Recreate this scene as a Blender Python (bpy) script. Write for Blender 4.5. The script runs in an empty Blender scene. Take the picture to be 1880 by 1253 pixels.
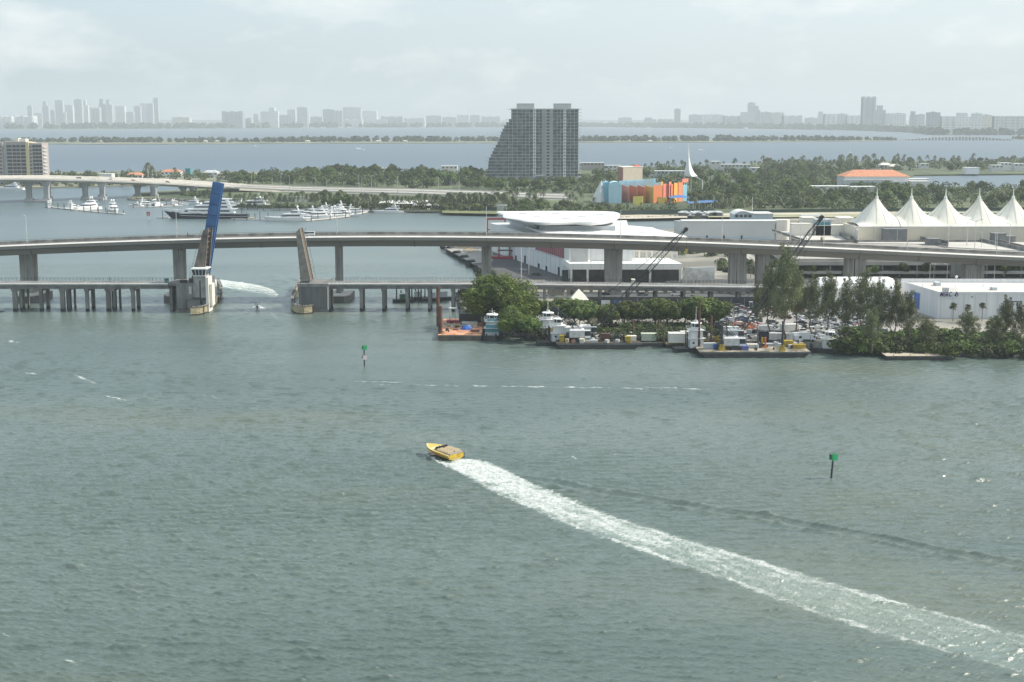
import bpy, math, random
from mathutils import Vector, Matrix
R = math.radians
C = bpy.context.scene.collection
# ------------------------------------------------------------ camera, sky, sun, exposure
H, F, HZ = 75.0, 2600.0, 218.0                 # camera height, focal length in photo pixels, horizon row
PITCH = math.atan((626.5 - HZ) / F)
cp, sp = math.cos(PITCH), math.sin(PITCH)
cam_d = bpy.data.cameras.new('camera'); cam = bpy.data.objects.new('camera', cam_d); C.objects.link(cam)
cam_d.sensor_width = 36; cam_d.lens = F / 1880 * 36; cam_d.clip_start = 1; cam_d.clip_end = 60000
cam.location = (0, 0, H); cam.rotation_euler = (math.pi / 2 - PITCH, 0, 0)
sc = bpy.context.scene; sc.camera = cam
DEN = True
sc.view_settings.view_transform = 'Standard'; sc.view_settings.look = 'None'
sc.cycles.use_denoising = DEN
sc.view_settings.gamma = 1; sc.view_settings.exposure = 0.38
SUN_AZ, SUN_EL = 8.0, 43.0                    # degrees: from +x towards +y, and above the horizon
sv = Vector((math.cos(R(SUN_AZ)) * math.cos(R(SUN_EL)), math.sin(R(SUN_AZ)) * math.cos(R(SUN_EL)), math.sin(R(SUN_EL))))
sl = bpy.data.lights.new('sun', 'SUN'); sl.energy = 4.2; sl.angle = R(0.6); sl.color = (1.0, 0.94, 0.84)
so = bpy.data.objects.new('sun', sl); C.objects.link(so); so.location = (300, 200, 400)
so.rotation_euler = sv.to_track_quat('Z', 'Y').to_euler()
w = bpy.data.worlds.new('World'); sc.world = w; w.use_nodes = True
wn = w.node_tree; wn.nodes.clear()
def wnode(t, **k):
    n = wn.nodes.new(t)
    for a, b in k.items(): setattr(n, a, b)
    return n
wo = wnode('ShaderNodeOutputWorld'); wb = wnode('ShaderNodeBackground')
sky = wnode('ShaderNodeTexSky'); sky.sky_type = 'NISHITA'; sky.sun_disc = False
sky.sun_elevation = R(SUN_EL); sky.sun_rotation = R(90 - SUN_AZ); sky.altitude = 0
sky.air_density = 1.0; sky.dust_density = 3.2; sky.ozone_density = 1.6
wb.inputs['Strength'].default_value = 0.15
tc = wnode('ShaderNodeTexCoord'); mp = wnode('ShaderNodeMapping'); mp.inputs['Scale'].default_value = (1, 1, 2.4)
mp.inputs['Location'].default_value = (0.37, 0.1, 0.08)
n1 = wnode('ShaderNodeTexNoise'); n1.inputs['Scale'].default_value = 9.0; n1.inputs['Detail'].default_value = 7; n1.inputs['Roughness'].default_value = 0.55
cr = wnode('ShaderNodeValToRGB'); cr.color_ramp.elements[0].position = 0.52; cr.color_ramp.elements[0].color = (0, 0, 0, 1)
cr.color_ramp.elements[1].position = 0.72; cr.color_ramp.elements[1].color = (0.55, 0.55, 0.55, 1)
mx = wnode('ShaderNodeMix'); mx.data_type = 'RGBA'; mx.inputs[7].default_value = (5.75, 5.75, 5.65, 1)
haz = wnode('ShaderNodeMix'); haz.data_type = 'RGBA'; haz.inputs[0].default_value = 0.55; haz.inputs[7].default_value = (3.75, 4.72, 5.3, 1)
wl = wn.links.new
wl(tc.outputs['Generated'], mp.inputs['Vector']); wl(mp.outputs['Vector'], n1.inputs['Vector'])
sx_ = wnode('ShaderNodeSeparateXYZ'); wl(tc.outputs['Generated'], sx_.inputs[0])
mrs = wnode('ShaderNodeMapRange'); mrs.inputs['From Min'].default_value = -0.32; mrs.inputs['From Max'].default_value = 0.12; mrs.inputs['To Min'].default_value = 0.02; mrs.inputs['To Max'].default_value = 0.20
adc = wnode('ShaderNodeMath'); adc.operation = 'ADD'; wl(sx_.outputs['X'], mrs.inputs['Value']); wl(mrs.outputs['Result'], adc.inputs[0]); adc.use_clamp = True; wl(n1.outputs['Fac'], cr.inputs['Fac']); wl(cr.outputs['Color'], adc.inputs[1]); wl(adc.outputs[0], mx.inputs[0])
wl(sky.outputs['Color'], haz.inputs[6]); wl(haz.outputs[2], mx.inputs[6]); wl(mx.outputs[2], wb.inputs['Color']); wl(wb.outputs['Background'], wo.inputs['Surface'])

# ------------------------------------------------------------ photo pixel -> world point on a given height or at a given distance
def ray(px, py):
    u, v = (px - 940) / F, (626.5 - py) / F
    return Vector((u, cp + v * sp, -sp + v * cp))
def at(px, py, z=0.0):
    d = ray(px, py); t = (z - H) / d.z
    return Vector((d.x * t, d.y * t, z))
def P(px, py, Y):
    d = ray(px, py); t = Y / d.y
    return Vector((d.x * t, Y, H + d.z * t))
def X(px, Y, z=0.0):                            # x of photo column px at distance Y and height z
    return (px - 940) / F * (Y * cp + (H - z) * sp)
def Z(py, Y): return P(940, py, Y).z
def YG(py, z=0.0): return at(940, py, z).y

# ------------------------------------------------------------ materials
MATS = {}
def mat(name, col, rough=0.8, var=0.12, scale=0.25, metal=0.0, bump=0.0, col2=None, spec=0.5, coord='Object', detail=4, sc3=(1, 1, 1), lo=0.35, hi=0.65, trans=0.0, rand=0.0):
    if name in MATS: return MATS[name]
    m = bpy.data.materials.new(name); m.use_nodes = True; nt = m.node_tree; b = nt.nodes['Principled BSDF']
    b.inputs['Roughness'].default_value = rough; b.inputs['Metallic'].default_value = metal
    b.inputs['Specular IOR Level'].default_value = spec
    tcn = nt.nodes.new('ShaderNodeTexCoord'); mpn = nt.nodes.new('ShaderNodeMapping'); mpn.inputs['Scale'].default_value = sc3
    nz = nt.nodes.new('ShaderNodeTexNoise'); nz.inputs['Scale'].default_value = scale; nz.inputs['Detail'].default_value = detail
    rp = nt.nodes.new('ShaderNodeValToRGB')
    c2 = col2 if col2 else tuple(min(1, c * (1 + var)) for c in col)
    c1 = col if col2 else tuple(c * (1 - var) for c in col)
    rp.color_ramp.elements[0].position = lo; rp.color_ramp.elements[1].position = hi
    rp.color_ramp.elements[0].color = (*c1, 1); rp.color_ramp.elements[1].color = (*c2, 1)
    L = nt.links.new
    L(tcn.outputs[coord], mpn.inputs['Vector']); L(mpn.outputs['Vector'], nz.inputs['Vector']); L(nz.outputs['Fac'], rp.inputs['Fac'])
    out = rp.outputs['Color']
    if rand > 0:
        oi = nt.nodes.new('ShaderNodeObjectInfo'); hs = nt.nodes.new('ShaderNodeHueSaturation')
        mr = nt.nodes.new('ShaderNodeMapRange'); mr.inputs['To Min'].default_value = 1 - rand; mr.inputs['To Max'].default_value = 1 + rand
        L(oi.outputs['Random'], mr.inputs['Value']); L(mr.outputs['Result'], hs.inputs['Value'])
        mh = nt.nodes.new('ShaderNodeMapRange'); mh.inputs['To Min'].default_value = 0.485; mh.inputs['To Max'].default_value = 0.52
        L(oi.outputs['Random'], mh.inputs['Value']); L(mh.outputs['Result'], hs.inputs['Hue'])
        L(out, hs.inputs['Color']); out = hs.outputs['Color']
    L(out, b.inputs['Base Color'])
    if bump > 0:
        bp = nt.nodes.new('ShaderNodeBump'); bp.inputs['Strength'].default_value = bump; bp.inputs['Distance'].default_value = 0.1
        L(nz.outputs['Fac'], bp.inputs['Height']); L(bp.outputs['Normal'], b.inputs['Normal'])
    if trans > 0:
        tr = nt.nodes.new('ShaderNodeBsdfTranslucent'); ms = nt.nodes.new('ShaderNodeMixShader'); ms.inputs[0].default_value = trans
        L(out, tr.inputs['Color']); L(b.outputs['BSDF'], ms.inputs[1]); L(tr.outputs['BSDF'], ms.inputs[2])
        L(ms.outputs['Shader'], nt.nodes['Material Output'].inputs['Surface'])
    MATS[name] = m; return m
conc = mat('concrete', (0.30, 0.285, 0.255), 0.9, scale=0.15, col2=(0.40, 0.38, 0.345), sc3=(1, 1, 2.5), detail=8)
conc_l = mat('pale_concrete', (0.50, 0.475, 0.43), 0.85, scale=0.2, col2=(0.60, 0.575, 0.52), detail=6)
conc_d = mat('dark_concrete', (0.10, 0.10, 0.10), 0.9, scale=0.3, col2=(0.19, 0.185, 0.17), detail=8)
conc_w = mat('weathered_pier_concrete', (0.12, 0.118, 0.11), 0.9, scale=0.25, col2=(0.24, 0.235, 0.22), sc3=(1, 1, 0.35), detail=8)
asph = mat('asphalt', (0.055, 0.055, 0.058), 0.9, scale=0.05, col2=(0.095, 0.092, 0.09), detail=8)
asph_l = mat('sun_bleached_asphalt', (0.25, 0.235, 0.21), 0.9, scale=0.03, col2=(0.34, 0.32, 0.285), detail=8)
road_p = mat('pale_road_concrete', (0.42, 0.395, 0.34), 0.9, scale=0.02, col2=(0.52, 0.49, 0.43), detail=8)
sand = mat('sand', (0.38, 0.33, 0.25), 0.95, scale=0.06, col2=(0.52, 0.46, 0.36), detail=8)
grassm = mat('grass', (0.10, 0.13, 0.045), 0.95, scale=0.04, col2=(0.20, 0.20, 0.09), detail=8)
soil = mat('dark_bank_soil', (0.05, 0.055, 0.035), 0.95, scale=0.3, col2=(0.12, 0.115, 0.08), detail=8)
white = mat('white_paint', (0.72, 0.72, 0.70), 0.45, var=0.05, scale=0.4)
white_d = mat('worn_white_paint', (0.42, 0.43, 0.42), 0.6, scale=0.5, col2=(0.66, 0.66, 0.64), detail=8)
gel = mat('white_gelcoat', (0.78, 0.78, 0.77), 0.25, var=0.03, scale=0.5)
navy = mat('navy_hull_paint', (0.012, 0.018, 0.035), 0.2, var=0.1)
black = mat('black_rubber', (0.015, 0.016, 0.017), 0.7, var=0.3, scale=1.0)
blackp = mat('black_hull_paint', (0.022, 0.026, 0.03), 0.5, scale=0.6, col2=(0.05, 0.045, 0.042), detail=8)
glass = mat('dark_window_glass', (0.03, 0.04, 0.05), 0.12, var=0.3, scale=0.6)
glass_g = mat('grey_green_tower_glass', (0.04, 0.055, 0.065), 0.3, scale=0.25, col2=(0.16, 0.19, 0.205), detail=6, lo=0.4, hi=0.6)
rust = mat('rusty_steel_deck', (0.36, 0.15, 0.075), 0.85, scale=0.35, col2=(0.62, 0.33, 0.20), detail=9)
rust_d = mat('dark_rusty_pile', (0.06, 0.028, 0.02), 0.8, scale=0.5, col2=(0.16, 0.07, 0.045), detail=8)
bluem = mat('blue_bridge_paint', (0.022, 0.10, 0.26), 0.55, scale=0.3, col2=(0.04, 0.145, 0.34), detail=6)
leafst = mat('brown_steel_leaf', (0.10, 0.085, 0.07), 0.8, scale=0.4, col2=(0.22, 0.19, 0.16), detail=8)
leafdk = mat('roadway_grating', (0.07, 0.06, 0.05), 0.8, scale=1.2, col2=(0.17, 0.12, 0.08), detail=8)
wood = mat('weathered_timber', (0.30, 0.25, 0.15), 0.9, scale=0.8, col2=(0.50, 0.44, 0.28), sc3=(1, 1, 6), detail=6)
wood_d = mat('dark_wet_timber', (0.03, 0.028, 0.022), 0.8, scale=0.8, col2=(0.075, 0.068, 0.05), detail=6)
yellow = mat('yellow_hull_gelcoat', (0.62, 0.43, 0.07), 0.3, var=0.08, scale=0.4)
yellow_s = mat('yellow_machine_paint', (0.42, 0.29, 0.03), 0.6, var=0.3, scale=0.8)
cream = mat('cream_fabric', (0.70, 0.675, 0.57), 0.8, scale=0.08, col2=(0.78, 0.755, 0.66), detail=4)
creamw = mat('cream_stucco', (0.66, 0.63, 0.55), 0.85, scale=0.06, col2=(0.72, 0.69, 0.61), detail=6)
greywall = mat('pale_grey_wall', (0.42, 0.45, 0.46), 0.8, scale=0.1, col2=(0.52, 0.55, 0.56), detail=6)
steel = mat('galvanised_steel', (0.42, 0.43, 0.43), 0.5, var=0.12, metal=0.4)
dksteel = mat('dark_steel', (0.03, 0.032, 0.036), 0.55, var=0.3, scale=1.0)
red = mat('red_steel_paint', (0.33, 0.035, 0.05), 0.5, var=0.2)
green = mat('green_reflective_panel', (0.02, 0.36, 0.12), 0.5, var=0.1)
green_d = mat('dark_green_panel', (0.02, 0.13, 0.07), 0.5, var=0.1)
terra = mat('terracotta_tiles', (0.48, 0.19, 0.10), 0.85, scale=0.2, col2=(0.60, 0.27, 0.15), sc3=(4, 1, 1), detail=6)
barkm = mat('bark', (0.09, 0.07, 0.05), 0.9, scale=1.5, col2=(0.16, 0.13, 0.10), detail=6)
palmbark = mat('palm_bark', (0.22, 0.20, 0.17), 0.9, scale=1.5, col2=(0.32, 0.29, 0.25), detail=6)
leaf_a = mat('broad_leaf', (0.030, 0.060, 0.016), 0.65, scale=0.30, col2=(0.16, 0.205, 0.05), detail=3, coord='Object', trans=0.25, rand=0.42, spec=0.25)
leaf_y = mat('bright_leaf', (0.040, 0.075, 0.014), 0.6, scale=0.20, col2=(0.175, 0.25, 0.045), detail=4, trans=0.3, rand=0.1, spec=0.25)
leaf_c = mat('needle_foliage', (0.080, 0.095, 0.048), 0.8, scale=0.3, col2=(0.20, 0.215, 0.11), detail=4, trans=0.2, rand=0.2, spec=0.1)
leaf_p = mat('palm_leaf', (0.045, 0.065, 0.025), 0.55, scale=0.5, col2=(0.12, 0.145, 0.06), detail=3, trans=0.25, rand=0.2, spec=0.3)
rockm = mat('rock', (0.10, 0.10, 0.09), 0.9, scale=0.6, col2=(0.26, 0.25, 0.22), detail=8)
tealp = mat('teal_paint', (0.06, 0.24, 0.28), 0.5, var=0.12)
orange = mat('orange_paint', (0.62, 0.17, 0.05), 0.6, var=0.2)
bluetarp = mat('blue_tarp', (0.03, 0.12, 0.42), 0.6, var=0.2)

def tide_stain(m, top=1.1):                      # weed and damp up to the high water line
    nt = m.node_tree; b = nt.nodes['Principled BSDF']; src = b.inputs['Base Color'].links[0].from_socket; N, L = nt.nodes.new, nt.links.new
    tcn = N('ShaderNodeTexCoord'); s = N('ShaderNodeSeparateXYZ'); nz = N('ShaderNodeTexNoise'); nz.inputs['Scale'].default_value = 0.9; a = N('ShaderNodeMath'); a.operation = 'ADD'
    r = N('ShaderNodeMapRange'); r.inputs['From Min'].default_value = top + 0.25; r.inputs['From Max'].default_value = top + 0.75; mx_ = N('ShaderNodeMix'); mx_.data_type = 'RGBA'
    L(tcn.outputs['Object'], s.inputs[0]); L(tcn.outputs['Object'], nz.inputs['Vector']); L(s.outputs['Z'], a.inputs[0]); L(nz.outputs['Fac'], a.inputs[1]); L(a.outputs[0], r.inputs['Value'])
    L(r.outputs['Result'], mx_.inputs[0]); mx_.inputs[6].default_value = (0.022, 0.026, 0.020, 1); L(src, mx_.inputs[7]); L(mx_.outputs[2], b.inputs['Base Color'])
tide_stain(conc_w)
# ------------------------------------------------------------ mesh helpers
class MB:
    def __init__(s): s.v = []; s.f = []; s.m = []; s.k = 0
    def add(s, vs, fs):
        o = len(s.v); s.v += [tuple(v) for v in vs]
        for f in fs: s.f.append(tuple(i + o for i in f)); s.m.append(s.k)
        return s
    def box(s, x0, y0, z0, x1, y1, z1):
        return s.add([(x0, y0, z0), (x1, y0, z0), (x1, y1, z0), (x0, y1, z0), (x0, y0, z1), (x1, y0, z1), (x1, y1, z1), (x0, y1, z1)],
                     [(0, 3, 2, 1), (4, 5, 6, 7), (0, 1, 5, 4), (1, 2, 6, 5), (2, 3, 7, 6), (3, 0, 4, 7)])
    def prism(s, poly, z0, z1, top=None):          # poly anticlockwise [(x, y)]; top: another polygon of the same length
        n = len(poly); tp = top or poly
        vs = [(x, y, z0) for x, y in poly] + [(x, y, z1) for x, y in tp]
        return s.add(vs, [tuple(range(n))[::-1], tuple(range(n, 2 * n))] + [(i, (i + 1) % n, (i + 1) % n + n, i + n) for i in range(n)])
    def rbox(s, cx, cy, z0, z1, lx, ly, a=0):      # box turned by a about its centre
        c, q = math.cos(a), math.sin(a)
        return s.prism([(cx + c * x - q * y, cy + q * x + c * y) for x, y in ((-lx / 2, -ly / 2), (lx / 2, -ly / 2), (lx / 2, ly / 2), (-lx / 2, ly / 2))], z0, z1)
    def tube(s, p0, p1, r0, r1=None, n=6, cap=True):
        r1 = r0 if r1 is None else r1; p0, p1 = Vector(p0), Vector(p1); d = (p1 - p0)
        if d.length < 1e-6: return s
        d.normalize(); a = d.orthogonal().normalized(); b = d.cross(a); vs = []
        for p, r in ((p0, r0), (p1, r1)):
            for i in range(n):
                t = 2 * math.pi * i / n; vs.append(p + a * (r * math.cos(t)) + b * (r * math.sin(t)))
        fs = [(i, (i + 1) % n, (i + 1) % n + n, i + n) for i in range(n)]
        if cap: fs += [tuple(range(n))[::-1], tuple(range(n, 2 * n))]
        return s.add(vs, fs)
    def bar(s, p0, p1, w, h=None):                 # square bar between two points, upright
        h = h or w; p0, p1 = Vector(p0), Vector(p1); d = (p1 - p0).normalized()
        a = d.cross(Vector((0, 0, 1)))
        if a.length < 1e-3: a = Vector((1, 0, 0))
        a.normalize(); b = a.cross(d); vs = []
        for p in (p0, p1):
            for i, j in ((-1, -1), (1, -1), (1, 1), (-1, 1)): vs.append(p + a * (i * w / 2) + b * (j * h / 2))
        return s.add(vs, [(0, 1, 2, 3), (7, 6, 5, 4), (0, 4, 5, 1), (1, 5, 6, 2), (2, 6, 7, 3), (3, 7, 4, 0)])
    def loft(s, rings, cap=True, closed=True):     # rings of equal length
        n = len(rings[0]); vs = [p for r in rings for p in r]; fs = []
        for k in range(len(rings) - 1):
            for i in range(n if closed else n - 1):
                j = (i + 1) % n; fs.append((k * n + i, k * n + j, (k + 1) * n + j, (k + 1) * n + i))
        if cap: fs += [tuple(range(n))[::-1], tuple(range((len(rings) - 1) * n, len(rings) * n))]
        return s.add(vs, fs)
    def ball(s, c, r, sub=(8, 5), sq=1.0):
        a, b = sub; rings = []
        for i in range(b + 1):
            t = math.pi * i / b; rr = max(r * math.sin(t), 0.001)
            rings.append([(c[0] + rr * math.cos(2 * math.pi * k / a), c[1] + rr * math.sin(2 * math.pi * k / a), c[2] - r * sq * math.cos(t)) for k in range(a)])
        return s.loft(rings)
    def build(s, name, ms, parent=None, smooth=False, off=None):
        me = bpy.data.meshes.new(name)
        o = off if off is not None else (0, 0, 0)
        me.from_pydata([(v[0] - o[0], v[1] - o[1], v[2] - o[2]) for v in s.v], [], s.f)
        ms = ms if isinstance(ms, (list, tuple)) else [ms]
        for m in ms: me.materials.append(m)
        if len(ms) > 1: me.polygons.foreach_set('material_index', s.m)
        if smooth: me.polygons.foreach_set('use_smooth', [True] * len(me.polygons))
        me.update()
        ob = bpy.data.objects.new(name, me); C.objects.link(ob)
        if parent is not None: ob.parent = parent
        return ob
def tag(o, label, cat, group=None):
    o['label'] = label; o['category'] = cat
    if group: o['group'] = group
    return o
def thing(name, label, cat, loc=(0, 0, 0), rz=0.0, group=None):
    o = bpy.data.objects.new(name, None); C.objects.link(o); o.location = loc; o.rotation_euler = (0, 0, rz)
    return tag(o, label, cat, group)
class W:                                            # collects parts given in world coordinates for one thing placed at loc
    def __init__(s, name, label, cat, loc, group=None): s.o = thing(name, label, cat, loc, 0, group); s.loc = loc
    def part(s, name, mb, m, smooth=False, parent=None): return mb.build(name, m, parent or s.o, smooth, s.loc)
def single(name, mb, m, label, cat, loc, group=None, smooth=False):
    o = mb.build(name, m, None, smooth, loc); o.location = loc; return tag(o, label, cat, group)
def struct(name, mb, m, kind='structure', smooth=False):
    o = mb.build(name, m, None, smooth); o['kind'] = kind; return o
def dup(src, loc, rz=0.0, label=None, group=None, scale=None):
    r = src.copy(); C.objects.link(r); r.location = loc; r.rotation_euler = (0, 0, rz)
    if scale: r.scale = scale if isinstance(scale, tuple) else (scale,) * 3
    if label: r['label'] = label
    if group: r['group'] = group
    for ch in list(src.children):
        c = ch.copy(); C.objects.link(c); c.parent = r
        for g in ch.children:
            d = g.copy(); C.objects.link(d); d.parent = c
    return r
def put(src, used, loc, rz=0.0, label=None, group=None, scale=None):   # the first call moves the source itself, later ones copy it
    if not used.get(src.name):
        used[src.name] = True; src.location = loc; src.rotation_euler = (0, 0, rz)
        if scale: src.scale = scale if isinstance(scale, tuple) else (scale,) * 3
        if label: src['label'] = label
        if group: src['group'] = group
        return src
    return dup(src, loc, rz, label, group, scale)
USED = {}
import numpy as np
# ------------------------------------------------------------ the water: one sheet with real waves, foam cover and churned water as attributes
def water_mat():
    m = bpy.data.materials.new('bay_water'); m.use_nodes = True; nt = m.node_tree; b = nt.nodes['Principled BSDF']; L = nt.links.new
    N = nt.nodes.new; tcn = N('ShaderNodeTexCoord')
    def noise(sx, sy, rot, detail, rough=0.55, dist=0.0):
        mpn = N('ShaderNodeMapping'); mpn.inputs['Scale'].default_value = (sx, sy, 1); mpn.inputs['Rotation'].default_value = (0, 0, R(rot))
        nz = N('ShaderNodeTexNoise'); nz.inputs['Scale'].default_value = 1; nz.inputs['Detail'].default_value = detail; nz.inputs['Roughness'].default_value = rough
        nz.inputs['Distortion'].default_value = dist
        L(tcn.outputs['Object'], mpn.inputs['Vector']); L(mpn.outputs['Vector'], nz.inputs['Vector']); return nz.outputs['Fac']
    def mr(x, a, b_, c=0.0, d=1.0, t='LINEAR'):
        n = N('ShaderNodeMapRange'); n.interpolation_type = t
        for k, q in zip(('From Min', 'From Max', 'To Min', 'To Max'), (a, b_, c, d)): n.inputs[k].default_value = q
        L(x, n.inputs['Value']); return n.outputs['Result']
    bp = N('ShaderNodeBump'); bp.inputs['Strength'].default_value = 0.3; bp.inputs['Distance'].default_value = 0.5
    L(noise(0.8, 1.7, 8, 5, 0.65, 0.5), bp.inputs['Height']); L(bp.outputs['Normal'], b.inputs['Normal'])
    c1 = N('ShaderNodeMix'); c1.data_type = 'RGBA'; c1.inputs[6].default_value = (0.066, 0.100, 0.086, 1); c1.inputs[7].default_value = (0.116, 0.152, 0.135, 1)
    L(mr(noise(0.004, 0.012, 12, 5), 0.35, 0.65), c1.inputs[0])
    c2 = N('ShaderNodeMix'); c2.data_type = 'RGBA'; c2.inputs[7].default_value = (0.15, 0.16, 0.10, 1)     # sandy shoals stirred up
    L(mr(noise(0.008, 0.016, -15, 3), 0.52, 0.78, 0, 0.6), c2.inputs[0]); L(c1.outputs[2], c2.inputs[6])
    sxy = N('ShaderNodeSeparateXYZ'); L(tcn.outputs['Object'], sxy.inputs[0])
    a2 = N('ShaderNodeAttribute'); a2.attribute_name = 'churn'
    c3 = N('ShaderNodeMix'); c3.data_type = 'RGBA'; c3.inputs[7].default_value = (0.36, 0.44, 0.40, 1); L(a2.outputs['Fac'], c3.inputs[0]); L(c2.outputs[2], c3.inputs[6])
    c4 = N('ShaderNodeMix'); c4.data_type = 'RGBA'; c4.inputs[7].default_value = (0.085, 0.125, 0.160, 1); L(mr(sxy.outputs['Y'], 650, 1900), c4.inputs[0]); L(c3.outputs[2], c4.inputs[6])   # base colour turns bluer towards the far bay
    L(c4.outputs[2], b.inputs['Base Color']); L(mr(sxy.outputs['Y'], 700, 2600, 0.27, 0.55), b.inputs['Roughness'])   # the open bay beyond the causeways is wind roughened
    b.inputs['IOR'].default_value = 1.5
    fo = N('ShaderNodeBsdfDiffuse'); fc = N('ShaderNodeMix'); fc.data_type = 'RGBA'; fc.inputs[6].default_value = (0.36, 0.43, 0.40, 1); fc.inputs[7].default_value = (0.70, 0.72, 0.69, 1)
    L(mr(noise(0.9, 1.8, 30, 8, 0.75, 0.5), 0.36, 0.56), fc.inputs[0]); L(fc.outputs[2], fo.inputs['Color']); bf = N('ShaderNodeBump'); bf.inputs['Distance'].default_value = 0.7; L(noise(0.7, 1.5, 30, 7, 0.7, 0.4), bf.inputs['Height']); L(bf.outputs['Normal'], fo.inputs['Normal'])
    a1 = N('ShaderNodeAttribute'); a1.attribute_name = 'dens'
    s1 = N('ShaderNodeMath'); s1.operation = 'ADD'; L(noise(0.55, 0.9, 38, 9, 0.7, 0.8), s1.inputs[0]); L(a1.outputs['Fac'], s1.inputs[1])
    m2 = N('ShaderNodeMixShader'); L(mr(s1.outputs[0], 0.88, 1.30, 0, 1, 'SMOOTHSTEP'), m2.inputs[0]); L(b.outputs[0], m2.inputs[1]); L(fo.outputs[0], m2.inputs[2])
    L(m2.outputs[0], nt.nodes['Material Output'].inputs['Surface']); return m
FO = []
def foam(up, lo, dens, churn, hgt=0.0):
    A = [at(*p) for p in up]; B = [at(*p) for p in lo]
    def samp(Ps, t):
        t = t * (len(Ps) - 1); i = min(int(t), len(Ps) - 2); f = t - i
        p0, p1, p2, p3 = Ps[max(i - 1, 0)], Ps[i], Ps[i + 1], Ps[min(i + 2, len(Ps) - 1)]
        return 0.5 * ((2 * p1) + (p2 - p0) * f + (2 * p0 - 5 * p1 + 4 * p2 - p3) * f * f + (3 * p1 - p0 - 3 * p2 + p3) * f ** 3)
    n = 160
    FO.append((np.array([samp(A, i / n)[:2] for i in range(n + 1)]), np.array([samp(B, i / n)[:2] for i in range(n + 1)]), dens, churn, hgt))
def gz(x, c, s): return np.exp(-((x - c) / s) ** 2)
up = [(846, 840), (880, 845), (930, 860), (985, 888), (1100, 935), (1250, 983), (1400, 1028), (1560, 1075), (1720, 1116), (1900, 1163), (2080, 1208)]
lo = [(811, 855), (838, 869), (880, 892), (930, 922), (1030, 965), (1160, 1012), (1290, 1058), (1440, 1114), (1600, 1170), (1780, 1222), (1980, 1274)]
def dwake(u, v):
    core = (0.86 + 0.25 * np.clip(1 - 3 * u, 0, 1)) * np.clip(1 - u, 0, 1) ** 0.9 * (0.65 + 0.35 * np.sin(np.pi * np.minimum(1, v * 1.15)))
    top = (0.60 - 0.10 * u) * gz(v, 0.13 + 0.02 * u, 0.10) * np.where(u > 0.15, 1, 0.6)
    low = (0.54 - 0.08 * u) * gz(v, 0.90 - 0.05 * u, 0.06) * np.where(u > 0.2, 1, 0.3)
    mid = (0.50 - 0.20 * u) * gz(v, 0.4, 0.45)
    return np.maximum.reduce([core, top, low, mid]) + np.where(u < 0.55, 0.12, 0.12 - (u - 0.55) * 0.2)
foam(up, lo, dwake, lambda u, v: (0.62 - 0.40 * u) * np.minimum(1, np.minimum(5 * v, 4 * (1 - v))), hgt=0.14)
foam([(779, 831), (800, 842), (826, 850)], [(784, 838), (804, 850), (822, 860)], lambda u, v: 0.7 + 0 * u, lambda u, v: 0.2 + 0 * u, hgt=0.15)
foam([(388, 512), (420, 515), (470, 522), (500, 531), (512, 541), (505, 548)], [(388, 525), (420, 531), (455, 537), (484, 542), (494, 546), (488, 552)],
     lambda u, v: 0.95 - 0.4 * u - 0.35 * v, lambda u, v: 0.5 - 0.3 * u, hgt=0.1)
foam([(440, 575), (458, 566), (474, 561), (490, 566), (512, 586)], [(436, 580), (456, 572), (474, 571), (492, 573), (508, 590)],
     lambda u, v: 0.30 + 0.5 * gz(u, 0.5, 0.22), lambda u, v: 0.15 + 0 * u, hgt=0.2)
for i, (a, b, h, d) in enumerate([((622, 704), (1370, 716), 2.2, 0.36), ((1380, 718), (1690, 727), 1.4, 0.27), ((1130, 709), (1370, 717), 1.6, 0.42), ((132, 684), (178, 700), 9, 0.36), ((184, 724), (238, 734), 4, 0.42), ((40, 683), (78, 687), 3, 0.3), ((350, 722), (405, 730), 2.5, 0.36),
                                  ((450, 748), (500, 751), 2, 0.28), ((0, 624), (48, 628), 5, 0.33), ((1040, 834), (1066, 842), 7, 0.40), ((1100, 832), (1180, 836), 3, 0.26), ((115, 1205), (150, 1218), 14, 0.33), ((0, 1160), (22, 1166), 8, 0.30),
                                  ((355, 625), (372, 660), 3, 0.22), ((560, 590), (640, 680), 5, 0.16), ((640, 700), (760, 702), 2, 0.4)]):
    foam([(a[0], a[1]), ((a[0] + b[0]) / 2, (a[1] + b[1]) / 2 - 1.2), b], [(a[0] + 2, a[1] + h), ((a[0] + b[0]) / 2, (a[1] + b[1]) / 2 + h), (b[0] + 2, b[1] + h)],
         lambda u, v, d=d: (d + 0.22) * gz(v, 0.5, 0.45) * (0.4 + 0.6 * np.sin(np.pi * u)), lambda u, v: 0 * u, hgt=0.0)


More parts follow.
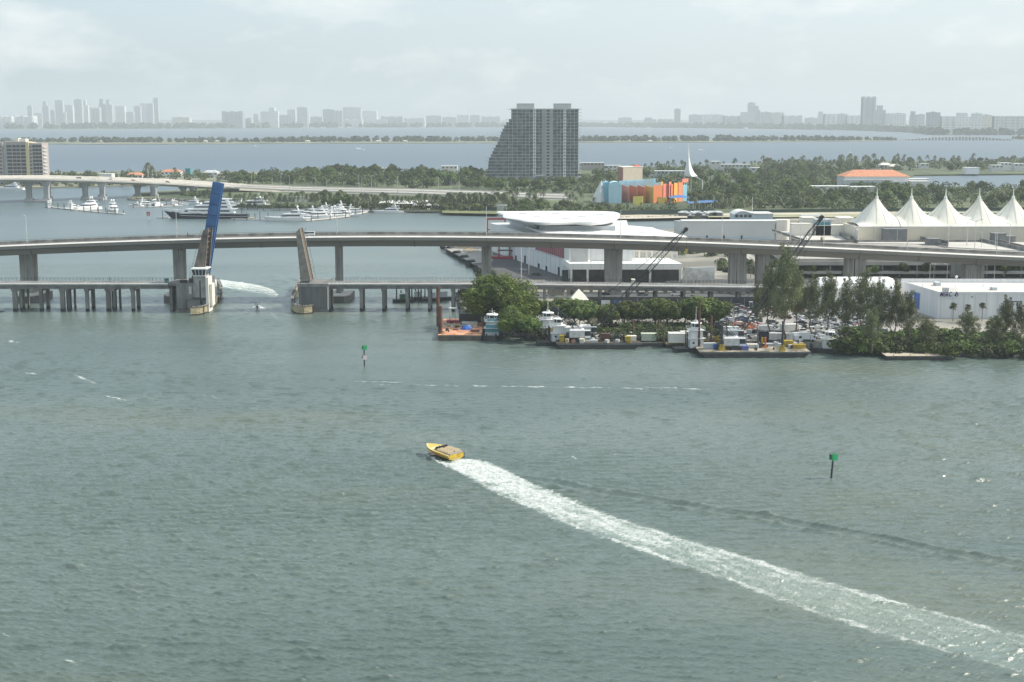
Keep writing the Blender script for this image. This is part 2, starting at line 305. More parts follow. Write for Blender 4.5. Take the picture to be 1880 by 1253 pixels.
def build_water():
    rg = np.random.default_rng(7)
    pys = np.concatenate([np.arange(1345, 425, -0.72), np.arange(425, 228, -6.0), [222, 220, 219]])
    Ys = np.array([YG(float(p)) for p in pys]); Ys[-1] = 45000
    nc = 1150; us = np.linspace(-0.46, 0.44, nc)
    Yg, Ug = np.meshgrid(Ys, us, indexing='ij'); Xg = Yg * Ug
    hh = np.zeros_like(Xg); near = Yg < 1000; xs, ys = Xg[near], Yg[near]; acc = np.zeros_like(xs)
    dY = 0.72 * ys * ys / (75 * 2600); cell = np.maximum(dY, ys * 0.9 / nc)
    gust = 0.92 + 0.30 * np.sin(xs * 0.021 + 1.3 * np.sin(ys * 0.013)) * np.sin(ys * 0.017 + 0.7 + np.sin(xs * 0.011))
    for k in range(120):
        lam = 0.62 * (4.2 / 0.62) ** (rg.random() ** 1.25); th = R(90 + 10) + rg.normal() * 0.36; kk = 2 * np.pi / lam
        amp = 0.0080 * lam ** 0.75
        q = kk * (np.cos(th) * xs + np.sin(th) * ys) + rg.random() * 6.28 + 0.9 * np.sin(xs * 0.05 * rg.random() + ys * 0.04 * rg.random() + k)
        acc += amp * np.clip((lam / cell - 1.3) / 0.9, 0, 1) * np.sin(q)
    acc = acc * gust; acc = acc + 0.25 * acc * np.clip(acc, 0, 0.3) / 0.1        # steeper crests
    # side ridges of the speedboat's wake, running out to its right
    a, e = at(930, 866), at(1900, 1035); d = (e - a).normalized(); px_, py_ = xs - a.x, ys - a.y
    al = px_ * d.x + py_ * d.y; qq = -px_ * d.y + py_ * d.x + 0.8 * np.sin(al * 0.07) + 0.4 * np.sin(al * 0.27 + 1)
    fd = np.clip(al / 12, 0, 1) * np.clip(1 - (al - 60) / 220, 0, 1)
    acc += fd * (0.78 * np.exp(-((qq + 0.5) / 0.95) ** 2) + 0.42 * np.exp(-((qq + 4.2) / 0.8) ** 2)) * (0.85 + 0.15 * np.sin(al * 0.45))
    dens = np.zeros_like(xs); ch = np.zeros_like(xs)
    for A, B, fd_, fc_, hg in FO:
        lo_, hi_ = np.minimum(A.min(0), B.min(0)) - 1, np.maximum(A.max(0), B.max(0)) + 1
        idx = np.nonzero((xs > lo_[0]) & (xs < hi_[0]) & (ys > lo_[1]) & (ys < hi_[1]))[0]
        M = (A + B) / 2; T = np.gradient(M, axis=0)
        for s0 in range(0, len(idx), 40000):
            ii = idx[s0:s0 + 40000]; p = np.stack([xs[ii], ys[ii]], 1)
            # the cross line (A_i, B_i) that the point lies nearest to
            D = B - A; W2 = (D ** 2).sum(1); nr = np.stack([-D[:, 1], D[:, 0]], 1) / np.sqrt(W2)[:, None]
            dist = np.abs(((p[:, None, :] - A[None]) * nr[None]).sum(2)) + 0.02 * np.sqrt(((p[:, None, :] - M[None]) ** 2).sum(2))
            j = dist.argmin(1); u = j / 160.0; v = ((p - A[j]) * D[j]).sum(1) / W2[j]
            wid = np.sqrt(W2[j]); v = v + (0.8 / wid) * np.sin(p[:, 0] * 0.9 + p[:, 1] * 0.7) * 0.5
            ok = (v > 0) & (v < 1) & (np.sqrt(((p - M[j]) ** 2).sum(1)) < wid * 0.75 + 2)
            edge = np.clip(np.minimum(np.minimum(9 * v, 9 * (1 - v)), np.minimum(14 * u, 14 * (1 - u))), 0, 1)
            brk = 0.09 * np.sin(p[:, 0] * 0.55 + 2 * np.sin(p[:, 1] * 0.23)) * np.sin(p[:, 1] * 0.47 + p[:, 0] * 0.19) + 0.07 * np.sin(p[:, 0] * 1.7 + p[:, 1] * 1.1 + 1.7 * np.sin(p[:, 0] * 0.7))
            dd = np.where(ok, (fd_(u, v) + brk * (u > 0.03)) * (0.35 + 0.65 * edge) * (edge > 0), 0); cc = np.where(ok, fc_(u, v) * edge, 0)
            dens[ii] = np.maximum(dens[ii], dd); ch[ii] = np.maximum(ch[ii], cc); acc[ii] += 1.6 * hg * edge * ok * rg.random(len(ii)) * np.clip(dd, 0, 1)
    acc *= 1 - 0.35 * np.clip((ys - 215) / 220, 0, 1)
    acc *= 1 + 1.3 * np.clip(ch, 0, 1) * (dens < 0.6)
    hh[near] = acc; fade = np.clip((1000 - Yg) / 250, 0, 1); hh *= fade
    DE = np.zeros_like(Xg); CH = np.zeros_like(Xg); DE[near] = dens; CH[near] = np.clip(ch, 0, 1)
    # skirts to the sides so the sheet reaches the horizon everywhere
    def wide(a, l, r): return np.concatenate([np.broadcast_to(l, (a.shape[0], 1)), a, np.broadcast_to(r, (a.shape[0], 1))], 1)
    Xg = wide(Xg, -32000.0, 32000.0); Yg = wide(Yg, Ys[:, None], Ys[:, None]); hh = wide(hh, 0.0, 0.0); DE = wide(DE, 0.0, 0.0); CH = wide(CH, 0.0, 0.0)
    nr_, nc_ = Xg.shape; vco = np.stack([Xg, Yg, hh], 2).reshape(-1, 3).astype(np.float32)
    i = np.arange((nr_ - 1) * (nc_ - 1)); r_, c_ = i // (nc_ - 1), i % (nc_ - 1); b0 = r_ * nc_ + c_
    loops = np.stack([b0, b0 + 1, b0 + nc_ + 1, b0 + nc_], 1).reshape(-1).astype(np.int32)
    me = bpy.data.meshes.new('water'); me.vertices.add(len(vco)); me.vertices.foreach_set('co', vco.ravel())
    me.loops.add(len(loops)); me.loops.foreach_set('vertex_index', loops); me.polygons.add(len(i))
    me.polygons.foreach_set('loop_start', (i * 4).astype(np.int32))
    for nm, ar in (('dens', DE), ('churn', CH)):
        t = me.attributes.new(nm, 'FLOAT', 'POINT'); t.data.foreach_set('value', ar.ravel().astype(np.float32))
    me.materials.append(water_mat()); me.update(calc_edges=True); me.polygons.foreach_set('use_smooth', [True] * len(i))
    o = bpy.data.objects.new('water', me); C.objects.link(o); o['kind'] = 'structure'
build_water()

# ------------------------------------------------------------ land
def land(name, pts, z, m, low=-1.5):
    poly = [at(px, py, 0)[:2] for px, py in pts]
    mbl = MB().prism(poly, low, z); return struct(name, mbl, m)
def ground_mat(name, cols, s, s2=0.004):
    m = mat(name, cols[0], 0.95, scale=s, col2=cols[1], detail=9)
    return m
portg = mat('port_ground', (0.15, 0.15, 0.125), 0.95, scale=0.03, col2=(0.30, 0.28, 0.235), detail=9, lo=0.4, hi=0.6)
parkg = mat('park_ground', (0.04, 0.06, 0.022), 0.95, scale=0.012, col2=(0.11, 0.13, 0.06), detail=9, lo=0.4, hi=0.62)
farg = mat('far_shore_ground', (0.08, 0.10, 0.05), 0.95, scale=0.01, col2=(0.22, 0.22, 0.16), detail=6)
PORT = [(812, 454), (840, 470), (870, 489), (908, 510), (880, 532), (842, 545), (846, 570), (876, 597), (930, 612), (985, 622), (1040, 629), (1250, 633),
        (1480, 640), (1560, 640), (1640, 648), (1750, 653), (1960, 657), (1990, 400), (1262, 409), (1243, 426), (1100, 436), (900, 447)]
land('port_island_ground', PORT, 2.0, portg)
WAT = [(235, 368), (300, 369), (345, 371), (400, 374), (430, 381), (640, 386), (700, 389), (810, 392), (915, 394), (1000, 396), (1060, 400), (1110, 405), (1180, 404), (1250, 402),
       (1300, 400), (2050, 399.5), (2050, 351), (1800, 348), (1700, 346), (1655, 338), (1678, 324), (2050, 320), (2050, 297), (1600, 298), (1400, 301), (1280, 307), (1100, 311), (900, 318), (600, 318),
       (500, 322), (440, 330), (420, 343), (345, 352), (260, 357)]
land('park_island_ground', WAT, 2.0, parkg)
land('residential_island_ground', [(-150, 352), (0, 348), (150, 345), (300, 341), (415, 335), (470, 326), (560, 319), (300, 316), (100, 319), (-150, 320)], 1.6, farg)
land('causeway_island_ground', [(-60, 265), (200, 266), (600, 264.5), (940, 263.4), (1300, 262), (1640, 259.5), (1650, 256), (1300, 256.5), (940, 257.5), (600, 258), (80, 258.5), (-60, 259)], 1.5, farg)
land('causeway_landing_ground', [(1858, 257), (2100, 257), (2100, 250), (1868, 250)], 1.5, farg)
land('mainland_ground', [(-300, 238), (150, 237.5), (400, 236.6), (800, 234), (1100, 233.6), (1350, 236.5), (1560, 239.5), (1680, 244), (1720, 248.5), (2150, 248.5), (2150, 224), (-300, 224)], 2.0, farg)
# grassy patch and beach on the park island, paved quay, access roads
def patch(name, pts, z, m, kind='structure'):
    return struct(name, MB().prism([at(px, py, z)[:2] for px, py in pts], z - 0.05, z), m, kind)
patch('beach', [(1062, 403), (1112, 402.6), (1180, 401.5), (1262, 400), (1262, 396), (1180, 394.5), (1110, 393.5), (1062, 394)], 2.06, sand)
patch('lawn', [(812, 391), (912, 393), (925, 388), (812, 386)], 2.10, grassm)
patch('airfield_grass', [(1300, 399), (1700, 399), (1700, 388), (1380, 390), (1300, 393)], 2.07, mat('dry_grass', (0.20, 0.21, 0.10), 0.95, scale=0.03, col2=(0.40, 0.37, 0.25), detail=8))
patch('shore_road', [(1260, 393), (1262, 395.6), (1900, 389.8), (1900, 388.4)], 2.14, road_p)
patch('quay_pavement', [(815, 456), (905, 506), (960, 512), (1060, 515), (960, 462), (920, 446)], 2.08, asph)
patch('quay_apron', [(817, 453.5), (905, 452), (905, 447.5), (825, 449)], 2.18, sand)
patch('quay_apron_edge', [(817, 455.5), (868, 484), (905, 480), (905, 458), (840, 457)], 2.13, asph_l)
patch('dirt_track', [(1085, 600), (1128, 560), (1132, 545), (1096, 545), (1080, 570)], 2.09, sand)
patch('parking_ground', [(1290, 618), (1640, 628), (1680, 560), (1500, 545), (1290, 546)], 2.05, asph_l)
patch('service_road', [(960, 546), (1480, 550), (1480, 541), (960, 539)], 2.22, mat('track_sand', (0.42, 0.39, 0.32), 0.95, scale=0.05, col2=(0.55, 0.51, 0.43), detail=8))
patch('terminal_road', [(1040, 520), (1990, 520), (1990, 512), (1040, 512)], 2.12, asph)

# ------------------------------------------------------------ haze box
mbh = MB().box(-9000, -400, -2.6, 9000, 17000, 330)
hm = bpy.data.materials.new('haze_air'); hm.use_nodes = True; hm.node_tree.nodes.clear()
ho = hm.node_tree.nodes.new('ShaderNodeOutputMaterial'); hv = hm.node_tree.nodes.new('ShaderNodeVolumePrincipled')
hv.inputs['Color'].default_value = (0.88, 0.965, 0.985, 1); hv.inputs['Density'].default_value = 8.0e-5; hv.inputs['Anisotropy'].default_value = 0.1
hm.node_tree.links.new(hv.outputs[0], ho.inputs['Volume'])
hz = struct('haze', mbh, hm, 'stuff')
# ------------------------------------------------------------ the high road bridge
HB = [(-40, 453), (0, 451), (180, 444.5), (360, 438), (500, 435.5), (640, 434), (800, 434), (940, 435.5), (1080, 438.5), (1240, 442.5), (1420, 450), (1600, 458), (1740, 465), (1880, 471), (1930, 473)]
YB = 580.0
co = np.polyfit([p[0] for p in HB], [Z(p[1], YB) for p in HB], 5)
def zb(px): return float(np.polyval(co, px))
SEC_G = [(0.0, -1.25), (0.0, -1.75), (3.6, -2.5), (5.4, -4.7), (17.0, -4.7), (18.9, -2.5), (22.5, -1.75), (22.5, -1.25)]
def sweep(sec, x0=-40, x1=1935, n=80):
    mbs = MB(); rings = []
    for i in range(n + 1):
        px = x0 + (x1 - x0) * i / n; z = zb(px)
        x = X(px, YB, z); rings.append([(x, YB + a, z + b) for a, b in sec])
    return mbs.loft(rings)
hbx = W('high_road_bridge', 'long high concrete box girder bridge crossing the whole bay behind the low bridge', 'bridge', (0, YB, 0))
girder_m = mat('girder_concrete', (0.19, 0.185, 0.165), 0.9, scale=0.10, col2=(0.25, 0.245, 0.22), sc3=(0.25, 1, 3), detail=8)
hbx.part('girder', sweep(SEC_G), girder_m)
hbx.part('roadway', sweep([(0.76, -1.25), (21.7, -1.25), (21.7, -1.12), (0.76, -1.12)]), mat('worn_bridge_roadway', (0.15, 0.14, 0.125), 0.9, scale=0.05, col2=(0.22, 0.205, 0.18), detail=8))
for a in (0.0, 21.75):
    hbx.part('parapet', sweep([(a, -1.247), (a + 0.75, -1.247), (a + 0.72, 0), (a + 0.03, 0)] if a else [(0.05, -1.247), (0.6, -1.247), (0.6, -0.5), (0.05, -0.5)]), mat('shaded_stained_parapet', (0.20, 0.185, 0.16), 0.9, scale=0.3, col2=(0.40, 0.38, 0.34), detail=9) if a else girder_m)  # far parapet: stain mottling, darkened to stand in for its shadowed inner face
hbx.part('parapet_coping', sweep([(-0.1, -0.498), (0.7, -0.498), (0.7, 0), (0.42, 0)]), mat('pale_parapet', (0.68, 0.65, 0.59), 0.9, scale=0.2, col2=(0.78, 0.75, 0.69), detail=8))
hbx.part('median_barrier', sweep([(11.2, -1.117), (11.7, -1.117), (11.5, -0.35), (11.4, -0.35)]), conc)
mbr = MB()                                       # thin pipe rail on the near parapet
hbx.part('railing', sweep([(22.2, 0.30), (22.3, 0.30), (22.3, 0.38), (22.2, 0.38)]), dksteel)
def fluted(cx, cy, z0, z1, wx, wy, flare=0.0, g=0.25):
    mbf = MB(); k = 3
    def ring(sx):
        hx, hy = sx / 2, wy / 2; pts = []
        for s, (ax, ay, bx, by, nx, ny) in enumerate(((-hx, -hy, hx, -hy, 0, 1), (hx, -hy, hx, hy, -1, 0), (hx, hy, -hx, hy, 0, -1), (-hx, hy, -hx, -hy, 1, 0))):
            pts.append((ax, ay))
            for t0, t1 in ((0.30, 0.44), (0.56, 0.70)):
                for t, q in ((t0, 0), (t0 + 0.03, g), (t1 - 0.03, g), (t1, 0)): pts.append((ax + (bx - ax) * t + nx * q, ay + (by - ay) * t + ny * q))
        return pts
    a, b = ring(wx), ring(wx * (1 + flare))
    mbf.loft([[(cx + x, cy + y, z0) for x, y in a], [(cx + x, cy + y, z1) for x, y in b]])
    return mbf
pier_m = mat('tall_pier_concrete', (0.19, 0.185, 0.17), 0.9, scale=0.25, col2=(0.33, 0.32, 0.295), sc3=(1, 1, 0.3), detail=8); tide_stain(pier_m)
for px, wx, base in ((47, 4.9, 0), (326, 3.7, 0), (620.5, 2.3, 0), (893, 3.8, 2), (1127, 6.7, 2), (1347, 2.4, 2), (1362, 3.6, 2), (1402, 4.6, 2), (1562, 2.6, 2), (1580, 4.2, 2), (1780, 2.6, 2), (1797, 4.4, 2)):
    z1 = zb(px) - 4.65; x = X(px, YB + 8, z1)
    hbx.part('pier', fluted(x, YB + 11, -1 if base == 0 else 1.6, z1, wx, 7.0, 0.10), pier_m)
    if base == 0:
        q = X(px + 12 if px < 100 else px + 3, YB + 8, 0)
        hbx.part('footing', MB().prism([(q - 5.2, YB + 3), (q - 3, YB - 1.5), (q + 3, YB - 1.5), (q + 5.2, YB + 3), (q + 5.2, YB + 19), (q - 5.2, YB + 19)], -1, 2.6), conc_d)
        hbx.part('footing_cap', MB().prism([(q - 4.9, YB + 3), (q - 2.9, YB - 1.2), (q + 2.9, YB - 1.2), (q + 4.9, YB + 3), (q + 4.9, YB + 18.5), (q - 4.9, YB + 18.5)], 2.6, 3.0), conc_l)

for px in (47, 186, 326, 473, 620, 757, 893, 1010, 1127, 1245, 1362, 1480, 1580, 1690, 1797):
    z = zb(px); x = X(px, YB, z); hbx.part('expansion_joint', MB().box(x - 0.12, YB - 0.03, z - 1.75, x + 0.12, YB + 0.3, z - 0.5), conc_d)
    hbx.part('drain_pipe', MB().tube((x + 0.6, YB + 3.4, z - 2.6), (x + 0.6, YB + 5.2, z - 4.8), 0.16), conc_d)
hbx.part('down_pipe', MB().tube((X(1139, YB, 20), YB + 5, zb(1139) - 1.8), (X(1139, YB, 20), YB + 5.0, zb(1139) - 7), 0.3), conc_d)
def lamp_mesh(h, arm, r=0.11, two=False, m=None):
    t = thing('street_lamp', 'street lamp beside the road', 'street lamp')
    MB().tube((0, 0, 0), (0, 0, h), r * 1.35, r * 0.7, 8).build('pole', m or steel, t)
    for s in ((1, -1) if two else (1,)):
        a = MB(); pr = Vector((0, 0, h - 0.3))
        for k in range(1, 5):
            q = Vector((s * arm * k / 4, 0, h - 0.3 + 0.5 * math.sin(k / 4 * math.pi / 2))); a.tube(pr, q, r * 0.6, n=5); pr = q
        a.build('arm', m or steel, t)
        MB().box(min(pr.x, pr.x + s * 0.9), -0.18, pr.z - 0.08, max(pr.x, pr.x + s * 0.9), 0.18, pr.z + 0.1).build('lamp_head', m or white_d, t)
    return t
lampA = lamp_mesh(11.5, 1.4, 0.12, m=white_d)
for i, (px, d) in enumerate(((50, 0), (325, 0), (619, 0), (893, 0), (1139, 0), (1325, 0), (1512, 0), (1690, 0), (1860, 0))):
    z = zb(px) - 1.1; put(lampA, USED, (X(px, YB + (21.5 if px < 1600 else 1), z), YB + 21.2, z), math.pi / 2 if i % 2 else -math.pi / 2,
        'tall white street lamp on the high bridge, ' + ('first', 'second', 'third', 'fourth', 'fifth', 'sixth', 'seventh', 'eighth', 'ninth')[i] + ' from the left end', 'street lamps on the high bridge')

# ------------------------------------------------------------ the low bridge in front of it
lb = W('low_road_bridge', 'low concrete trestle bridge on column bents with a raised draw span', 'bridge', (0, 552, 0))
def zl(px): return 11.0 - 1.6 * max(0, (px - 900) / 600)
def lowdeck(p0, p1):
    n = max(2, int((p1 - p0) / 60)); mbd, rl, cb = [], [], []
    a, b, c_, e = [], [], [], []
    for i in range(n + 1):
        px = p0 + (p1 - p0) * i / n; z = zl(px); x = X(px, 552, z)
        a.append([(x, 552 + q, z + r) for q, r in ((0.25, -0.9), (0.25, -2.1), (1.6, -2.1), (1.9, -0.9), (10.1, -0.9), (10.4, -2.1), (11.8, -2.1), (11.8, -0.9))])
        b.append([(x, 552 + q, z + r) for q, r in ((0, -0.9), (12, -0.9), (12, -0.25), (0, -0.25))])
        c_.append([(x, 552 + q, z + r) for q, r in ((0, -0.247), (0.55, -0.247), (0.55, 0.2), (0.3, 0.2), (0, -0.1))])
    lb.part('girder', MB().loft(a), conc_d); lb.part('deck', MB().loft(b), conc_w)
    lb.part('curb', MB().loft(c_), MATS['pale_parapet'])
    for s, m_ in ((0.2, steel), (11.6, dksteel)):
        r_ = MB(); n2 = int((p1 - p0) / 7)
        for i in range(n2 + 1):
            px = p0 + (p1 - p0) * i / n2; x, z = X(px, 552, zl(px)), zl(px)
            r_.box(x - 0.06, 552 + s, z, x + 0.06, 552 + s + 0.1, z + 1.15)
            if i:
                for h in (0.6, 1.1): r_.bar(pv + Vector((0, 0, h)), Vector((x, 552 + s + 0.05, z + h)), 0.07)
            pv = Vector((x, 552 + s + 0.05, z))
        lb.part('railing', r_, m_)
lowdeck(-45, 309); lowdeck(602, 1502)
for px, k in ((-18, 1), (30, 2), (78, 1), (117, 2), (162, 1), (201, 2), (246, 1), (604.5, 1), (664, 1), (705, 1), (748, 1), (789, 1), (832, 1), (872, 1), (920, 1), (968, 1)):
    x = X(px, 555, 5); zt = zl(px) - 2.1; wide = 0.85 if k == 2 else 0.6
    for dy in (1.6, 9.6):
        s = MB().prism([(x - wide, 552 + dy - 0.7), (x + wide, 552 + dy - 0.7), (x + wide, 552 + dy + 0.7), (x - wide, 552 + dy + 0.7)], -1, zt - 0.9)
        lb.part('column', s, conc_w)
        if k == 2: lb.part('column', MB().prism([(x + 1.7, 553.2 + dy - 0.5), (x + 2.4, 553.2 + dy - 0.5), (x + 2.4, 553.2 + dy + 0.5), (x + 1.7, 553.2 + dy + 0.5)], -1, zt - 0.9), conc_w)
    lb.part('pier_cap', MB().box(x - wide - 0.25, 552.5, zt - 0.9, x + (2.7 if k == 2 else wide + 0.25), 563, zt - 0.002), conc_w)
for px in range(1000, 1500, 17):                 # short closely spaced bents where it runs over land
    x = X(px, 555, 5); zt = zl(px) - 2.1
    lb.part('pier_cap', MB().box(x - 0.5, 552.5, zt - 0.8, x + 0.5, 563, zt - 0.002), conc_w)
    if (px - 1000) % 51 == 0:
        for dy in (1.2, 9.6): lb.part('column', MB().box(x - 0.45, 552 + dy, 2.0, x + 0.45, 552.9 + dy, zt - 0.8), conc_w)

# ------------------------------------------------------------ the two bascule piers, leaves, fenders
b1 = W('bascule_pier', 'massive concrete bridge pier with a white windowed control tower, left of the open draw span', 'bridge pier', (X(350, 556, 0), 556, 0))
x0, x1, x2 = X(309, 552, 5), X(325, 552, 5), X(380, 552, 5)
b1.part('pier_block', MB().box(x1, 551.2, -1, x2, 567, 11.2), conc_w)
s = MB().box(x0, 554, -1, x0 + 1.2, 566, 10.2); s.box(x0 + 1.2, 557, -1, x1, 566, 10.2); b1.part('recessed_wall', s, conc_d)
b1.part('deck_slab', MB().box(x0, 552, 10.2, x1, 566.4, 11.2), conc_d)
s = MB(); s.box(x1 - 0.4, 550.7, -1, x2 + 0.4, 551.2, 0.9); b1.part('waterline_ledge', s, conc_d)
s = MB(); s.box(X(343, 551, 5), 550.5, 5.0, x2 + 0.3, 551.2, 5.9); b1.part('service_walkway', s, conc_d)
s = MB(); s.box(X(368, 551, 5), 550.75, -0.5, X(371, 551, 5), 551.2, 5.0); s.box(X(341, 551, 5), 550.9, 0.9, X(342, 551, 5), 551.2, 5); b1.part('drain_pipe', s, dksteel)
tx0, tx1 = X(355.5, 550, 12), X(378, 550, 12)
b1.part('tower_shaft', MB().box(tx0, 549.4, 5.9, tx1, 556, 14.6), mat('control_house_concrete', (0.20, 0.20, 0.19), 0.9, scale=0.4, col2=(0.34, 0.335, 0.315), detail=8))
b1.part('buttress', MB().box(tx1, 549.2, 0.2, tx1 + 1.1, 556, 13.8), creamw)
b1.part('buttress', MB().box(tx1 + 1.3, 550.5, 2.5, tx1 + 2.2, 555.5, 11), creamw)
s = MB().prism([(tx0, 549.2), (tx1, 549.2), (tx1, 556.2), (tx0, 556.2)], 14.6, 16.9, [(tx0 - 0.45, 548.7), (tx1 + 0.45, 548.7), (tx1 + 0.45, 556.6), (tx0 - 0.45, 556.6)]); b1.part('window_band', s, glass)
s = MB(); 
for i in range(5):
    t = i / 4; a = tx0 + (tx1 - tx0) * t; b = tx0 - 0.45 + (tx1 - tx0 + 0.9) * t; s.bar((a, 549.15, 14.6), (b, 548.62, 16.9), 0.16)
b1.part('window_frame', s, white)
b1.part('roof', MB().box(tx0 - 0.7, 548.4, 16.9, tx1 + 0.7, 556.9, 17.35), white)
b1.part('roof_coping', MB().box(tx0, 549.1, 14.25, tx1 + 0.1, 549.4, 14.6), white)
s = MB().box(X(366, 549, 12), 549.05, 3.5, X(367.6, 549, 12), 549.4, 12.6); b1.part('drain_pipe', s, dksteel)
s = MB().box(X(347, 551, 7), 551.05, 7.0, X(352, 551, 7), 551.2, 10); b1.part('door', s, conc_l)
s = MB()
for q in range(8):
    xx = x1 + 0.6 + q * 1.0; s.box(xx, 551.3, 11.2, xx + 0.07, 551.4, 12.4)
s.box(x1 + 0.6, 551.3, 12.3, x1 + 8, 551.4, 12.4); b1.part('railing', s, dksteel)
s = MB(); s.box(x1 + 1, 553, 11.2, x1 + 3.5, 555, 12.3); s.box(x1 + 4.5, 554, 11.2, x1 + 6, 556, 12.8); b1.part('machinery_cabinet', s, dksteel)
single('utility_box', MB().box(X(302, 553, 11), 553, 10.76, X(308, 553, 11), 555, 12.7).box(X(301.6, 553, 11), 552.9, 12.7, X(308.4, 553, 11), 555.1, 12.85), mat('green_box', (0.03, 0.17, 0.13), 0.6), 'small dark green utility box on the low bridge deck beside the control tower pier', 'utility box', (X(305, 554, 11), 554, 10.76))
b2 = W('bascule_pier', 'plain square grey concrete bridge pier right of the open draw span', 'bridge pier', (X(576, 556, 0), 556, 0))
x3, x4 = X(549, 552, 5), X(603, 552, 5)
b2.part('pier_block', MB().box(x3, 551.2, -1, x4, 567, 9.9), mat('board_marked_concrete', (0.095, 0.097, 0.097), 0.9, scale=0.3, col2=(0.14, 0.142, 0.14), sc3=(3, 1, 0.3), detail=8))
b2.part('deck_slab', MB().box(x3 - 0.4, 550.9, 9.9, x4 + 0.3, 567.4, 11.1), conc_w)
b2.part('waterline_ledge', MB().box(x3 - 0.3, 550.6, -1, x4 + 0.3, 551.2, 0.9), conc_d)
b2.part('edge_strip', MB().box(x4 - 0.3, 550.9, 0.9, x4 + 0.25, 551.2, 9.9), conc_l)
s = MB()
for q in range(9):
    xx = x3 + 4.6 + q * 0.85; s.box(xx, 551.2, 11.1, xx + 0.06, 551.3, 12.2)
s.box(x3 + 4.6, 551.2, 12.1, x4, 551.3, 12.2); b2.part('railing', s, steel)

def fender(px, label):
    pts = [at(a, b, 0) for a, b in px]; sm = []
    for i in range(len(pts) - 1):
        for k in range(4):
            t = k / 4; p0, p1, p2, p3 = pts[max(i - 1, 0)], pts[i], pts[i + 1], pts[min(i + 2, len(pts) - 1)]
            sm.append(0.5 * ((2 * p1) + (p2 - p0) * t + (2 * p0 - 5 * p1 + 4 * p2 - p3) * t * t + (3 * p1 - p0 - 3 * p2 + p3) * t ** 3))
    sm.append(pts[-1]); f = W('fender_wall', label, 'bridge fender', tuple(pts[0]))
    for k in range(6):
        s = MB(); z = 0.25 + k * 0.52
        for a, b in zip(sm, sm[1:]): s.bar(a + Vector((0, 0, z)), b + Vector((0, 0, z)), 0.32, 0.36)
        f.part('plank', s, wood_d if k == 0 else wood)
    s = MB()
    for a, b in zip(sm, sm[1:]): s.bar(a + Vector((0.3, 0.5, 3.35)), b + Vector((0.3, 0.5, 3.35)), 1.3, 0.14)
    f.part('walkway', s, conc_w)
    for i, p in enumerate(sm):
        if i % 2 == 0: f.part('pile', MB().tube(p + Vector((0.45, 0.5, -1)), p + Vector((0.45, 0.5, 3.9)), 0.22), wood_d)
fender([(350, 580), (372, 577.5), (388, 569), (399, 556), (405, 542), (399, 527)], 'curved pale timber fender wall round the foot of the control tower pier')
fender([(573, 576), (553, 577.5), (538, 573), (535.5, 560), (541, 543), (549, 527)], 'curved dark timber fender wall round the foot of the plain square pier')

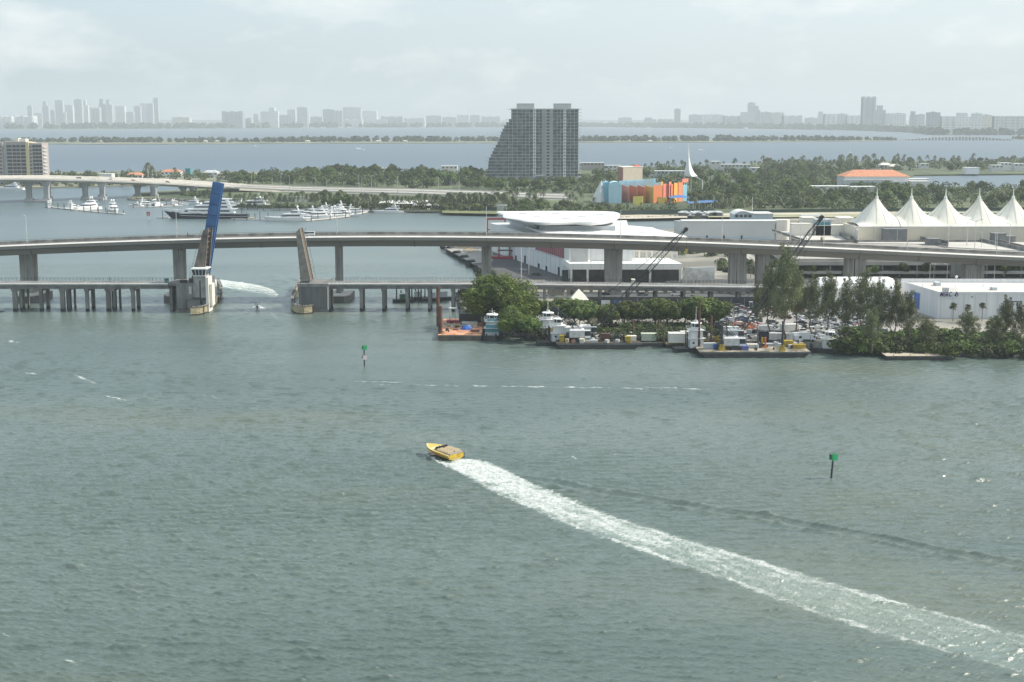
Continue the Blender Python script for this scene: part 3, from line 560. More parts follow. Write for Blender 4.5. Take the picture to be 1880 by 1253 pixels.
def leaf(base_l, base_r, top_l, top_r, Y0, Y1, name, label, face, deckside, girderm, deckm):
    o = W(name, label, 'drawbridge leaf', tuple(P((base_l[0] + base_r[0]) / 2, base_l[1], Y0)))
    for Y in (Y0, Y1):
        q = [P(*base_l, Y0), P(*base_r, Y0), P(*top_r, Y0), P(*top_l, Y0)]
        s = MB(); s.add([(p.x, Y - 0.25, p.z) for p in q] + [(p.x, Y + 0.25, p.z) for p in q], [(0, 1, 2, 3), (7, 6, 5, 4), (0, 4, 5, 1), (1, 5, 6, 2), (2, 6, 7, 3), (3, 7, 4, 0)])
        o.part('side_girder', s, girderm)
        n = 9; sm2 = (MATS.get('dark_blue_paint') or mat('dark_blue_paint', (0.012, 0.05, 0.14), .6)) if girderm is bluem else girderm
        for i in range(1, n):
            t = i / n; a, b = q[0].lerp(q[3], t), q[1].lerp(q[2], t); o.part('stiffener', MB().bar((a.x, Y - 0.35, a.z), (b.x, Y - 0.35, b.z), 0.3), sm2)
        fl = MB()
        for a, b in ((q[0], q[3]), (q[1], q[2])): fl.bar((a.x, Y - 0.1, a.z), (b.x, Y - 0.1, b.z), 0.9, 0.22)
        o.part('flange', fl, girderm)
    a, b = (q[0], q[3]) if deckside == 'l' else (q[1], q[2]); c, d = (q[1], q[2]) if deckside == 'l' else (q[0], q[3])
    s = MB().bar((a.x, (Y0 + Y1) / 2, a.z), (b.x, (Y0 + Y1) / 2, b.z), Y1 - Y0 - 0.6, 0.3) if False else MB()
    off = 0.25 if deckside == 'l' else -0.25
    s.add([(a.x + off, Y0 + 0.26, a.z), (a.x + off, Y1 - 0.26, a.z), (b.x + off, Y1 - 0.26, b.z), (b.x + off, Y0 + 0.26, b.z),
           (a.x + off * 2.4, Y0 + 0.26, a.z), (a.x + off * 2.4, Y1 - 0.26, a.z), (b.x + off * 2.4, Y1 - 0.26, b.z), (b.x + off * 2.4, Y0 + 0.26, b.z)],
          [(0, 1, 2, 3), (7, 6, 5, 4), (0, 4, 5, 1), (1, 5, 6, 2), (2, 6, 7, 3), (3, 7, 4, 0)])
    o.part('roadway', s, deckm)
    for i in range(10):
        t = (i + 0.5) / 10; p, r_ = a.lerp(b, t), c.lerp(d, t); m_ = p.lerp(r_, 0.75)
        s = MB().bar((p.x + off * 2.6, (Y0 + Y1) / 2, p.z), (m_.x, (Y0 + Y1) / 2, m_.z), Y1 - Y0 - 0.7, 0.35) if False else MB()
        s.add([(p.x + off * 2.6, Y0 + 0.3, p.z - 0.2), (m_.x, Y0 + 0.3, m_.z - 0.2), (m_.x, Y1 - 0.3, m_.z - 0.2), (p.x + off * 2.6, Y1 - 0.3, p.z - 0.2),
               (p.x + off * 2.6, Y0 + 0.3, p.z + 0.2), (m_.x, Y0 + 0.3, m_.z + 0.2), (m_.x, Y1 - 0.3, m_.z + 0.2), (p.x + off * 2.6, Y1 - 0.3, p.z + 0.2)],
              [(0, 1, 2, 3), (7, 6, 5, 4), (0, 4, 5, 1), (1, 5, 6, 2), (2, 6, 7, 3), (3, 7, 4, 0)])
        o.part('floor_beam', s, deckm)
    if face:
        s = MB(); dr = (b - a).normalized(); nx = Vector((-dr.z, 0, dr.x)) * (-1 if deckside == 'r' else 1)
        for Y in (Y0 + 0.3, Y1 - 0.3):
            for i in range(15):
                p = a.lerp(b, (i + 0.3) / 15); p = Vector((p.x, Y, p.z)); s.bar(p, p + nx * 1.1, 0.08)
            s.bar(Vector((a.x, Y, a.z)) + nx * 1.1, Vector((b.x, Y, b.z)) + nx * 1.1, 0.08)
        o.part('railing', s, leafst)
    return o, q
leaf((350, 520), (374.5, 520), (374, 423), (382.5, 421), 554.5, 562.5, 'bascule_leaf', 'raised brown road bridge leaf leaning right above the control tower', True, 'l', leafst, leafdk)
leaf((552.5, 515), (570.5, 517), (544, 425), (550.5, 421), 554.5, 562.5, 'bascule_leaf', 'raised brown road bridge leaf leaning left above the plain square pier', True, 'r', mat('tan_steel_leaf', (0.19, 0.175, 0.15), 0.8, scale=0.4, col2=(0.29, 0.27, 0.235), detail=8), leafdk)
bl, q = leaf((362.5, 512), (381, 514), (391.5, 334), (408.5, 338), 568.5, 571.5, 'rail_bridge_leaf', 'tall raised bright blue plate girder rail bridge leaf leaning right', False, 'l', bluem, bluem)
t = q[3]; bl.part('warning_light_pole', MB().tube((t.x + 0.5, 568.5, t.z), (t.x + 0.5, 568.5, t.z + 5.5), 0.12, 0.05), white_d)
cx = (q[0].x + q[1].x) / 2; bl.part('footing', MB().box(cx - 3.5, 567.8, -1, cx + 3.5, 576, q[0].z + 0.4), conc_d)
# ------------------------------------------------------------ far skyline: every tower a thing
def facade_mat(name, wall, win, fh=3.4, ww=4.0):
    m = bpy.data.materials.new(name); m.use_nodes = True; nt = m.node_tree; b = nt.nodes['Principled BSDF']; L = nt.links.new
    tcn = nt.nodes.new('ShaderNodeTexCoord'); br = nt.nodes.new('ShaderNodeTexBrick')
    sx = nt.nodes.new('ShaderNodeSeparateXYZ'); cb = nt.nodes.new('ShaderNodeCombineXYZ'); ad = nt.nodes.new('ShaderNodeMath'); ad.operation = 'ADD'
    L(tcn.outputs['Object'], sx.inputs[0]); L(sx.outputs['X'], ad.inputs[0]); L(sx.outputs['Y'], ad.inputs[1]); L(ad.outputs[0], cb.inputs[0]); L(sx.outputs['Z'], cb.inputs[1])
    L(cb.outputs[0], br.inputs['Vector']); br.offset = 0.0
    br.inputs['Color1'].default_value = (*win, 1); br.inputs['Color2'].default_value = tuple(c * 1.4 for c in win) + (1,); br.inputs['Mortar'].default_value = (*wall, 1)
    br.inputs['Scale'].default_value = 1; br.inputs['Mortar Size'].default_value = fh * 0.22; br.inputs['Brick Width'].default_value = ww; br.inputs['Row Height'].default_value = fh
    L(br.outputs['Color'], b.inputs['Base Color']); b.inputs['Roughness'].default_value = 0.6; return m
fm = {'g': facade_mat('grey_tower_facade', (0.46, 0.47, 0.48), (0.24, 0.27, 0.30), 14, 18), 'w': facade_mat('white_tower_facade', (0.64, 0.65, 0.65), (0.36, 0.40, 0.43), 12, 16),
      'd': facade_mat('dark_tower_facade', (0.32, 0.34, 0.37), (0.17, 0.19, 0.22), 12, 16), 'b': facade_mat('beige_tower_facade', (0.58, 0.54, 0.46), (0.34, 0.33, 0.31), 12, 16)}
ADJ = {'g': 'grey', 'w': 'white', 'd': 'dark', 'b': 'beige'}
def skybld(x0, x1, yt, Y, k, label, group, cut=0):
    Y = YG(float(np.interp((x0 + x1) / 2, [0, 400, 800, 1100, 1350, 1560, 1680, 1720, 1900], [237.5, 236.6, 234, 233.6, 236.5, 239.5, 244, 248.5, 248.5])), 2) + Y
    a, b, zt = X(x0, Y), X(x1, Y), Z(yt, Y) * (0.9 if x1 < 300 else 0.96); dp = max(18, (b - a) * 0.7); s = MB(); z0 = 1.5
    if cut == 1: s.box(a, Y, z0, b, Y + dp, z0 + (zt - z0) * 0.82); s.box(a + (b - a) * 0.1, Y + 3, z0 + (zt - z0) * 0.82, b - (b - a) * 0.35, Y + dp - 3, zt)
    elif cut == 2:
        n = 5
        for i in range(n): s.box(a + (b - a) * i / n, Y + 6 * (i % 2), z0, a + (b - a) * (i + 0.86) / n, Y + dp, z0 + (zt - z0) * (1 - 0.06 * (i % 2)))
        s.box(a, Y + 8, z0, b, Y + dp - 2, z0 + (zt - z0) * 0.95)
    else: s.box(a, Y, z0, b, Y + dp, zt); s.box(a + (b - a) * 0.3, Y + dp * 0.3, zt, a + (b - a) * 0.62, Y + dp * 0.6, zt + 4)
    o = s.build('tower_block', fm[k], None, False, ((a + b) / 2, Y, z0)); o.location = ((a + b) / 2, Y, z0)
    return tag(o, label, 'high-rise' if zt > 90 else 'building', group)
LS = 'distant hazy high-rises at the left end of the horizon'
for i, (x0, x1, yt, k, c, lb_) in enumerate([
    (52, 60, 190, 'g', 0, 'thin detached tower at the far left end of the hazy skyline'), (79, 91, 181, 'g', 1, 'stepped tower second from the left end of the hazy skyline'),
    (103, 117, 179, 'g', 0, 'plain square slab tower third from the left end of the hazy skyline'), (121, 135, 189, 'w', 0, 'shorter pale block between the square slab and the paired towers'),
    (138, 152, 177, 'g', 0, 'left one of the tall paired slab towers in the hazy skyline'), (152, 163, 178.5, 'w', 1, 'right one of the tall paired slab towers in the hazy skyline'),
    (167, 184, 193, 'g', 2, 'low wide block in the gap between the two pairs of hazy towers'), (183, 195, 176, 'd', 1, 'darker tower left of the second hazy pair'), (195, 207, 177.5, 'g', 1, 'slimmer tower right of the second hazy pair'),
    (213, 230, 191, 'w', 0, 'pale mid height block alone between the towers and the stepped group'), (247, 259, 191, 'g', 0, 'lowest block of the stepped group beside the thinnest tower'),
    (258, 270, 185, 'w', 0, 'left upper block of the stepped group beside the thinnest tower'), (270, 282, 185.5, 'g', 0, 'right upper block of the stepped group beside the thinnest tower'),
    (283, 292, 174, 'g', 0, 'thinnest and tallest tower at the right end of the left skyline'), (64, 78, 205, 'w', 0, None), (92, 102, 199, 'g', 0, None), (232, 246, 203, 'g', 0, None), (117, 122, 204, 'w', 0, None)]):
    skybld(x0, x1, yt, 1500 + 150 * (i % 4), k, lb_ or 'small hazy pale block standing between the taller far left towers', LS, c)
MS = 'hazy buildings along the middle of the far shore'
for i, (x0, x1, yt, k, c, lb_) in enumerate([
    (0, 22, 211, 'w', 2, 'white slab building at the very left edge on the far shore'), (22, 61, 210.5, 'w', 2, 'long white slab building with a bright end on the far left shore'),
    (316, 348, 215, 'b', 0, 'low yellowish block on the far shore left of the striped dark building'), (408, 446, 203, 'd', 2, 'dark block with pale vertical stripes on the far shore'),
    (466, 474, 209, 'g', 0, None), (479, 493, 204, 'w', 0, None), (493, 511, 196, 'w', 1, 'white stepped tower on the far shore right of the striped dark block'), (510, 533, 211, 'g', 0, None), (528, 543, 200, 'w', 0, None),
    (546, 565, 196, 'g', 0, 'grey tower directly behind the bright white slim block'), (556, 568, 206, 'w', 0, 'bright white slim block on the far shore'), (593, 613, 200, 'd', 0, 'left half of the pair of dark joined blocks on the far shore'), (613, 629, 201, 'g', 2, 'right half of the pair of dark joined blocks on the far shore'),
    (630, 663, 196, 'g', 0, 'large square grey block above the striped white building'), (663, 692, 203, 'w', 0, 'lower wing right of the large square grey block'), (630, 665, 218.5, 'w', 2, 'left white low block with vertical stripes on the water edge'), (666, 711, 218.5, 'w', 2, 'right long white low block with vertical stripes on the water edge'),
    (782, 810, 212, 'g', 0, None), (839, 861, 210, 'w', 2, None), (863, 881, 211, 'g', 0, None), (884, 918, 213, 'g', 2, None), (700, 740, 213, 'g', 2, None), (1136, 1160, 215.5, 'g', 0, None), (1183, 1205, 215.5, 'd', 1, None),
    (1238, 1249, 199, 'd', 0, 'single slim tower standing alone right of the stepped glass tower'), (430, 462, 216, 'g', 2, None), (570, 592, 214, 'g', 0, None), (740, 780, 216, 'w', 2, None), (812, 838, 215, 'g', 0, None)]):
    skybld(x0, x1, yt, 420 + 130 * (i % 3), k, lb_ or 'small low hazy block among others on the middle far shore', MS, c)
RS = 'hazy beach towers on the right of the far shore'
for i, (x0, x1, yt, k, c, lb_) in enumerate([
    (1266, 1288, 210, 'g', 0, None), (1288, 1306, 209, 'w', 2, None), (1306, 1328, 210, 'g', 0, None), (1330, 1361, 212, 'g', 2, None), (1363, 1400, 205, 'g', 0, 'wide low base block below the stepped hazy tower'),
    (1373, 1386, 187, 'd', 0, 'taller left part of the stepped dark hazy tower'), (1386, 1395, 193, 'd', 1, 'lower right part of the stepped dark hazy tower'), (1400, 1415, 205, 'd', 0, None), (1418, 1439, 206, 'g', 0, None), (1439, 1473, 211, 'w', 2, None), (1480, 1502, 216, 'g', 0, None),
    (1502, 1514, 204, 'g', 1, None), (1514, 1535, 208, 'w', 2, None), (1538, 1555, 208, 'g', 0, None), (1555, 1580, 211, 'w', 2, None), (1583, 1607, 175, 'd', 2, 'tallest hazy beach tower rising on the right of the skyline'), (1609, 1625, 192, 'd', 1, 'slim tower just right of the tallest beach tower'),
    (1625, 1638, 208, 'g', 0, None), (1638, 1662, 207, 'w', 0, None), (1671, 1684, 203, 'd', 1, None), (1684, 1697, 209, 'g', 0, None), (1703, 1725, 205, 'd', 0, 'dark square block right of the beach towers'), (1728, 1757, 212, 'w', 2, None), (1757, 1785, 206, 'w', 1, 'broad white stepped block near the right end of the skyline'),
    (1785, 1802, 207, 'w', 0, None), (1803, 1820, 210, 'b', 0, None), (1825, 1880, 212, 'g', 2, 'long low grey block at the right edge of the skyline'), (1210, 1236, 218, 'w', 2, None), (1346, 1366, 217, 'w', 0, None)]):
    skybld(x0, x1, yt, 420 + 160 * (i % 3), k, lb_ or 'smaller hazy block standing in the row of beach towers', RS, c)

# ------------------------------------------------------------ leaf clouds and trees
def leafcloud(blobs, n, size, rg, up=0.35, asp=1.0, shell=0.62, hang=0.0):
    s = MB(); wts = [b[3] * b[3] * b[4] for b in blobs]
    for _ in range(n):
        bx, by, bz, r, q = rg.choices(blobs, wts)[0]
        d = Vector((rg.gauss(0, 1), rg.gauss(0, 1), rg.gauss(0, 1))).normalized()
        rr = r * (shell + (1 - shell) * rg.random() ** 0.6) * (1 + 0.12 * math.sin(5 * d.x + 7 * d.y + 3 * bx))
        c = Vector((bx + d.x * rr, by + d.y * rr, bz + d.z * rr * q))
        nrm = (d + Vector((rg.gauss(0, 0.55), rg.gauss(0, 0.55), up + rg.gauss(0, 0.55)))).normalized()
        a = nrm.orthogonal().normalized(); a.rotate(Matrix.Rotation(rg.random() * 6.28, 3, nrm)); b = nrm.cross(a)
        if hang: a = Vector((rg.gauss(0, 0.4), rg.gauss(0, 0.4), -1 if rg.random() < hang else 0.5)).normalized(); b = a.cross(nrm).normalized()
        h = size * (0.55 + 0.8 * rg.random()); w_ = h * asp
        s.add([c - a * h - b * w_ * 0.6, c + a * h * 0.2 - b * w_, c + a * h + b * w_ * 0.35, c - a * h * 0.15 + b * w_], [(0, 1, 2, 3)])
    return s
def trunkmesh(h, r, rg, limbs=5, spread=0.5, seg=5):
    s = MB(); pts = [Vector((0, 0, -0.5))]
    for i in range(seg): pts.append(pts[-1] + Vector((rg.gauss(0, 0.03 * h), rg.gauss(0, 0.03 * h), (h + 0.5) / seg)))
    for i in range(seg): s.tube(pts[i], pts[i + 1], r * (1 - 0.14 * i), r * (1 - 0.14 * (i + 1)), 7, False)
    for k in range(limbs):
        t = rg.uniform(0.45, 0.95); p = pts[min(seg - 1, int(t * seg))]; a = rg.random() * 6.28
        e = p + Vector((math.cos(a) * spread * h, math.sin(a) * spread * h, 0.42 * h)); m = p.lerp(e, 0.5) + Vector((0, 0, 0.06 * h))
        s.tube(p, m, r * 0.45, r * 0.3, 5, False); s.tube(m, e, r * 0.3, r * 0.1, 5, False)
    return s
def broad(hh, rad, seed, n=2600, size=0.42, m=None, nb=11, name='broadleaf_tree'):
    rg = random.Random(seed); t = thing(name, 'leafy green tree in the island woods', 'tree'); bl_ = []
    for i in range(nb):
        a = rg.random() * 6.28; q = rg.random() ** 0.5 * 0.68; r = rad * rg.uniform(0.34, 0.52)
        bl_.append((math.cos(a) * q * rad, math.sin(a) * q * rad, hh * rg.uniform(0.50, 0.80) * (1.0 - 0.18 * q), r, 0.85))
    bl_.append((0, 0, hh * 0.66, rad * 0.5, 0.9)); bl_.append((rad * 0.1, 0, hh - rad * 0.36, rad * 0.36, 0.9))
    trunkmesh(hh * 0.55, 0.03 * hh, rg).build('trunk', barkm, t)
    leafcloud(bl_, n, size, rg).build('crown', m or leaf_a, t); return t
def pine(hh, rad, seed, n=2600, size=0.30):
    rg = random.Random(seed); t = thing('casuarina_tree', 'feathery tall tree at the bank', 'tree'); s = trunkmesh(hh * 0.9, 0.020 * hh, rg, 0, seg=8); bl_ = []
    for i in range(17):
        f = 0.32 + 0.68 * i / 16; a = i * 2.4 + rg.random(); z = hh * f; ln = rad * (1.15 - f) ** 0.65 * rg.uniform(0.55, 1.0)
        for k in (0.45, 0.95):
            r = rad * (0.34 if f < 0.85 else 0.2) * rg.uniform(0.55, 0.95)
            bl_.append((math.cos(a) * ln * k, math.sin(a) * ln * k, z + 0.16 * hh * k - r * 0.1, r, 1.15))
        s.tube((0, 0, z - 0.1 * hh), (math.cos(a) * ln, math.sin(a) * ln, z + 0.15 * hh), 0.10, 0.03, 4, False)
    s.build('trunk', barkm, t); leafcloud(bl_, n, size, rg, asp=0.42, shell=0.25, hang=0.45).build('crown', leaf_c, t); return t
def palm(hh, seed, fr=15, fl=2.6, fan=False, name='palm_tree'):
    rg = random.Random(seed); t = thing(name, 'green palm on the island', 'palm tree'); s = MB(); p = Vector((0, 0, -0.4)); ln = rg.uniform(-0.05, 0.05)
    for i in range(6):
        q = p + Vector((ln * hh / 6, rg.gauss(0, 0.02) * hh / 6, (hh + 0.4) / 6)); s.tube(p, q, 0.21 - 0.012 * i, 0.20 - 0.012 * i, 7, False); p = q
    s.build('trunk', palmbark, t); c = MB()
    for k in range(fr):
        a = k * 2.399 + rg.random() * 0.3; el = rg.uniform(-0.5, 1.25) if not fan else rg.uniform(-1.0, 1.5); L_ = fl * rg.uniform(0.8, 1.1); pr = p.copy(); dz = math.sin(el); dr = math.cos(el)
        hd = Vector((math.cos(a), math.sin(a), 0)); sd = Vector((-math.sin(a), math.cos(a), 0)); n = 6; wl_ = L_ * (0.24 if not fan else 0.34)
        for j in range(n):
            d = (hd * dr + Vector((0, 0, dz))); q = pr + d * (L_ / n); w0 = wl_ * math.sin(math.pi * (j + 0.6) / (n + 0.9)); dz -= (0.42 if not fan else 0.16)
            if not fan or j < n - 1:
                for sg in (1, -1):
                    e = sd * (sg * w0) + Vector((0, 0, -0.35 * w0)) + d * (L_ / n) * 0.7
                    c.add([pr, pr.lerp(q, 0.8), pr.lerp(q, 0.8) + e, pr + e * 0.85], [(0, 1, 2, 3)])
            pr = q
    c.build('crown', leaf_p, t); return t
def bush(rad, seed, n=700, size=0.34, m=None):
    rg = random.Random(seed); bl_ = [(rg.gauss(0, rad * 0.45), rg.gauss(0, rad * 0.45), rad * rg.uniform(0.25, 0.6), rad * rg.uniform(0.35, 0.55), 0.85) for _ in range(7)]
    o = leafcloud(bl_, n, size, rg).build('bush', m or leaf_a, None); return tag(o, 'low green bush on the island', 'bush')
BR = [broad(15, 7.5, 11 + i, 2400, 0.55) for i in range(4)]       # mid distance kinds
PL = [palm(9.5, 30 + i, 15, 3.3) for i in range(3)]
def leafmass(name, pts, n, size, m, z0=1.5, seed=1, dy=0, gid='stuff', tall=1.0):
    """one mass of foliage nobody could count: leaf clumps over a strip of land given by ground points and heights"""
    rg = random.Random(seed); bl_ = []
    for k in range(len(pts) - 1):
        (xa, ya, da, ha), (xb, yb, db, hb) = pts[k], pts[k + 1]; L_ = math.hypot(xb - xa, yb - ya); m_ = max(2, int(L_ / (5.0 * tall)))
        for i in range(m_):
            t = rg.random(); h = (ha + (hb - ha) * t) * rg.uniform(0.45, 1.05); d = (da + (db - da) * t) * rg.random()
            r = max(h * 0.5, 1.2); bl_.append((xa + (xb - xa) * t, ya + (yb - ya) * t + d, z0 + h - r * 0.9, r, 0.9 + (0.25 if h > r * 2 else 0)))
    s = leafcloud(bl_, n, size, rg, shell=0.75)
    return struct(name, s, m, gid)
def wpts(l, z=2.0): return [(*at(px, py, z)[:2], d, h) for px, py, d, h in l]
far_leaf = mat('distant_foliage', (0.030, 0.050, 0.022), 0.9, scale=0.02, col2=(0.065, 0.09, 0.04), detail=6)
# tree belts of the causeway islands and the mainland
leafmass('causeway_island_woods', wpts([(-50, 262, 120, 15), (80, 261.7, 120, 13), (150, 261.5, 120, 17), (180, 262, 150, 17), (300, 262, 150, 15), (420, 261.5, 150, 15), (620, 261, 150, 18), (760, 260.5, 150, 17), (900, 260, 120, 16), (1060, 260, 120, 17), (1300, 259.5, 120, 19), (1500, 258.5, 100, 16), (1600, 258, 60, 13), (1650, 257.6, 50, 7)], 1.5), 15000, 4.2, far_leaf, 1.5, 3)
leafmass('mainland_woods', wpts([(-250, 237, 260, 40), (300, 236.4, 260, 36), (700, 234.2, 260, 36), (1100, 233.4, 260, 34), (1350, 236, 240, 36), (1560, 239, 200, 34), (1690, 243.5, 200, 24), (1730, 248, 240, 26), (2100, 248, 240, 26)]), 42000, 13, far_leaf, 2, 4, tall=3)
leafmass('mainland_inner_woods', wpts([(-250, 231, 500, 26), (700, 230, 400, 26), (1300, 231, 400, 22), (1700, 236, 400, 24), (2100, 240, 300, 24)]), 14000, 14, far_leaf, 2, 5, tall=4)
leafmass('causeway_landing_woods', wpts([(1864, 256, 40, 14), (2000, 256, 60, 16)]), 900, 3.5, far_leaf, 2, 6)
# low houses on the far shore, one thing each
for i in range(26):
    rg = random.Random(900 + i); px = rg.choice([rg.uniform(20, 900), rg.uniform(1100, 1660)]); Y = YG(235.6, 2) if px < 900 else YG(237, 2); s = MB(); wd = rg.uniform(18, 40); x = X(px, Y)
    s.box(x, Y, 2, x + wd, Y + 15, 2 + rg.uniform(6, 11)); s.box(x + 3, Y - 1, 2, x + wd * 0.5, Y, 7)
    single('waterfront_house', s, white if i % 3 else fm['b'], 'tiny pale waterfront house under the trees of the far mainland', 'house', (x, Y, 2), 'far waterfront houses')
for i in range(9):
    rg = random.Random(950 + i); px = [180, 255, 372, 395, 560, 690, 740, 1005, 1190][i]; Y = YG(261.5, 1.5); x = X(px, Y); s = MB().box(x, Y, 1.5, x + 14, Y + 9, 6).prism([(x - 1, Y - 1), (x + 15, Y - 1), (x + 15, Y + 10), (x - 1, Y + 10)], 6, 8, [(x + 5, Y + 3), (x + 10, Y + 3), (x + 10, Y + 6), (x + 5, Y + 6)])
    single('island_house', s, creamw, 'small pale house half hidden in the long wooded strip island', 'house', (x, Y, 1.5), 'houses on the strip island')
# the distant causeway bridge
Yf = YG(258.3, 0); fb = W('distant_causeway_bridge', 'long low pale bridge on many piers joining the strip island to the right shore', 'bridge', (X(1750, Yf), Yf, 0))
fz = [(1640, 2.5), (1672, 6), (1710, 11.5), (1760, 13.5), (1805, 12), (1840, 7), (1868, 3.5)]
rr = []
for px, z in fz: rr.append([(X(px, Yf, z), Yf + a, z + b) for a, b in ((0, -2.2), (16, -2.2), (16, 0), (0, 0))])
fb.part('deck', MB().loft(rr), conc_l)
for px in np.arange(1664, 1860, 6.2):
    z = float(np.interp(px, [a for a, b in fz], [b for a, b in fz])) - 2.2; x = X(px, Yf)
    fb.part('pier', MB().box(x - 1.6, Yf + 1, -1, x + 1.6, Yf + 15, z), conc)
# small craft far out on the bay
def sail(px, py, L_, label, mast=True, big=False):
    p = at(px, py); t = thing('small_boat', label, 'boat', p, 0.2); s = MB()
    s.loft([[(x, y * L_ * wv, z) for y, z in ((-0.14, 0.1 * L_), (0.14, 0.1 * L_), (0.08, -0.02 * L_), (-0.08, -0.02 * L_))] for x, wv in ((-0.5 * L_, 0.8), (0, 1.0), (0.4 * L_, 0.6), (0.55 * L_, 0.05))]); s.build('hull', gel, t)
    MB().prism([(-0.3 * L_, -0.08 * L_), (0.2 * L_, -0.07 * L_), (0.2 * L_, 0.07 * L_), (-0.3 * L_, 0.08 * L_)], 0.1 * L_, 0.24 * L_).build('cabin', white, t)
    if mast: MB().tube((0, 0, 0.1 * L_), (0, 0, 1.15 * L_), 0.012 * L_ + 0.05).build('mast', white, t)
for a in ((659, 276, 24, 'white motor boat crossing the bay left of the glass tower', False), (469, 270, 12, 'tiny white sailing boat left on the open bay'), (1230, 273, 12, 'tiny white boat on the bay right of the glass tower', False), (1286, 277, 16, 'small white motor boat above the pointed white sculpture', False),
          (1561, 281, 9, 'tiny white boat on the bay above the palms'), (1171, 258.5, 14, 'first tiny sailing boat moored off the strip island'), (350, 237.8, 24, 'small white boat off the far left shore', False)): sail(*a)

# ------------------------------------------------------------ the left condominium
def windows(o, x0, x1, y, z0, z1, nx, nz, m, fw=0.62, fhh=0.5, name='window', each=False):
    s = MB(); dx, dz = (x1 - x0) / nx, (z1 - z0) / nz
    for i in range(nx):
        for j in range(nz):
            cx, cz = x0 + (i + 0.5) * dx, z0 + (j + 0.5) * dz
            if each: s = MB()
            s.box(cx - dx * fw / 2, y - 0.12, cz - dz * fhh / 2, cx + dx * fw / 2, y + 0.1, cz + dz * fhh / 2)
            if each: o.part(name, s, m)
    if not each: o.part(name, s, m)
Yc = YG(345, 1.6) + 60; cd = W('condominium_block', 'beige and grey ten storey condominium with dark loggias at the left edge', 'apartment building', (X(40, Yc), Yc, 1.6))
zt = Z(262, Yc); zf = Z(327, Yc)
pinkm = mat('pinkish_stucco', (0.36, 0.32, 0.295), 0.85, var=0.06); olive = mat('yellow_stucco', (0.58, 0.52, 0.30), 0.85, var=0.06)
for a, b, dy, m_, t in ((-30, 8, 0, pinkm, 262), (8, 15.5, 3, greywall, 260.5), (15.5, 51.5, 0, pinkm, 260.5), (51.5, 57, -1.5, olive, 261.5), (57, 62, 0, pinkm, 262.5), (62, 80.5, 0, pinkm, 263.5)):
    cd.part('wall', MB().box(X(a, Yc), Yc + dy, 1.6, X(b, Yc), Yc + 22, Z(t, Yc)), m_)
cd.part('roof_parapet', MB().box(X(24, Yc), Yc + 6, zt, X(48, Yc), Yc + 16, Z(255.5, Yc)), creamw)
cd.part('roof_room', MB().box(X(29, Yc), Yc + 4, zt, X(36, Yc), Yc + 12, Z(254, Yc)), creamw)
nfl = 11
for (a, b, nx) in ((15.5, 25.5, 1), (26, 40.5, 2), (41, 50.5, 1), (63, 80, 3), (1.5, 6.5, 1), (57.5, 61.2, 1), (-14, -4, 1)):
    for j in range(nfl):
        zz0 = 3 + (zt - 4.5) * j / nfl; zz1 = 3 + (zt - 4.5) * (j + 0.66) / nfl; xa, xb = X(a, Yc), X(b, Yc)
        for i in range(nx): cd.part('loggia_opening' if b - a > 6 else 'window', MB().box(xa + (xb - xa) * (i + 0.06) / nx, Yc - 0.15, zz0, xa + (xb - xa) * (i + 0.94) / nx, Yc + 0.2, zz1 if b - a > 6 else zz0 + 1.4), glass)
for j in range(nfl):
    zz0 = 3 + (zt - 4.5) * j / nfl; cd.part('balcony', MB().box(X(80.4, Yc), Yc + 2, zz0 - 0.2, X(82.6, Yc), Yc + 12, zz0 + 0.9), greywall)

# ------------------------------------------------------------ the stepped glass tower
YT = 1720.0; NF = 22; tw = W('stepped_apartment_tower', 'tall grey green glass apartment tower with a stepped left side and two roof boxes', 'apartment tower', (X(1000, YT), YT, 2))
z0t, z1t = 2.0, Z(201, YT); fhh = (z1t - z0t) / NF
def lx(i):                                       # photo column of the left edge at floor i from the top
    zy = 160 + i * 45.3
    return 880 + float(np.interp(zy, [160, 250, 290, 310, 350, 380, 440, 480, 520, 580, 640, 720, 790, 850, 960, 1010, 1180], [460, 460, 435, 405, 385, 360, 330, 312, 300, 285, 245, 200, 170, 135, 128, 118, 118])) / 7.83
slabm = mat('tower_slab_edge', (0.42, 0.45, 0.45), 0.7, var=0.06); corem = mat('tower_core_concrete', (0.30, 0.31, 0.31), 0.85, var=0.1, scale=0.1); stripm = mat('tower_white_strip', (0.60, 0.61, 0.60), 0.7, var=0.05)
for i in range(NF):
    zb_ = z1t - (i + 1) * fhh; a, b = X(lx(i), YT), X(1061.5, YT)
    tw.part('glass_storey', MB().box(a, YT + 1.6 + 0.25 * (i % 2), zb_, b, YT + 24, zb_ + fhh), glass_g)
    tw.part('balcony_slab', MB().box(a - (4.4 if i % 4 in (0, 3) else 1.2), YT - 0.2, zb_ + fhh - 0.42, b, YT + 1.6, zb_ + fhh), slabm)
    tw.part('balcony_slab', MB().box(b, YT + 2, zb_ + fhh - 0.4, X(1067.5, YT), YT + 14, zb_ + fhh), slabm)
s = MB().box(X(937, YT), YT - 0.4, z1t, X(1063, YT), YT + 24.5, z1t + 0.8); tw.part('roof_slab', s, slabm)
for a, b in ((948.5, 980.5), (1016, 1048)): tw.part('penthouse', MB().box(X(a, YT), YT + 3, z1t + 0.8, X(b, YT), YT + 16, Z(190.3, YT)), mat('penthouse_wall', (0.44, 0.45, 0.44), 0.8, var=0.05))
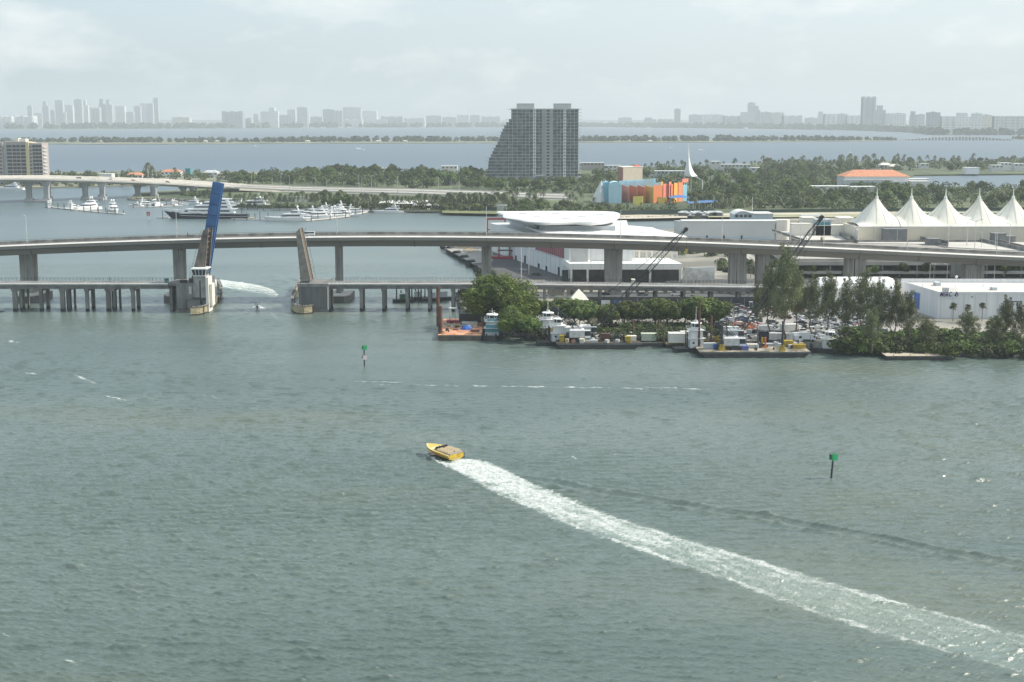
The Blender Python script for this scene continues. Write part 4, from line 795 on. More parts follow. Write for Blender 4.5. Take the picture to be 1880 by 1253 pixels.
for a, b in ((978.5, 983.8), (1033.8, 1038.8)):
    tw.part('wall_strip', MB().box(X(a, YT), YT - 0.9, 2, X(b, YT), YT + 1.6, z1t + 0.3), stripm)
    for i in range(NF):
        zz = z1t - (i + 0.62) * fhh; tw.part('window', MB().box(X((a + b) / 2 - 0.9, YT), YT - 1.0, zz, X((a + b) / 2 + 0.9, YT), YT - 0.85, zz + 1.7), glass)
tw.part('core_wall', MB().box(X(999.5, YT), YT - 1.4, 2, X(1015, YT), YT + 1.6, z1t + 0.2), corem)
tw.part('core_wall', MB().box(X(994.5, YT), YT - 0.6, 2, X(999.5, YT), YT + 1.6, z1t + 0.2), corem)
for i in range(NF):
    zz = z1t - (i + 0.75) * fhh; tw.part('window', MB().box(X(1003.5, YT), YT - 1.5, zz, X(1008.5, YT), YT - 1.35, zz + 2.2), glass)
for px in (949.5, 958.5, 965, 972, 989.5, 1022.5, 1029, 1047, 1054, 1061, 941, 934):
    i0 = next((i for i in range(NF) if lx(i) < px), 0); zt_ = z1t - i0 * fhh
    tw.part('mullion_column', MB().box(X(px, YT) - 0.22, YT - 0.05, 2, X(px, YT) + 0.22, YT + 1.6, zt_ - 0.43), slabm)
tw.part('entrance_canopy', MB().box(X(984, YT), YT - 9, 6.5, X(1000, YT), YT - 0.5, 8), slabm); tw.part('podium', MB().box(X(896, YT), YT - 6, 2, X(1064, YT), YT - 0.95, 5), corem)

# ------------------------------------------------------------ the long causeway viaduct
CW = [(-120, 1205, 24, 56), (-60, 1240, 23, 56), (47, 1275, 22, 56), (165, 1315, 18.8, 56), (265, 1352, 15.4, 58), (330, 1385, 12, 60), (420, 1430, 6.6, 64), (520, 1432, 3.8, 72), (620, 1405, 3.3, 82), (760, 1370, 3.2, 90), (900, 1325, 3.2, 90), (1010, 1290, 3.2, 86), (1060, 1280, 3.2, 80)]
cw = W('causeway_viaduct', 'wide pale multi lane causeway descending from tall grey piers onto the palm lined island', 'bridge', (0, 1300, 0))
def cwi(px):
    q = [float(np.interp(px, [a[0] for a in CW], [a[k] for a in CW])) for k in (1, 2, 3)]; return q
def cws(sec, a0=-120, a1=1060, n=60):
    rr = []
    for i in range(n + 1):
        px = a0 + (a1 - a0) * i / n; Y, z, w_ = cwi(px); x = X(px, Y, z); rr.append([(x, Y + u * w_ + du, z + dz) for u, du, dz in sec])
    return MB().loft(rr)
cw.part('girder', cws([(0, 0, -0.35), (0, 0, -1.1), (0, 5, -3.2), (1, -5, -3.2), (1, 0, -1.1), (1, 0, -0.35)], -120, 452, 40), mat('viaduct_girder', (0.36, 0.37, 0.35), 0.85, scale=0.05, col2=(0.44, 0.44, 0.42), detail=6))
cw.part('embankment', cws([(0, 0, -0.36), (0, -4, -2.2), (1, 4, -2.2), (1, 0, -0.36)], 440, 1060, 40), mat('embankment_gravel', (0.30, 0.285, 0.23), 0.95, scale=0.03, col2=(0.42, 0.39, 0.32), detail=8))
cw.part('road_surface', cws([(0, 0.5, -0.35), (1, -0.5, -0.35), (1, -0.5, -0.2), (0, 0.5, -0.2)]), road_p)
lane = mat('lane_asphalt', (0.26, 0.25, 0.23), 0.9, scale=0.02, col2=(0.33, 0.315, 0.28), sc3=(1, 6, 1), detail=8)
for a, b in ((0.10, 0.40), (0.58, 0.88)): cw.part('carriageway', cws([(a, 0, -0.197), (b, 0, -0.197), (b, 0, -0.17), (a, 0, -0.17)]), lane)
for u, h in ((0.0, 0.8), (0.49, 0.7), (1.0, 0.8)): cw.part('barrier', cws([(u, 0.02, -0.15), (u, 0.45, -0.15), (u, 0.4, h), (u, 0.1, h)]), conc_l)
for gx, (px, hw) in enumerate(((61, 21), (165, 21), (262, 21), (340, 12))):
    Y, z, w_ = cwi(px); zt_ = z - 3.2; pm = mat('viaduct_pier', (0.26, 0.275, 0.28), 0.85, scale=0.1, col2=(0.34, 0.35, 0.35), detail=6)
    for k, (dx, dy) in enumerate(((-hw * 0.4, 9), (0, 38), (hw * 0.42, 11))):
        x = X(px, Y, z) + dx * 0.9; s = MB(); hr = 2.1
        rings = []
        for t, wv in ((0, 1), (0.6, 1), (0.8, 1.25), (0.92, 1.75), (1, 2.4)): rings.append([(x + i * hr * wv, Y + dy + j * 2.2, -1 + (zt_ + 1) * t) for i, j in ((-1, -1), (1, -1), (1, 1), (-1, 1))])
        cw.part('pier', s.loft(rings), pm); cw.part('pier_base', MB().box(x - 3.3, Y + dy - 3.5, -1, x + 3.3, Y + dy + 3.5, 3.4 if px < 300 else 2.6), pm)
    x = X(px, Y, z); cw.part('footing', MB().box(x - 10.5, Y + 3, -1, x + 10.5, Y + 15, 2.0), pm)
lampB = lamp_mesh(12, 2.2, 0.16, m=steel)
LP = [(180, 0.5), (243, 0.5), (272, 0.5), (357, 0.5), (395, 1.02), (462, 1.0), (500, 1.0), (516, 1.0), (532, 0.0), (580, 0.95), (600, 0), (659, 1.0), (664, 0.5), (682, 1), (730, 0), (775, 0), (805, 0.9), (843, 1), (828, 1)]
for i, (px, u) in enumerate(LP):
    Y, z, w_ = cwi(px); yy = Y + u * w_ + (1 if u > 0.9 else -1 if u < 0.1 else 0.3); put(lampB, USED, (X(px, yy, z), yy, z - 0.15), 0.3 + i, 'slim grey road lamp beside the pale causeway carriageways', 'road lamps along the causeway', 1.0 + 0.25 * ((i * 7) % 3) / 2)
# ------------------------------------------------------------ cars
def car_mesh(name, col, kind='car', s_=1.0):
    t = thing(name, name.replace('_', ' ') + ' driving over the bay', 'car'); L_, W_, b = 4.5 * s_, 1.8, MB()
    prof = {'car': ((-1, .35), (-1, .8), (-.62, .92), (-.42, 1.38), (.12, 1.42), (.42, 1.0), (.95, .82), (1, .4)), 'van': ((-1, .4), (-1, 1.9), (.55, 1.95), (.78, 1.25), (1, 1.05), (1, .45)), 'suv': ((-1, .4), (-1, 1.0), (-.93, 1.62), (.2, 1.66), (.45, 1.12), (.96, .98), (1, .45))}[kind]
    rings = [[(x * L_ / 2, y * (1 if z < 1.05 else 0.84), z) for x, z in prof] for y in (-W_ / 2, -W_ / 2 + .06, W_ / 2 - .06, W_ / 2)]
    b.loft(rings); b.build('body', mat('car_paint_' + name, col, 0.25, var=0.03), t)
    g = MB(); zt_ = max(z for x, z in prof); w2 = W_ / 2 * 0.84 + 0.035
    xs_ = [x * L_ / 2 for x, z in prof if z > 1.2]; xa, xb = min(xs_), max(xs_)
    for sg in (-1, 1): g.add([(xa + .12, sg * w2 * 1.05, 1.02), (xb + .18, sg * w2 * 1.05, 1.02), (xb - .02, sg * w2, zt_ - .12), (xa + .2, sg * w2, zt_ - .12)], [(0, 1, 2, 3)])
    q = [p for p in prof if p[1] > 0.9]
    fx = [(x * L_ / 2, z) for x, z in prof]; k = max(i for i, p in enumerate(prof) if p[1] == zt_)
    (ax, az), (bx, bz) = fx[k], fx[k + 1]; g.add([(ax + .05, -w2 * .9, az + .02), (ax + .05, w2 * .9, az + .02), (bx + .02, w2 * .98, bz + .06), (bx + .02, -w2 * .98, bz + .06)], [(0, 1, 2, 3)])
    (ax, az), (bx, bz) = fx[1 if kind != 'car' else 2], fx[2 if kind != 'car' else 3]
    if kind != 'van': g.add([(ax - .03, -w2 * .9, az + .05), (ax - .03, w2 * .9, az + .05), (bx - .05, w2 * .9, bz - .03), (bx - .05, -w2 * .9, bz - .03)], [(0, 1, 2, 3)])
    g.build('window', glass, t)
    for x in (-.62, .62):
        for sg in (-1, 1): MB().tube((x * L_ / 2, sg * (W_ / 2 - .2), .33), (x * L_ / 2, sg * (W_ / 2 + .02), .33), .33, n=10).build('wheel', black, t)
    return t
CARS = {'white': car_mesh('white_car', (0.70, 0.70, 0.69)), 'silver': car_mesh('silver_car', (0.38, 0.39, 0.40)), 'black': car_mesh('black_car', (0.02, 0.02, 0.022)), 'grey': car_mesh('grey_suv', (0.14, 0.15, 0.16), 'suv'),
        'white suv': car_mesh('white_suv', (0.68, 0.68, 0.66), 'suv'), 'red': car_mesh('red_car', (0.30, 0.03, 0.025)), 'blue': car_mesh('blue_car', (0.03, 0.07, 0.18)), 'white van': car_mesh('white_van', (0.72, 0.72, 0.70), 'van', 1.15)}
for px, u, k, h, lb_ in ((172, 0.3, 'white', 0, 'white car driving on the far causeway above the left marina'), (145, 0.3, 'white van', 0, 'white van on the far causeway near the left edge'), (203, .25, 'silver', 0, 'silver car on the far causeway right of the white van'), (244, 0.3, 'red', 0, 'red car on the far causeway descending slope'),
                         (308, 0.25, 'grey', 0, 'dark car low on the descending far causeway'), (205, 0.7, 'white suv', 0, 'pale suv on the farther carriageway of the causeway'), (880, .25, 'white', 0, 'white car at the palm end of the causeway'), (905, .7, 'silver', 0, 'silver car at the far right end of the causeway')):
    Y, z, w_ = cwi(px); put(CARS[k], USED, (X(px, Y + u * w_, z), Y + u * w_, z - 0.17), 0.15 + h, lb_, 'cars on the causeway')
z = zb(563) - 1.12; put(CARS['white van'], USED, (X(566, YB + 15, z), YB + 16, z), math.pi, 'white van driving on the high bridge beside the raised right leaf', None)
# two people walking on the high bridge footway and one on the low bridge
def person(loc, rz, label, shirt, trouser):
    t = thing('person', label, 'person', loc, rz); s = MB()
    def limb(pts, rs, m_):
        q = MB()
        for a, b, r0, r1 in zip(pts, pts[1:], rs, rs[1:]): q.tube(a, b, r0, r1, 8)
        return q
    rings = []
    body = MB()
    for z, rx, ry in ((0.84, .17, .12), (0.95, .18, .13), (1.10, .15, .11), (1.32, .19, .13), (1.44, .20, .11), (1.50, .07, .07), (1.56, .06, .06), (1.60, .07, .08), (1.70, .085, .105), (1.80, .05, .06)):
        rings.append([(rx * math.cos(a * math.pi / 5), ry * math.sin(a * math.pi / 5), z) for a in range(10)])
    body.loft(rings)
    for sg in (-1, 1):
        for a, b, r0, r1 in (((0, sg * .09, .86), (.05 * sg, sg * .10, .48), .085, .06), ((.05 * sg, sg * .10, .48), (-.08 * sg, sg * .10, .06), .058, .04), ((-.08 * sg, sg * .1, .05), (-.08 * sg + .2, sg * .1, .03), .045, .03), ((0, sg * .20, 1.42), (-.05 * sg, sg * .26, 1.12), .05, .04), ((-.05 * sg, sg * .26, 1.12), (.1, sg * .25, .88), .038, .03), ((.1, sg * .25, .88), (.12, sg * .25, .78), .03, .015)): body.tube(a, b, r0, r1, 8)
    body.build('body', mat('skin', (0.30, 0.17, 0.11), 0.6, var=0.05), t)
    sh = MB(); sh.loft([[(rx * 1.1 * math.cos(a * math.pi / 5), ry * 1.12 * math.sin(a * math.pi / 5), z) for a in range(10)] for z, rx, ry in rings and ((0.92, .19, .14), (1.10, .165, .125), (1.32, .20, .145), (1.45, .205, .12), (1.50, .08, .08))])
    for sg in (-1, 1): sh.tube((0, sg * .20, 1.43), (-.04 * sg, sg * .245, 1.2), .062, .055, 8)
    sh.build('shirt', shirt, t); tr = MB()
    for sg in (-1, 1): tr.tube((0, sg * .09, .94), (.05 * sg, sg * .10, .48), .10, .075, 8); tr.tube((.05 * sg, sg * .10, .48), (-.08 * sg, sg * .10, .1), .072, .055, 8)
    tr.build('trousers', trouser, t); MB().ball((0, 0, 1.735), .10, (8, 5), 0.85).build('hair', dksteel, t)
z = zb(345) - 1.12; person((X(345, YB + 21, z), YB + 21, z + 0.4), 0, 'person in dark clothes walking on the far footway of the high bridge', dksteel, navy)
z = zl(201); person((X(201, 562, z), 562.4, z - 0.25), 0, 'person in dark clothes walking on the left part of the low bridge', navy, dksteel)
# ------------------------------------------------------------ cruise terminal with the stacked white roofs
term_w = mat('terminal_white_panel', (0.66, 0.67, 0.65), 0.6, scale=0.08, col2=(0.74, 0.745, 0.73), detail=6)
roofw = mat('white_roof_membrane', (0.74, 0.74, 0.71), 0.6, scale=0.05, col2=(0.80, 0.80, 0.78), detail=5)
tm = W('cruise_terminal', 'large white cruise terminal with two stacked rounded roof plates and a sloping side wall', 'terminal building', (X(1050, 680, 2), 680, 2))
def gp(px, py, z): return tuple(at(px, py, z)[:2])
# upper roof plate
def plate(pts, z0, z1, inset=2.2, name='roof_plate'):
    c = (sum(p[0] for p in pts) / len(pts), sum(p[1] for p in pts) / len(pts))
    def sc_(k, dz): 
        out = []
        for p in pts:
            d = Vector((c[0] - p[0], c[1] - p[1])); L_ = d.length; d.normalize(); out.append((p[0] + d.x * k, p[1] + d.y * k, dz))
        return out
    rq = random.Random(len(pts)); low_ = sc_(inset * 2.2, z0); low_ = [(x + rq.uniform(-1.6, 1.6), y + rq.uniform(0, 3.2), z + rq.uniform(0, .7)) for x, y, z in low_]
    rr = [low_, sc_(inset * 0.8, z0 + 0.9), sc_(0.15, (z0 + z1) / 2 + 0.4), sc_(0, z1 - 0.5), sc_(inset * 0.5, z1)]
    s = MB().loft(rr); tm.part(name, s, roofw, smooth=False)
def curve_poly(pts, n=3):
    out = []
    for i in range(len(pts)):
        p0, p1, p2, p3 = [Vector((*pts[(i + k) % len(pts)], 0)) for k in (-1, 0, 1, 2)]
        for k in range(n):
            t = k / n; q = 0.5 * ((2 * p1) + (p2 - p0) * t + (2 * p0 - 5 * p1 + 4 * p2 - p3) * t * t + (3 * p1 - p0 - 3 * p2 + p3) * t ** 3); out.append((q.x, q.y))
    return out
zu = 24.8
plate(curve_poly([gp(968, 405.5, zu), (gp(1010, 407, zu)), gp(1060, 406, zu), gp(1100, 407, zu), gp(1128, 403, zu), gp(1137, 396, zu), gp(1130, 389, zu), gp(1060, 387.5, zu), gp(985, 387.5, zu), gp(940, 388, zu), gp(911, 388.5, zu), gp(923, 393, zu), gp(925, 398, zu), gp(950, 402, zu)]), zu - 2.7, zu)
zl_ = 19.6
plate([gp(*q, zl_) for q in ((1000, 428), (1060, 432.5), (1130, 434), (1200, 433), (1245, 437), (1262, 434), (1238, 428), (1207, 421), (1200, 418), (1160, 414.5), (1120, 414), (1040, 414.5), (964, 415.5))], zl_ - 2.2, zl_, 1.2)
# body: plan polygon and long left wall
A, B_, Cc, D = at(1045, 513, 2), at(900, 461, 2), at(1180, 450, 2), at(1240, 505, 2)
tm.part('hall_wall', MB().prism([A[:2], gp(1160, 511, 2), gp(1150, 455, 2), B_[:2]], 1.9, 17.6), term_w)
tm.part('upper_wall', MB().prism([gp(1000, 430, 17.6), gp(1130, 431, 17.6), gp(1115, 412, 17.6), gp(935, 412, 17.6)], 17.4, zu - 3.0), greywall)
tm.part('upper_glass', MB().prism([gp(985, 424, 18.5), gp(1100, 424, 18.5), gp(1100, 421, 18.5), gp(975, 421, 18.5)], 17.9, 20.8), glass)
fy = 634.0                                       # plane of the front
def fx(px, z=8): return X(px, fy, z)
tm.part('front_canopy', MB().prism([(fx(1045), fy), (fx(1252), fy), (fx(1238), fy + 26), (fx(1035), fy + 26)], 7.9, 10.6, None), roofw)
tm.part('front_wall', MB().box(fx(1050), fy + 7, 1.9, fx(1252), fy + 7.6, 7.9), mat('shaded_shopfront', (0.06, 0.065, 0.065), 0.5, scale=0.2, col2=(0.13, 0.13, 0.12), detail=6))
tm.part('side_screen', MB().box(fx(1032), fy + 2, 1.9, fx(1044), fy + 2.5, 7.5), glass)
for px in (1047, 1077, 1128, 1192, 1247): tm.part('column', MB().box(fx(px), fy + 0.1, 1.9, fx(px) + 0.95, fy + 1.1, 7.9), white)
for a, b in ((1042, 1050), (1081, 1088)): tm.part('column', MB().box(fx(a) + 0.8, fy + 5, 10.6, fx(b) - 0.3, fy + 6, 17.5), white)
tm.part('upper_panel', MB().box(fx(1049), fy + 8.2, 10.6, fx(1081), fy + 8.7, 17.5), mat('mesh_screen', (0.42, 0.43, 0.42), 0.7, scale=0.3, col2=(0.50, 0.51, 0.50)))
tm.part('upper_panel', MB().box(fx(1087), fy + 10.5, 10.6, fx(1165), fy + 11.1, 17.5), white)
for k in range(8): tm.part('roof_post', MB().box(fx(1168 + k * 12), fy + 16 + (k % 2) * 5, 10.4, fx(1168 + k * 12) + 0.6, fy + 16.6 + (k % 2) * 5, 16.6), white)
tm.part('roof_edge_beam', MB().box(fx(1160), fy + 12, 16.6, fx(1262), fy + 13, 18.2), roofw)
for k in range(13):
    a = X(1254 + k * 4.7, fy - 1, 6); hgt_ = 9.4 - k * 0.22
    tm.part('louvre_panel', MB().box(a, fy - 1 + k * 0.35, 1.9, a + 0.82, fy - 0.7 + k * 0.35, hgt_), white_d)
tm.part('louvre_backing', MB().prism([(X(1254, fy, 6), fy + 0.8), (X(1315, fy, 6), fy + 5.0), (X(1315, fy, 6), fy + 6), (X(1254, fy, 6), fy + 1.8)], 1.9, 8.6), greywall)
rg = random.Random(5)
for px, py in ((1068, 398), (1020, 393), (985, 399), (1100, 395), (1040, 402), (960, 393), (1005, 421), (1065, 426), (1130, 425), (1180, 427)):
    zz = zu if py < 405 else zl_; x, y = gp(px, py, zz); tm.part('roof_unit', MB().box(x - 2, y - 1, zz - 0.02, x + 2, y + 1.2, zz + 0.35), greywall)
dv = (B_ - A).normalized(); nv = Vector((-dv.y, dv.x, 0)) * 1.0
if nv.x > 0: nv = -nv
def wallbox(t0, t1, z0, z1, out=0.15): 
    L_ = (B_ - A).length; p, q = A + dv * (L_ * t0), A + dv * (L_ * t1)
    return MB().prism([tuple((p + nv * out)[:2]), tuple((p - nv * 0.1)[:2]), tuple((q - nv * 0.1)[:2]), tuple((q + nv * out)[:2])], z0, z1)
for t in (0.10, 0.24, 0.33, 0.5, 0.62): tm.part('door', wallbox(t, t + 0.02, 2, 6.0 if t in (0.10, 0.5) else 4.4, 0.12), glass)
redm = mat('dark_red_lettering', (0.28, 0.07, 0.09), 0.6, var=0.15)
rg = random.Random(12)                             # the tall red lettering on the side wall, too blurred in the photo to spell
pos = 0.055
for k in range(14):
    wd = 0.018; st = [0, wd * 0.62]
    for q in range(2): tm.part('lettering', wallbox(pos + st[q], pos + st[q] + 0.0062, 10.8, 16.9, 0.2), redm)
    for zz in rg.sample([10.8, 12.7, 13.6, 15.9], 2): tm.part('lettering', wallbox(pos + 0.0062, pos + wd * 0.62, zz, zz + 0.9, 0.2), redm)
    pos += 0.0235
for k in range(18): tm.part('panel_joint', wallbox(0.05 + k * 0.05, 0.0515 + k * 0.05, 2.0, 10.0, 0.11), greywall)
for k in range(12): tm.part('panel_joint', MB().box(fx(1052 + k * 16.5), fy - 0.03, 8.0, fx(1052 + k * 16.5) + 0.12, fy + 0.1, 10.5), greywall)
for k in range(6): tm.part('panel_joint', MB().box(fx(1096 + k * 12), fy + 10.45, 10.7, fx(1096 + k * 12) + 0.1, fy + 10.52, 17.4), greywall)
tm.part('wall_groove', wallbox(0.0, 0.9, 10.1, 10.4, 0.12), greywall)
# red passenger gangways on the quay
def gangway(px, py, L_, hh, label):
    p = at(px, py, 2); g = W('boarding_gangway', label, 'gangway', tuple(p)); x, y = p.x, p.y
    for a in (0, L_): 
        for b in (0, 4): g.part('leg', MB().box(x + a - 0.35, y + b, 2, x + a + 0.35, y + b + 0.7, 2 + hh), red)
    g.part('beam', MB().box(x - 0.6, y + 0.1, 2 + hh, x + L_ + 0.6, y + 0.7, 2.9 + hh), red); g.part('beam', MB().box(x - 0.6, y + 4.0, 2 + hh, x + L_ + 0.6, y + 4.6, 2.9 + hh), red)
    g.part('walkway', MB().box(x - 0.6, y + 0.9, 2 + hh * 0.52, x + L_ + 1.8, y + 3.9, 2.5 + hh * 0.52), dksteel); g.part('platform', MB().box(x - 5, y - 0.5, 2, x + L_ + 6, y + 5, 3.4), red)
gangway(895, 444, 10.5, 13.0, 'tall red steel boarding gangway on the quay behind the high bridge')
gangway(916, 476, 5.5, 8.0, 'smaller dark red gangway against the sloping terminal wall')
# quay edge fenders, barriers, quay parts
for i, (px, py) in enumerate(((829, 463), (841, 471.5), (854, 480), (866, 489), (880, 499), (818, 457))):
    p = at(px, py); f = W('quay_fender', ('round black rubber fender on the quay wall, ' + ('second', 'third', 'fourth', 'fifth', 'nearest', 'farthest')[i] + ' one along the quay'), 'fender', tuple(p), 'black fenders along the quay')
    f.part('drum', MB().tube((p.x - 1.7, p.y - 2.2, 1.5), (p.x + 0.6, p.y + 1.4, 1.5), 1.9, n=16), black)
    f.part('end_plate', MB().tube((p.x - 1.85, p.y - 2.42, 1.5), (p.x - 1.7, p.y - 2.2, 1.5), 1.25, n=14), dksteel)
    f.part('bracket', MB().box(p.x - 0.4, p.y + 0.6, 0.5, p.x + 1.6, p.y + 2.2, 2.6), dksteel)
for i, (a, b) in enumerate((((850, 462), (868, 459)), ((858, 466), (878, 462)), ((845, 456), (860, 455)))):
    p, q = at(*a, 2.1), at(*b, 2.1); s = MB()
    for h in (0.5, 1.1): s.bar(p + Vector((0, 0, h)), q + Vector((0, 0, h)), 0.16)
    for t in range(6): r_ = p.lerp(q, t / 5); s.bar(r_, r_ + Vector((0, 0, 1.2)), 0.14)
    single('safety_barrier', s, yellow_s, ('yellow safety barrier on the sunlit quay, ' + ('middle', 'nearest', 'farthest')[i] + ' one'), 'barrier', tuple(p), 'yellow barriers on the quay')
# the long white shed behind, the small hall on top, curved end
Yw = 838; ws_ = W('channel_side_shed', 'long plain white shed with a bluish lower wall behind the high bridge', 'warehouse', (X(1340, Yw), Yw, 2)); zt = Z(407, Yw)
ws_.part('wall', MB().prism([(X(1252, Yw), Yw), (X(1425, Yw), Yw), (X(1425, Yw), Yw + 9), (X(1240, Yw), Yw + 9)], 2, zt), mat('white_shed_wall', (0.52, 0.53, 0.52), 0.8, scale=0.05, col2=(0.60, 0.61, 0.60)))
ws_.part('lower_wall', MB().box(X(1252, Yw), Yw - 0.25, 2, X(1424.5, Yw), Yw, 6.2), mat('bluish_lower_wall', (0.42, 0.52, 0.58), 0.6, scale=0.03, col2=(0.56, 0.61, 0.63), detail=5))
ws_.part('roof_edge', MB().box(X(1252, Yw) - 0.3, Yw - 0.5, zt, X(1425, Yw) + 0.3, Yw + 9.4, zt + 0.5), white)
pl_ = [(X(1425, Yw) + 0.3, Yw + 1.0)] + [(X(1440, Yw) + 3.6 * math.sin(t), Yw + 4.6 - 3.6 * math.cos(t)) for t in np.linspace(0, math.pi, 9)] + [(X(1425, Yw) + 0.3, Yw + 8.2)]
ws_.part('rounded_end', MB().prism(pl_, 2, Z(404.5, Yw)), creamw)
for px in (1296, 1327, 1359.5, 1422): ws_.part('door', MB().box(X(px, Yw), Yw - 0.4, 2, X(px + (3 if px < 1400 else 1.8), Yw), Yw - 0.27, 6.6 if px < 1400 else zt - 1), glass)
ws_.part('roof_hut', MB().box(X(1283, Yw), Yw - 3.6, 2, X(1303, Yw), Yw - 0.6, 4.6), greywall)
Yh = 862; hb = W('gabled_hall', 'small pale blue hall with a wavy roof and four dark windows above the white shed', 'building', (X(1380, Yh), Yh, 2))
bluew = mat('pale_blue_cladding', (0.40, 0.47, 0.52), 0.7, var=0.05)
pf = [(1346, 395), (1352, 391), (1357, 389.3), (1362, 388.6), (1368, 389.5), (1376, 392), (1384, 393.5), (1390, 393.5), (1418, 393.5)]
s = MB(); q = [(X(a, Yh), Z(b, Yh)) for a, b in pf]; n = len(q)
s.loft([[(q[0][0], y, 2)] + [(a, y, b) for a, b in q] + [(q[-1][0], y, 2)] for y in (Yh, Yh + 16)]); hb.part('wall', s, bluew)
s = MB(); s.loft([[(a, y, b + 0.01) for a, b in q] + [(a, y, b + 0.5) for a, b in q[::-1]] for y in (Yh - 0.8, Yh + 16.8)]); hb.part('roof', s, white)
for k in range(4): hb.part('window', MB().box(X(1348.5 + k * 8, Yh), Yh - 0.1, Z(399.5, Yh), X(1354.5 + k * 8, Yh), Yh + 0.1, Z(394.3, Yh)), glass)
for k in (1400, 1409): hb.part('window', MB().box(X(k, Yh), Yh - 0.1, Z(399.5, Yh), X(k + 5, Yh), Yh + 0.1, Z(395.3, Yh)), greywall)
hb.part('flagpole', MB().tube((X(1382, Yh), Yh + 5, 2), (X(1382, Yh), Yh + 5, Z(363, Yh)), 0.22, 0.12), white_d)
# cream service buildings between the shed and the tents
Ys = 790
for a, b, t, dp, m_, nm, lb_ in ((1472, 1496, 401, 10, creamw, 'cream_block', 'cream box building with a flat roof left of the tent hall'), (1452, 1490, 412, 5, creamw, 'low_wing', 'low cream wing in front of the leftmost cream box'), (1496, 1524, 404.5, 8, greywall, 'grey_link_building', 'grey glazed link building between two cream boxes'),
                                 (1540, 1566, 401.5, 14, creamw, 'cream_block', 'cream box building touching the left end of the tent roof'), (1495, 1552, 415, 6, creamw, 'low_wing', 'long low cream terrace wall below the crane boom'), (1473, 1506, 395.5, 2, white, 'white_frame_canopy', 'thin white frame canopy standing behind the cream box')):
    yy = Ys + (12 if t < 402 and nm != 'white_frame_canopy' else 0) + (60 if nm == 'white_frame_canopy' else 0); o = W(nm, lb_, 'building', (X((a + b) / 2, yy), yy, 2)); zt = Z(t, yy)
    if nm == 'white_frame_canopy':
        for px in (a, b - 1.5): o.part('post', MB().box(X(px, yy), yy, 2, X(px + 1.5, yy), yy + 2, zt - 1), m_)
        o.part('roof', MB().box(X(a, yy) - 1, yy - 0.5, zt - 1, X(b, yy) + 1, yy + 4, zt), m_); continue
    o.part('wall', MB().box(X(a, yy), yy, 2, X(b, yy), yy + dp, zt), m_); o.part('roof_coping', MB().box(X(a, yy) - 0.25, yy - 0.25, zt, X(b, yy) + 0.25, yy + dp + 0.25, zt + 0.35), m_)
    if nm == 'grey_link_building': o.part('window', MB().box(X(a + 2, yy), yy - 0.1, zt - 3.2, X(b - 2, yy), yy + 0.05, zt - 1), tealp)
# ------------------------------------------------------------ tent hall
YTt = 762.0; tn = W('tent_roof_hall', 'long cream hall under a row of pointed white tensile tent roofs', 'tent hall', (X(1700, YTt), YTt, 8))
pk = [1609, 1672.5, 1735, 1797, 1859, 1921]; hw = (pk[1] - pk[0]) / 2 / F * (YTt * cp + 50 * sp); dpt = 15.0; ze, zp = Z(416.5, YTt), 33.0; ze2 = ze + 5
for k, px in enumerate(pk):
    cx = X(px, YTt + dpt, 25); NX, NY = 22, 20; vs = []
    for i in range(NX + 1):
        for j in range(NY + 1):
            u, v = i / NX * 2 - 1, j / NY * 2 - 1
            if k == 0 and u < 0: ux = u * 1.35
            else: ux = u
            base = ze + (ze2 - ze) * (1 - v * v) ** 0.8 * (1.0 if not (k == 0 and u < 0) else 1 - 0.75 * abs(u) ** 2)
            r = max((abs(u) ** 2.4 + abs(v) ** 2.4) ** (1 / 2.4), max(abs(u), abs(v))); r = min(1.0, r)
            ang = math.atan2(v, u); cre = 0.035 * abs(math.sin(2 * ang)) * r * (1 - r) * 4
            f = (1 - r) ** 1.42 * (1 - cre * 2)
            vs.append((cx + ux * hw, YTt + dpt + v * dpt, base + (zp - base) * f))
    fs = [(i * (NY + 1) + j, (i + 1) * (NY + 1) + j, (i + 1) * (NY + 1) + j + 1, i * (NY + 1) + j + 1) for i in range(NX) for j in range(NY)]
    o = MB().add(vs, fs); ob = tn.part('tent_roof', o, cream, smooth=True)
    sm_ = MB()
    for a_ in range(12):
        th = a_ * math.pi / 6 + .26; pr = None
        for r_ in (0.06, 0.15, 0.27, 0.42, 0.58, 0.76, 0.95):
            u, v = r_ * math.cos(th), r_ * math.sin(th); ux = u * 1.35 if (k == 0 and u < 0) else u
            base = ze + (ze2 - ze) * (1 - v * v) ** 0.8 * (1.0 if not (k == 0 and u < 0) else 1 - 0.75 * abs(u) ** 2); rr_ = min(1, max((abs(u) ** 2.4 + abs(v) ** 2.4) ** (1 / 2.4), max(abs(u), abs(v))))
            q = Vector((cx + ux * hw, YTt + dpt + v * dpt, base + (zp - base) * (1 - rr_) ** 1.42 + 0.06))
            if pr: sm_.bar(pr, q, 0.14, 0.10)
            pr = q
    tn.part('fabric_seam', sm_, mat('seam_grey', (0.50, 0.49, 0.44), .8))
    tn.part('mast', MB().tube((cx, YTt + dpt, zp - 1.0), (cx, YTt + dpt, zp + 4.6), 0.42, 0.10, 8).tube((cx, YTt + dpt, zp - 1.6), (cx, YTt + dpt, zp + 0.2), 1.0, 0.7, 10), white)
xa, xb = X(1571, YTt, 15), X(1965, YTt, 15)
for a, b in zip(np.linspace(xa, xb, 13)[:-1], np.linspace(xa, xb, 13)[1:]): tn.part('wall_panel', MB().box(a + 0.03, YTt + 0.2, 4, b - 0.03, YTt + 2 * dpt - 0.4, ze - 0.1), mat('warm_cream_wall', (0.62, 0.57, 0.45), 0.85, scale=0.05, col2=(0.68, 0.63, 0.52)))
tn.part('eave_trim', MB().box(xa - 0.3, YTt - 0.1, ze - 0.35, xb, YTt + 0.25, ze + 0.15), white)
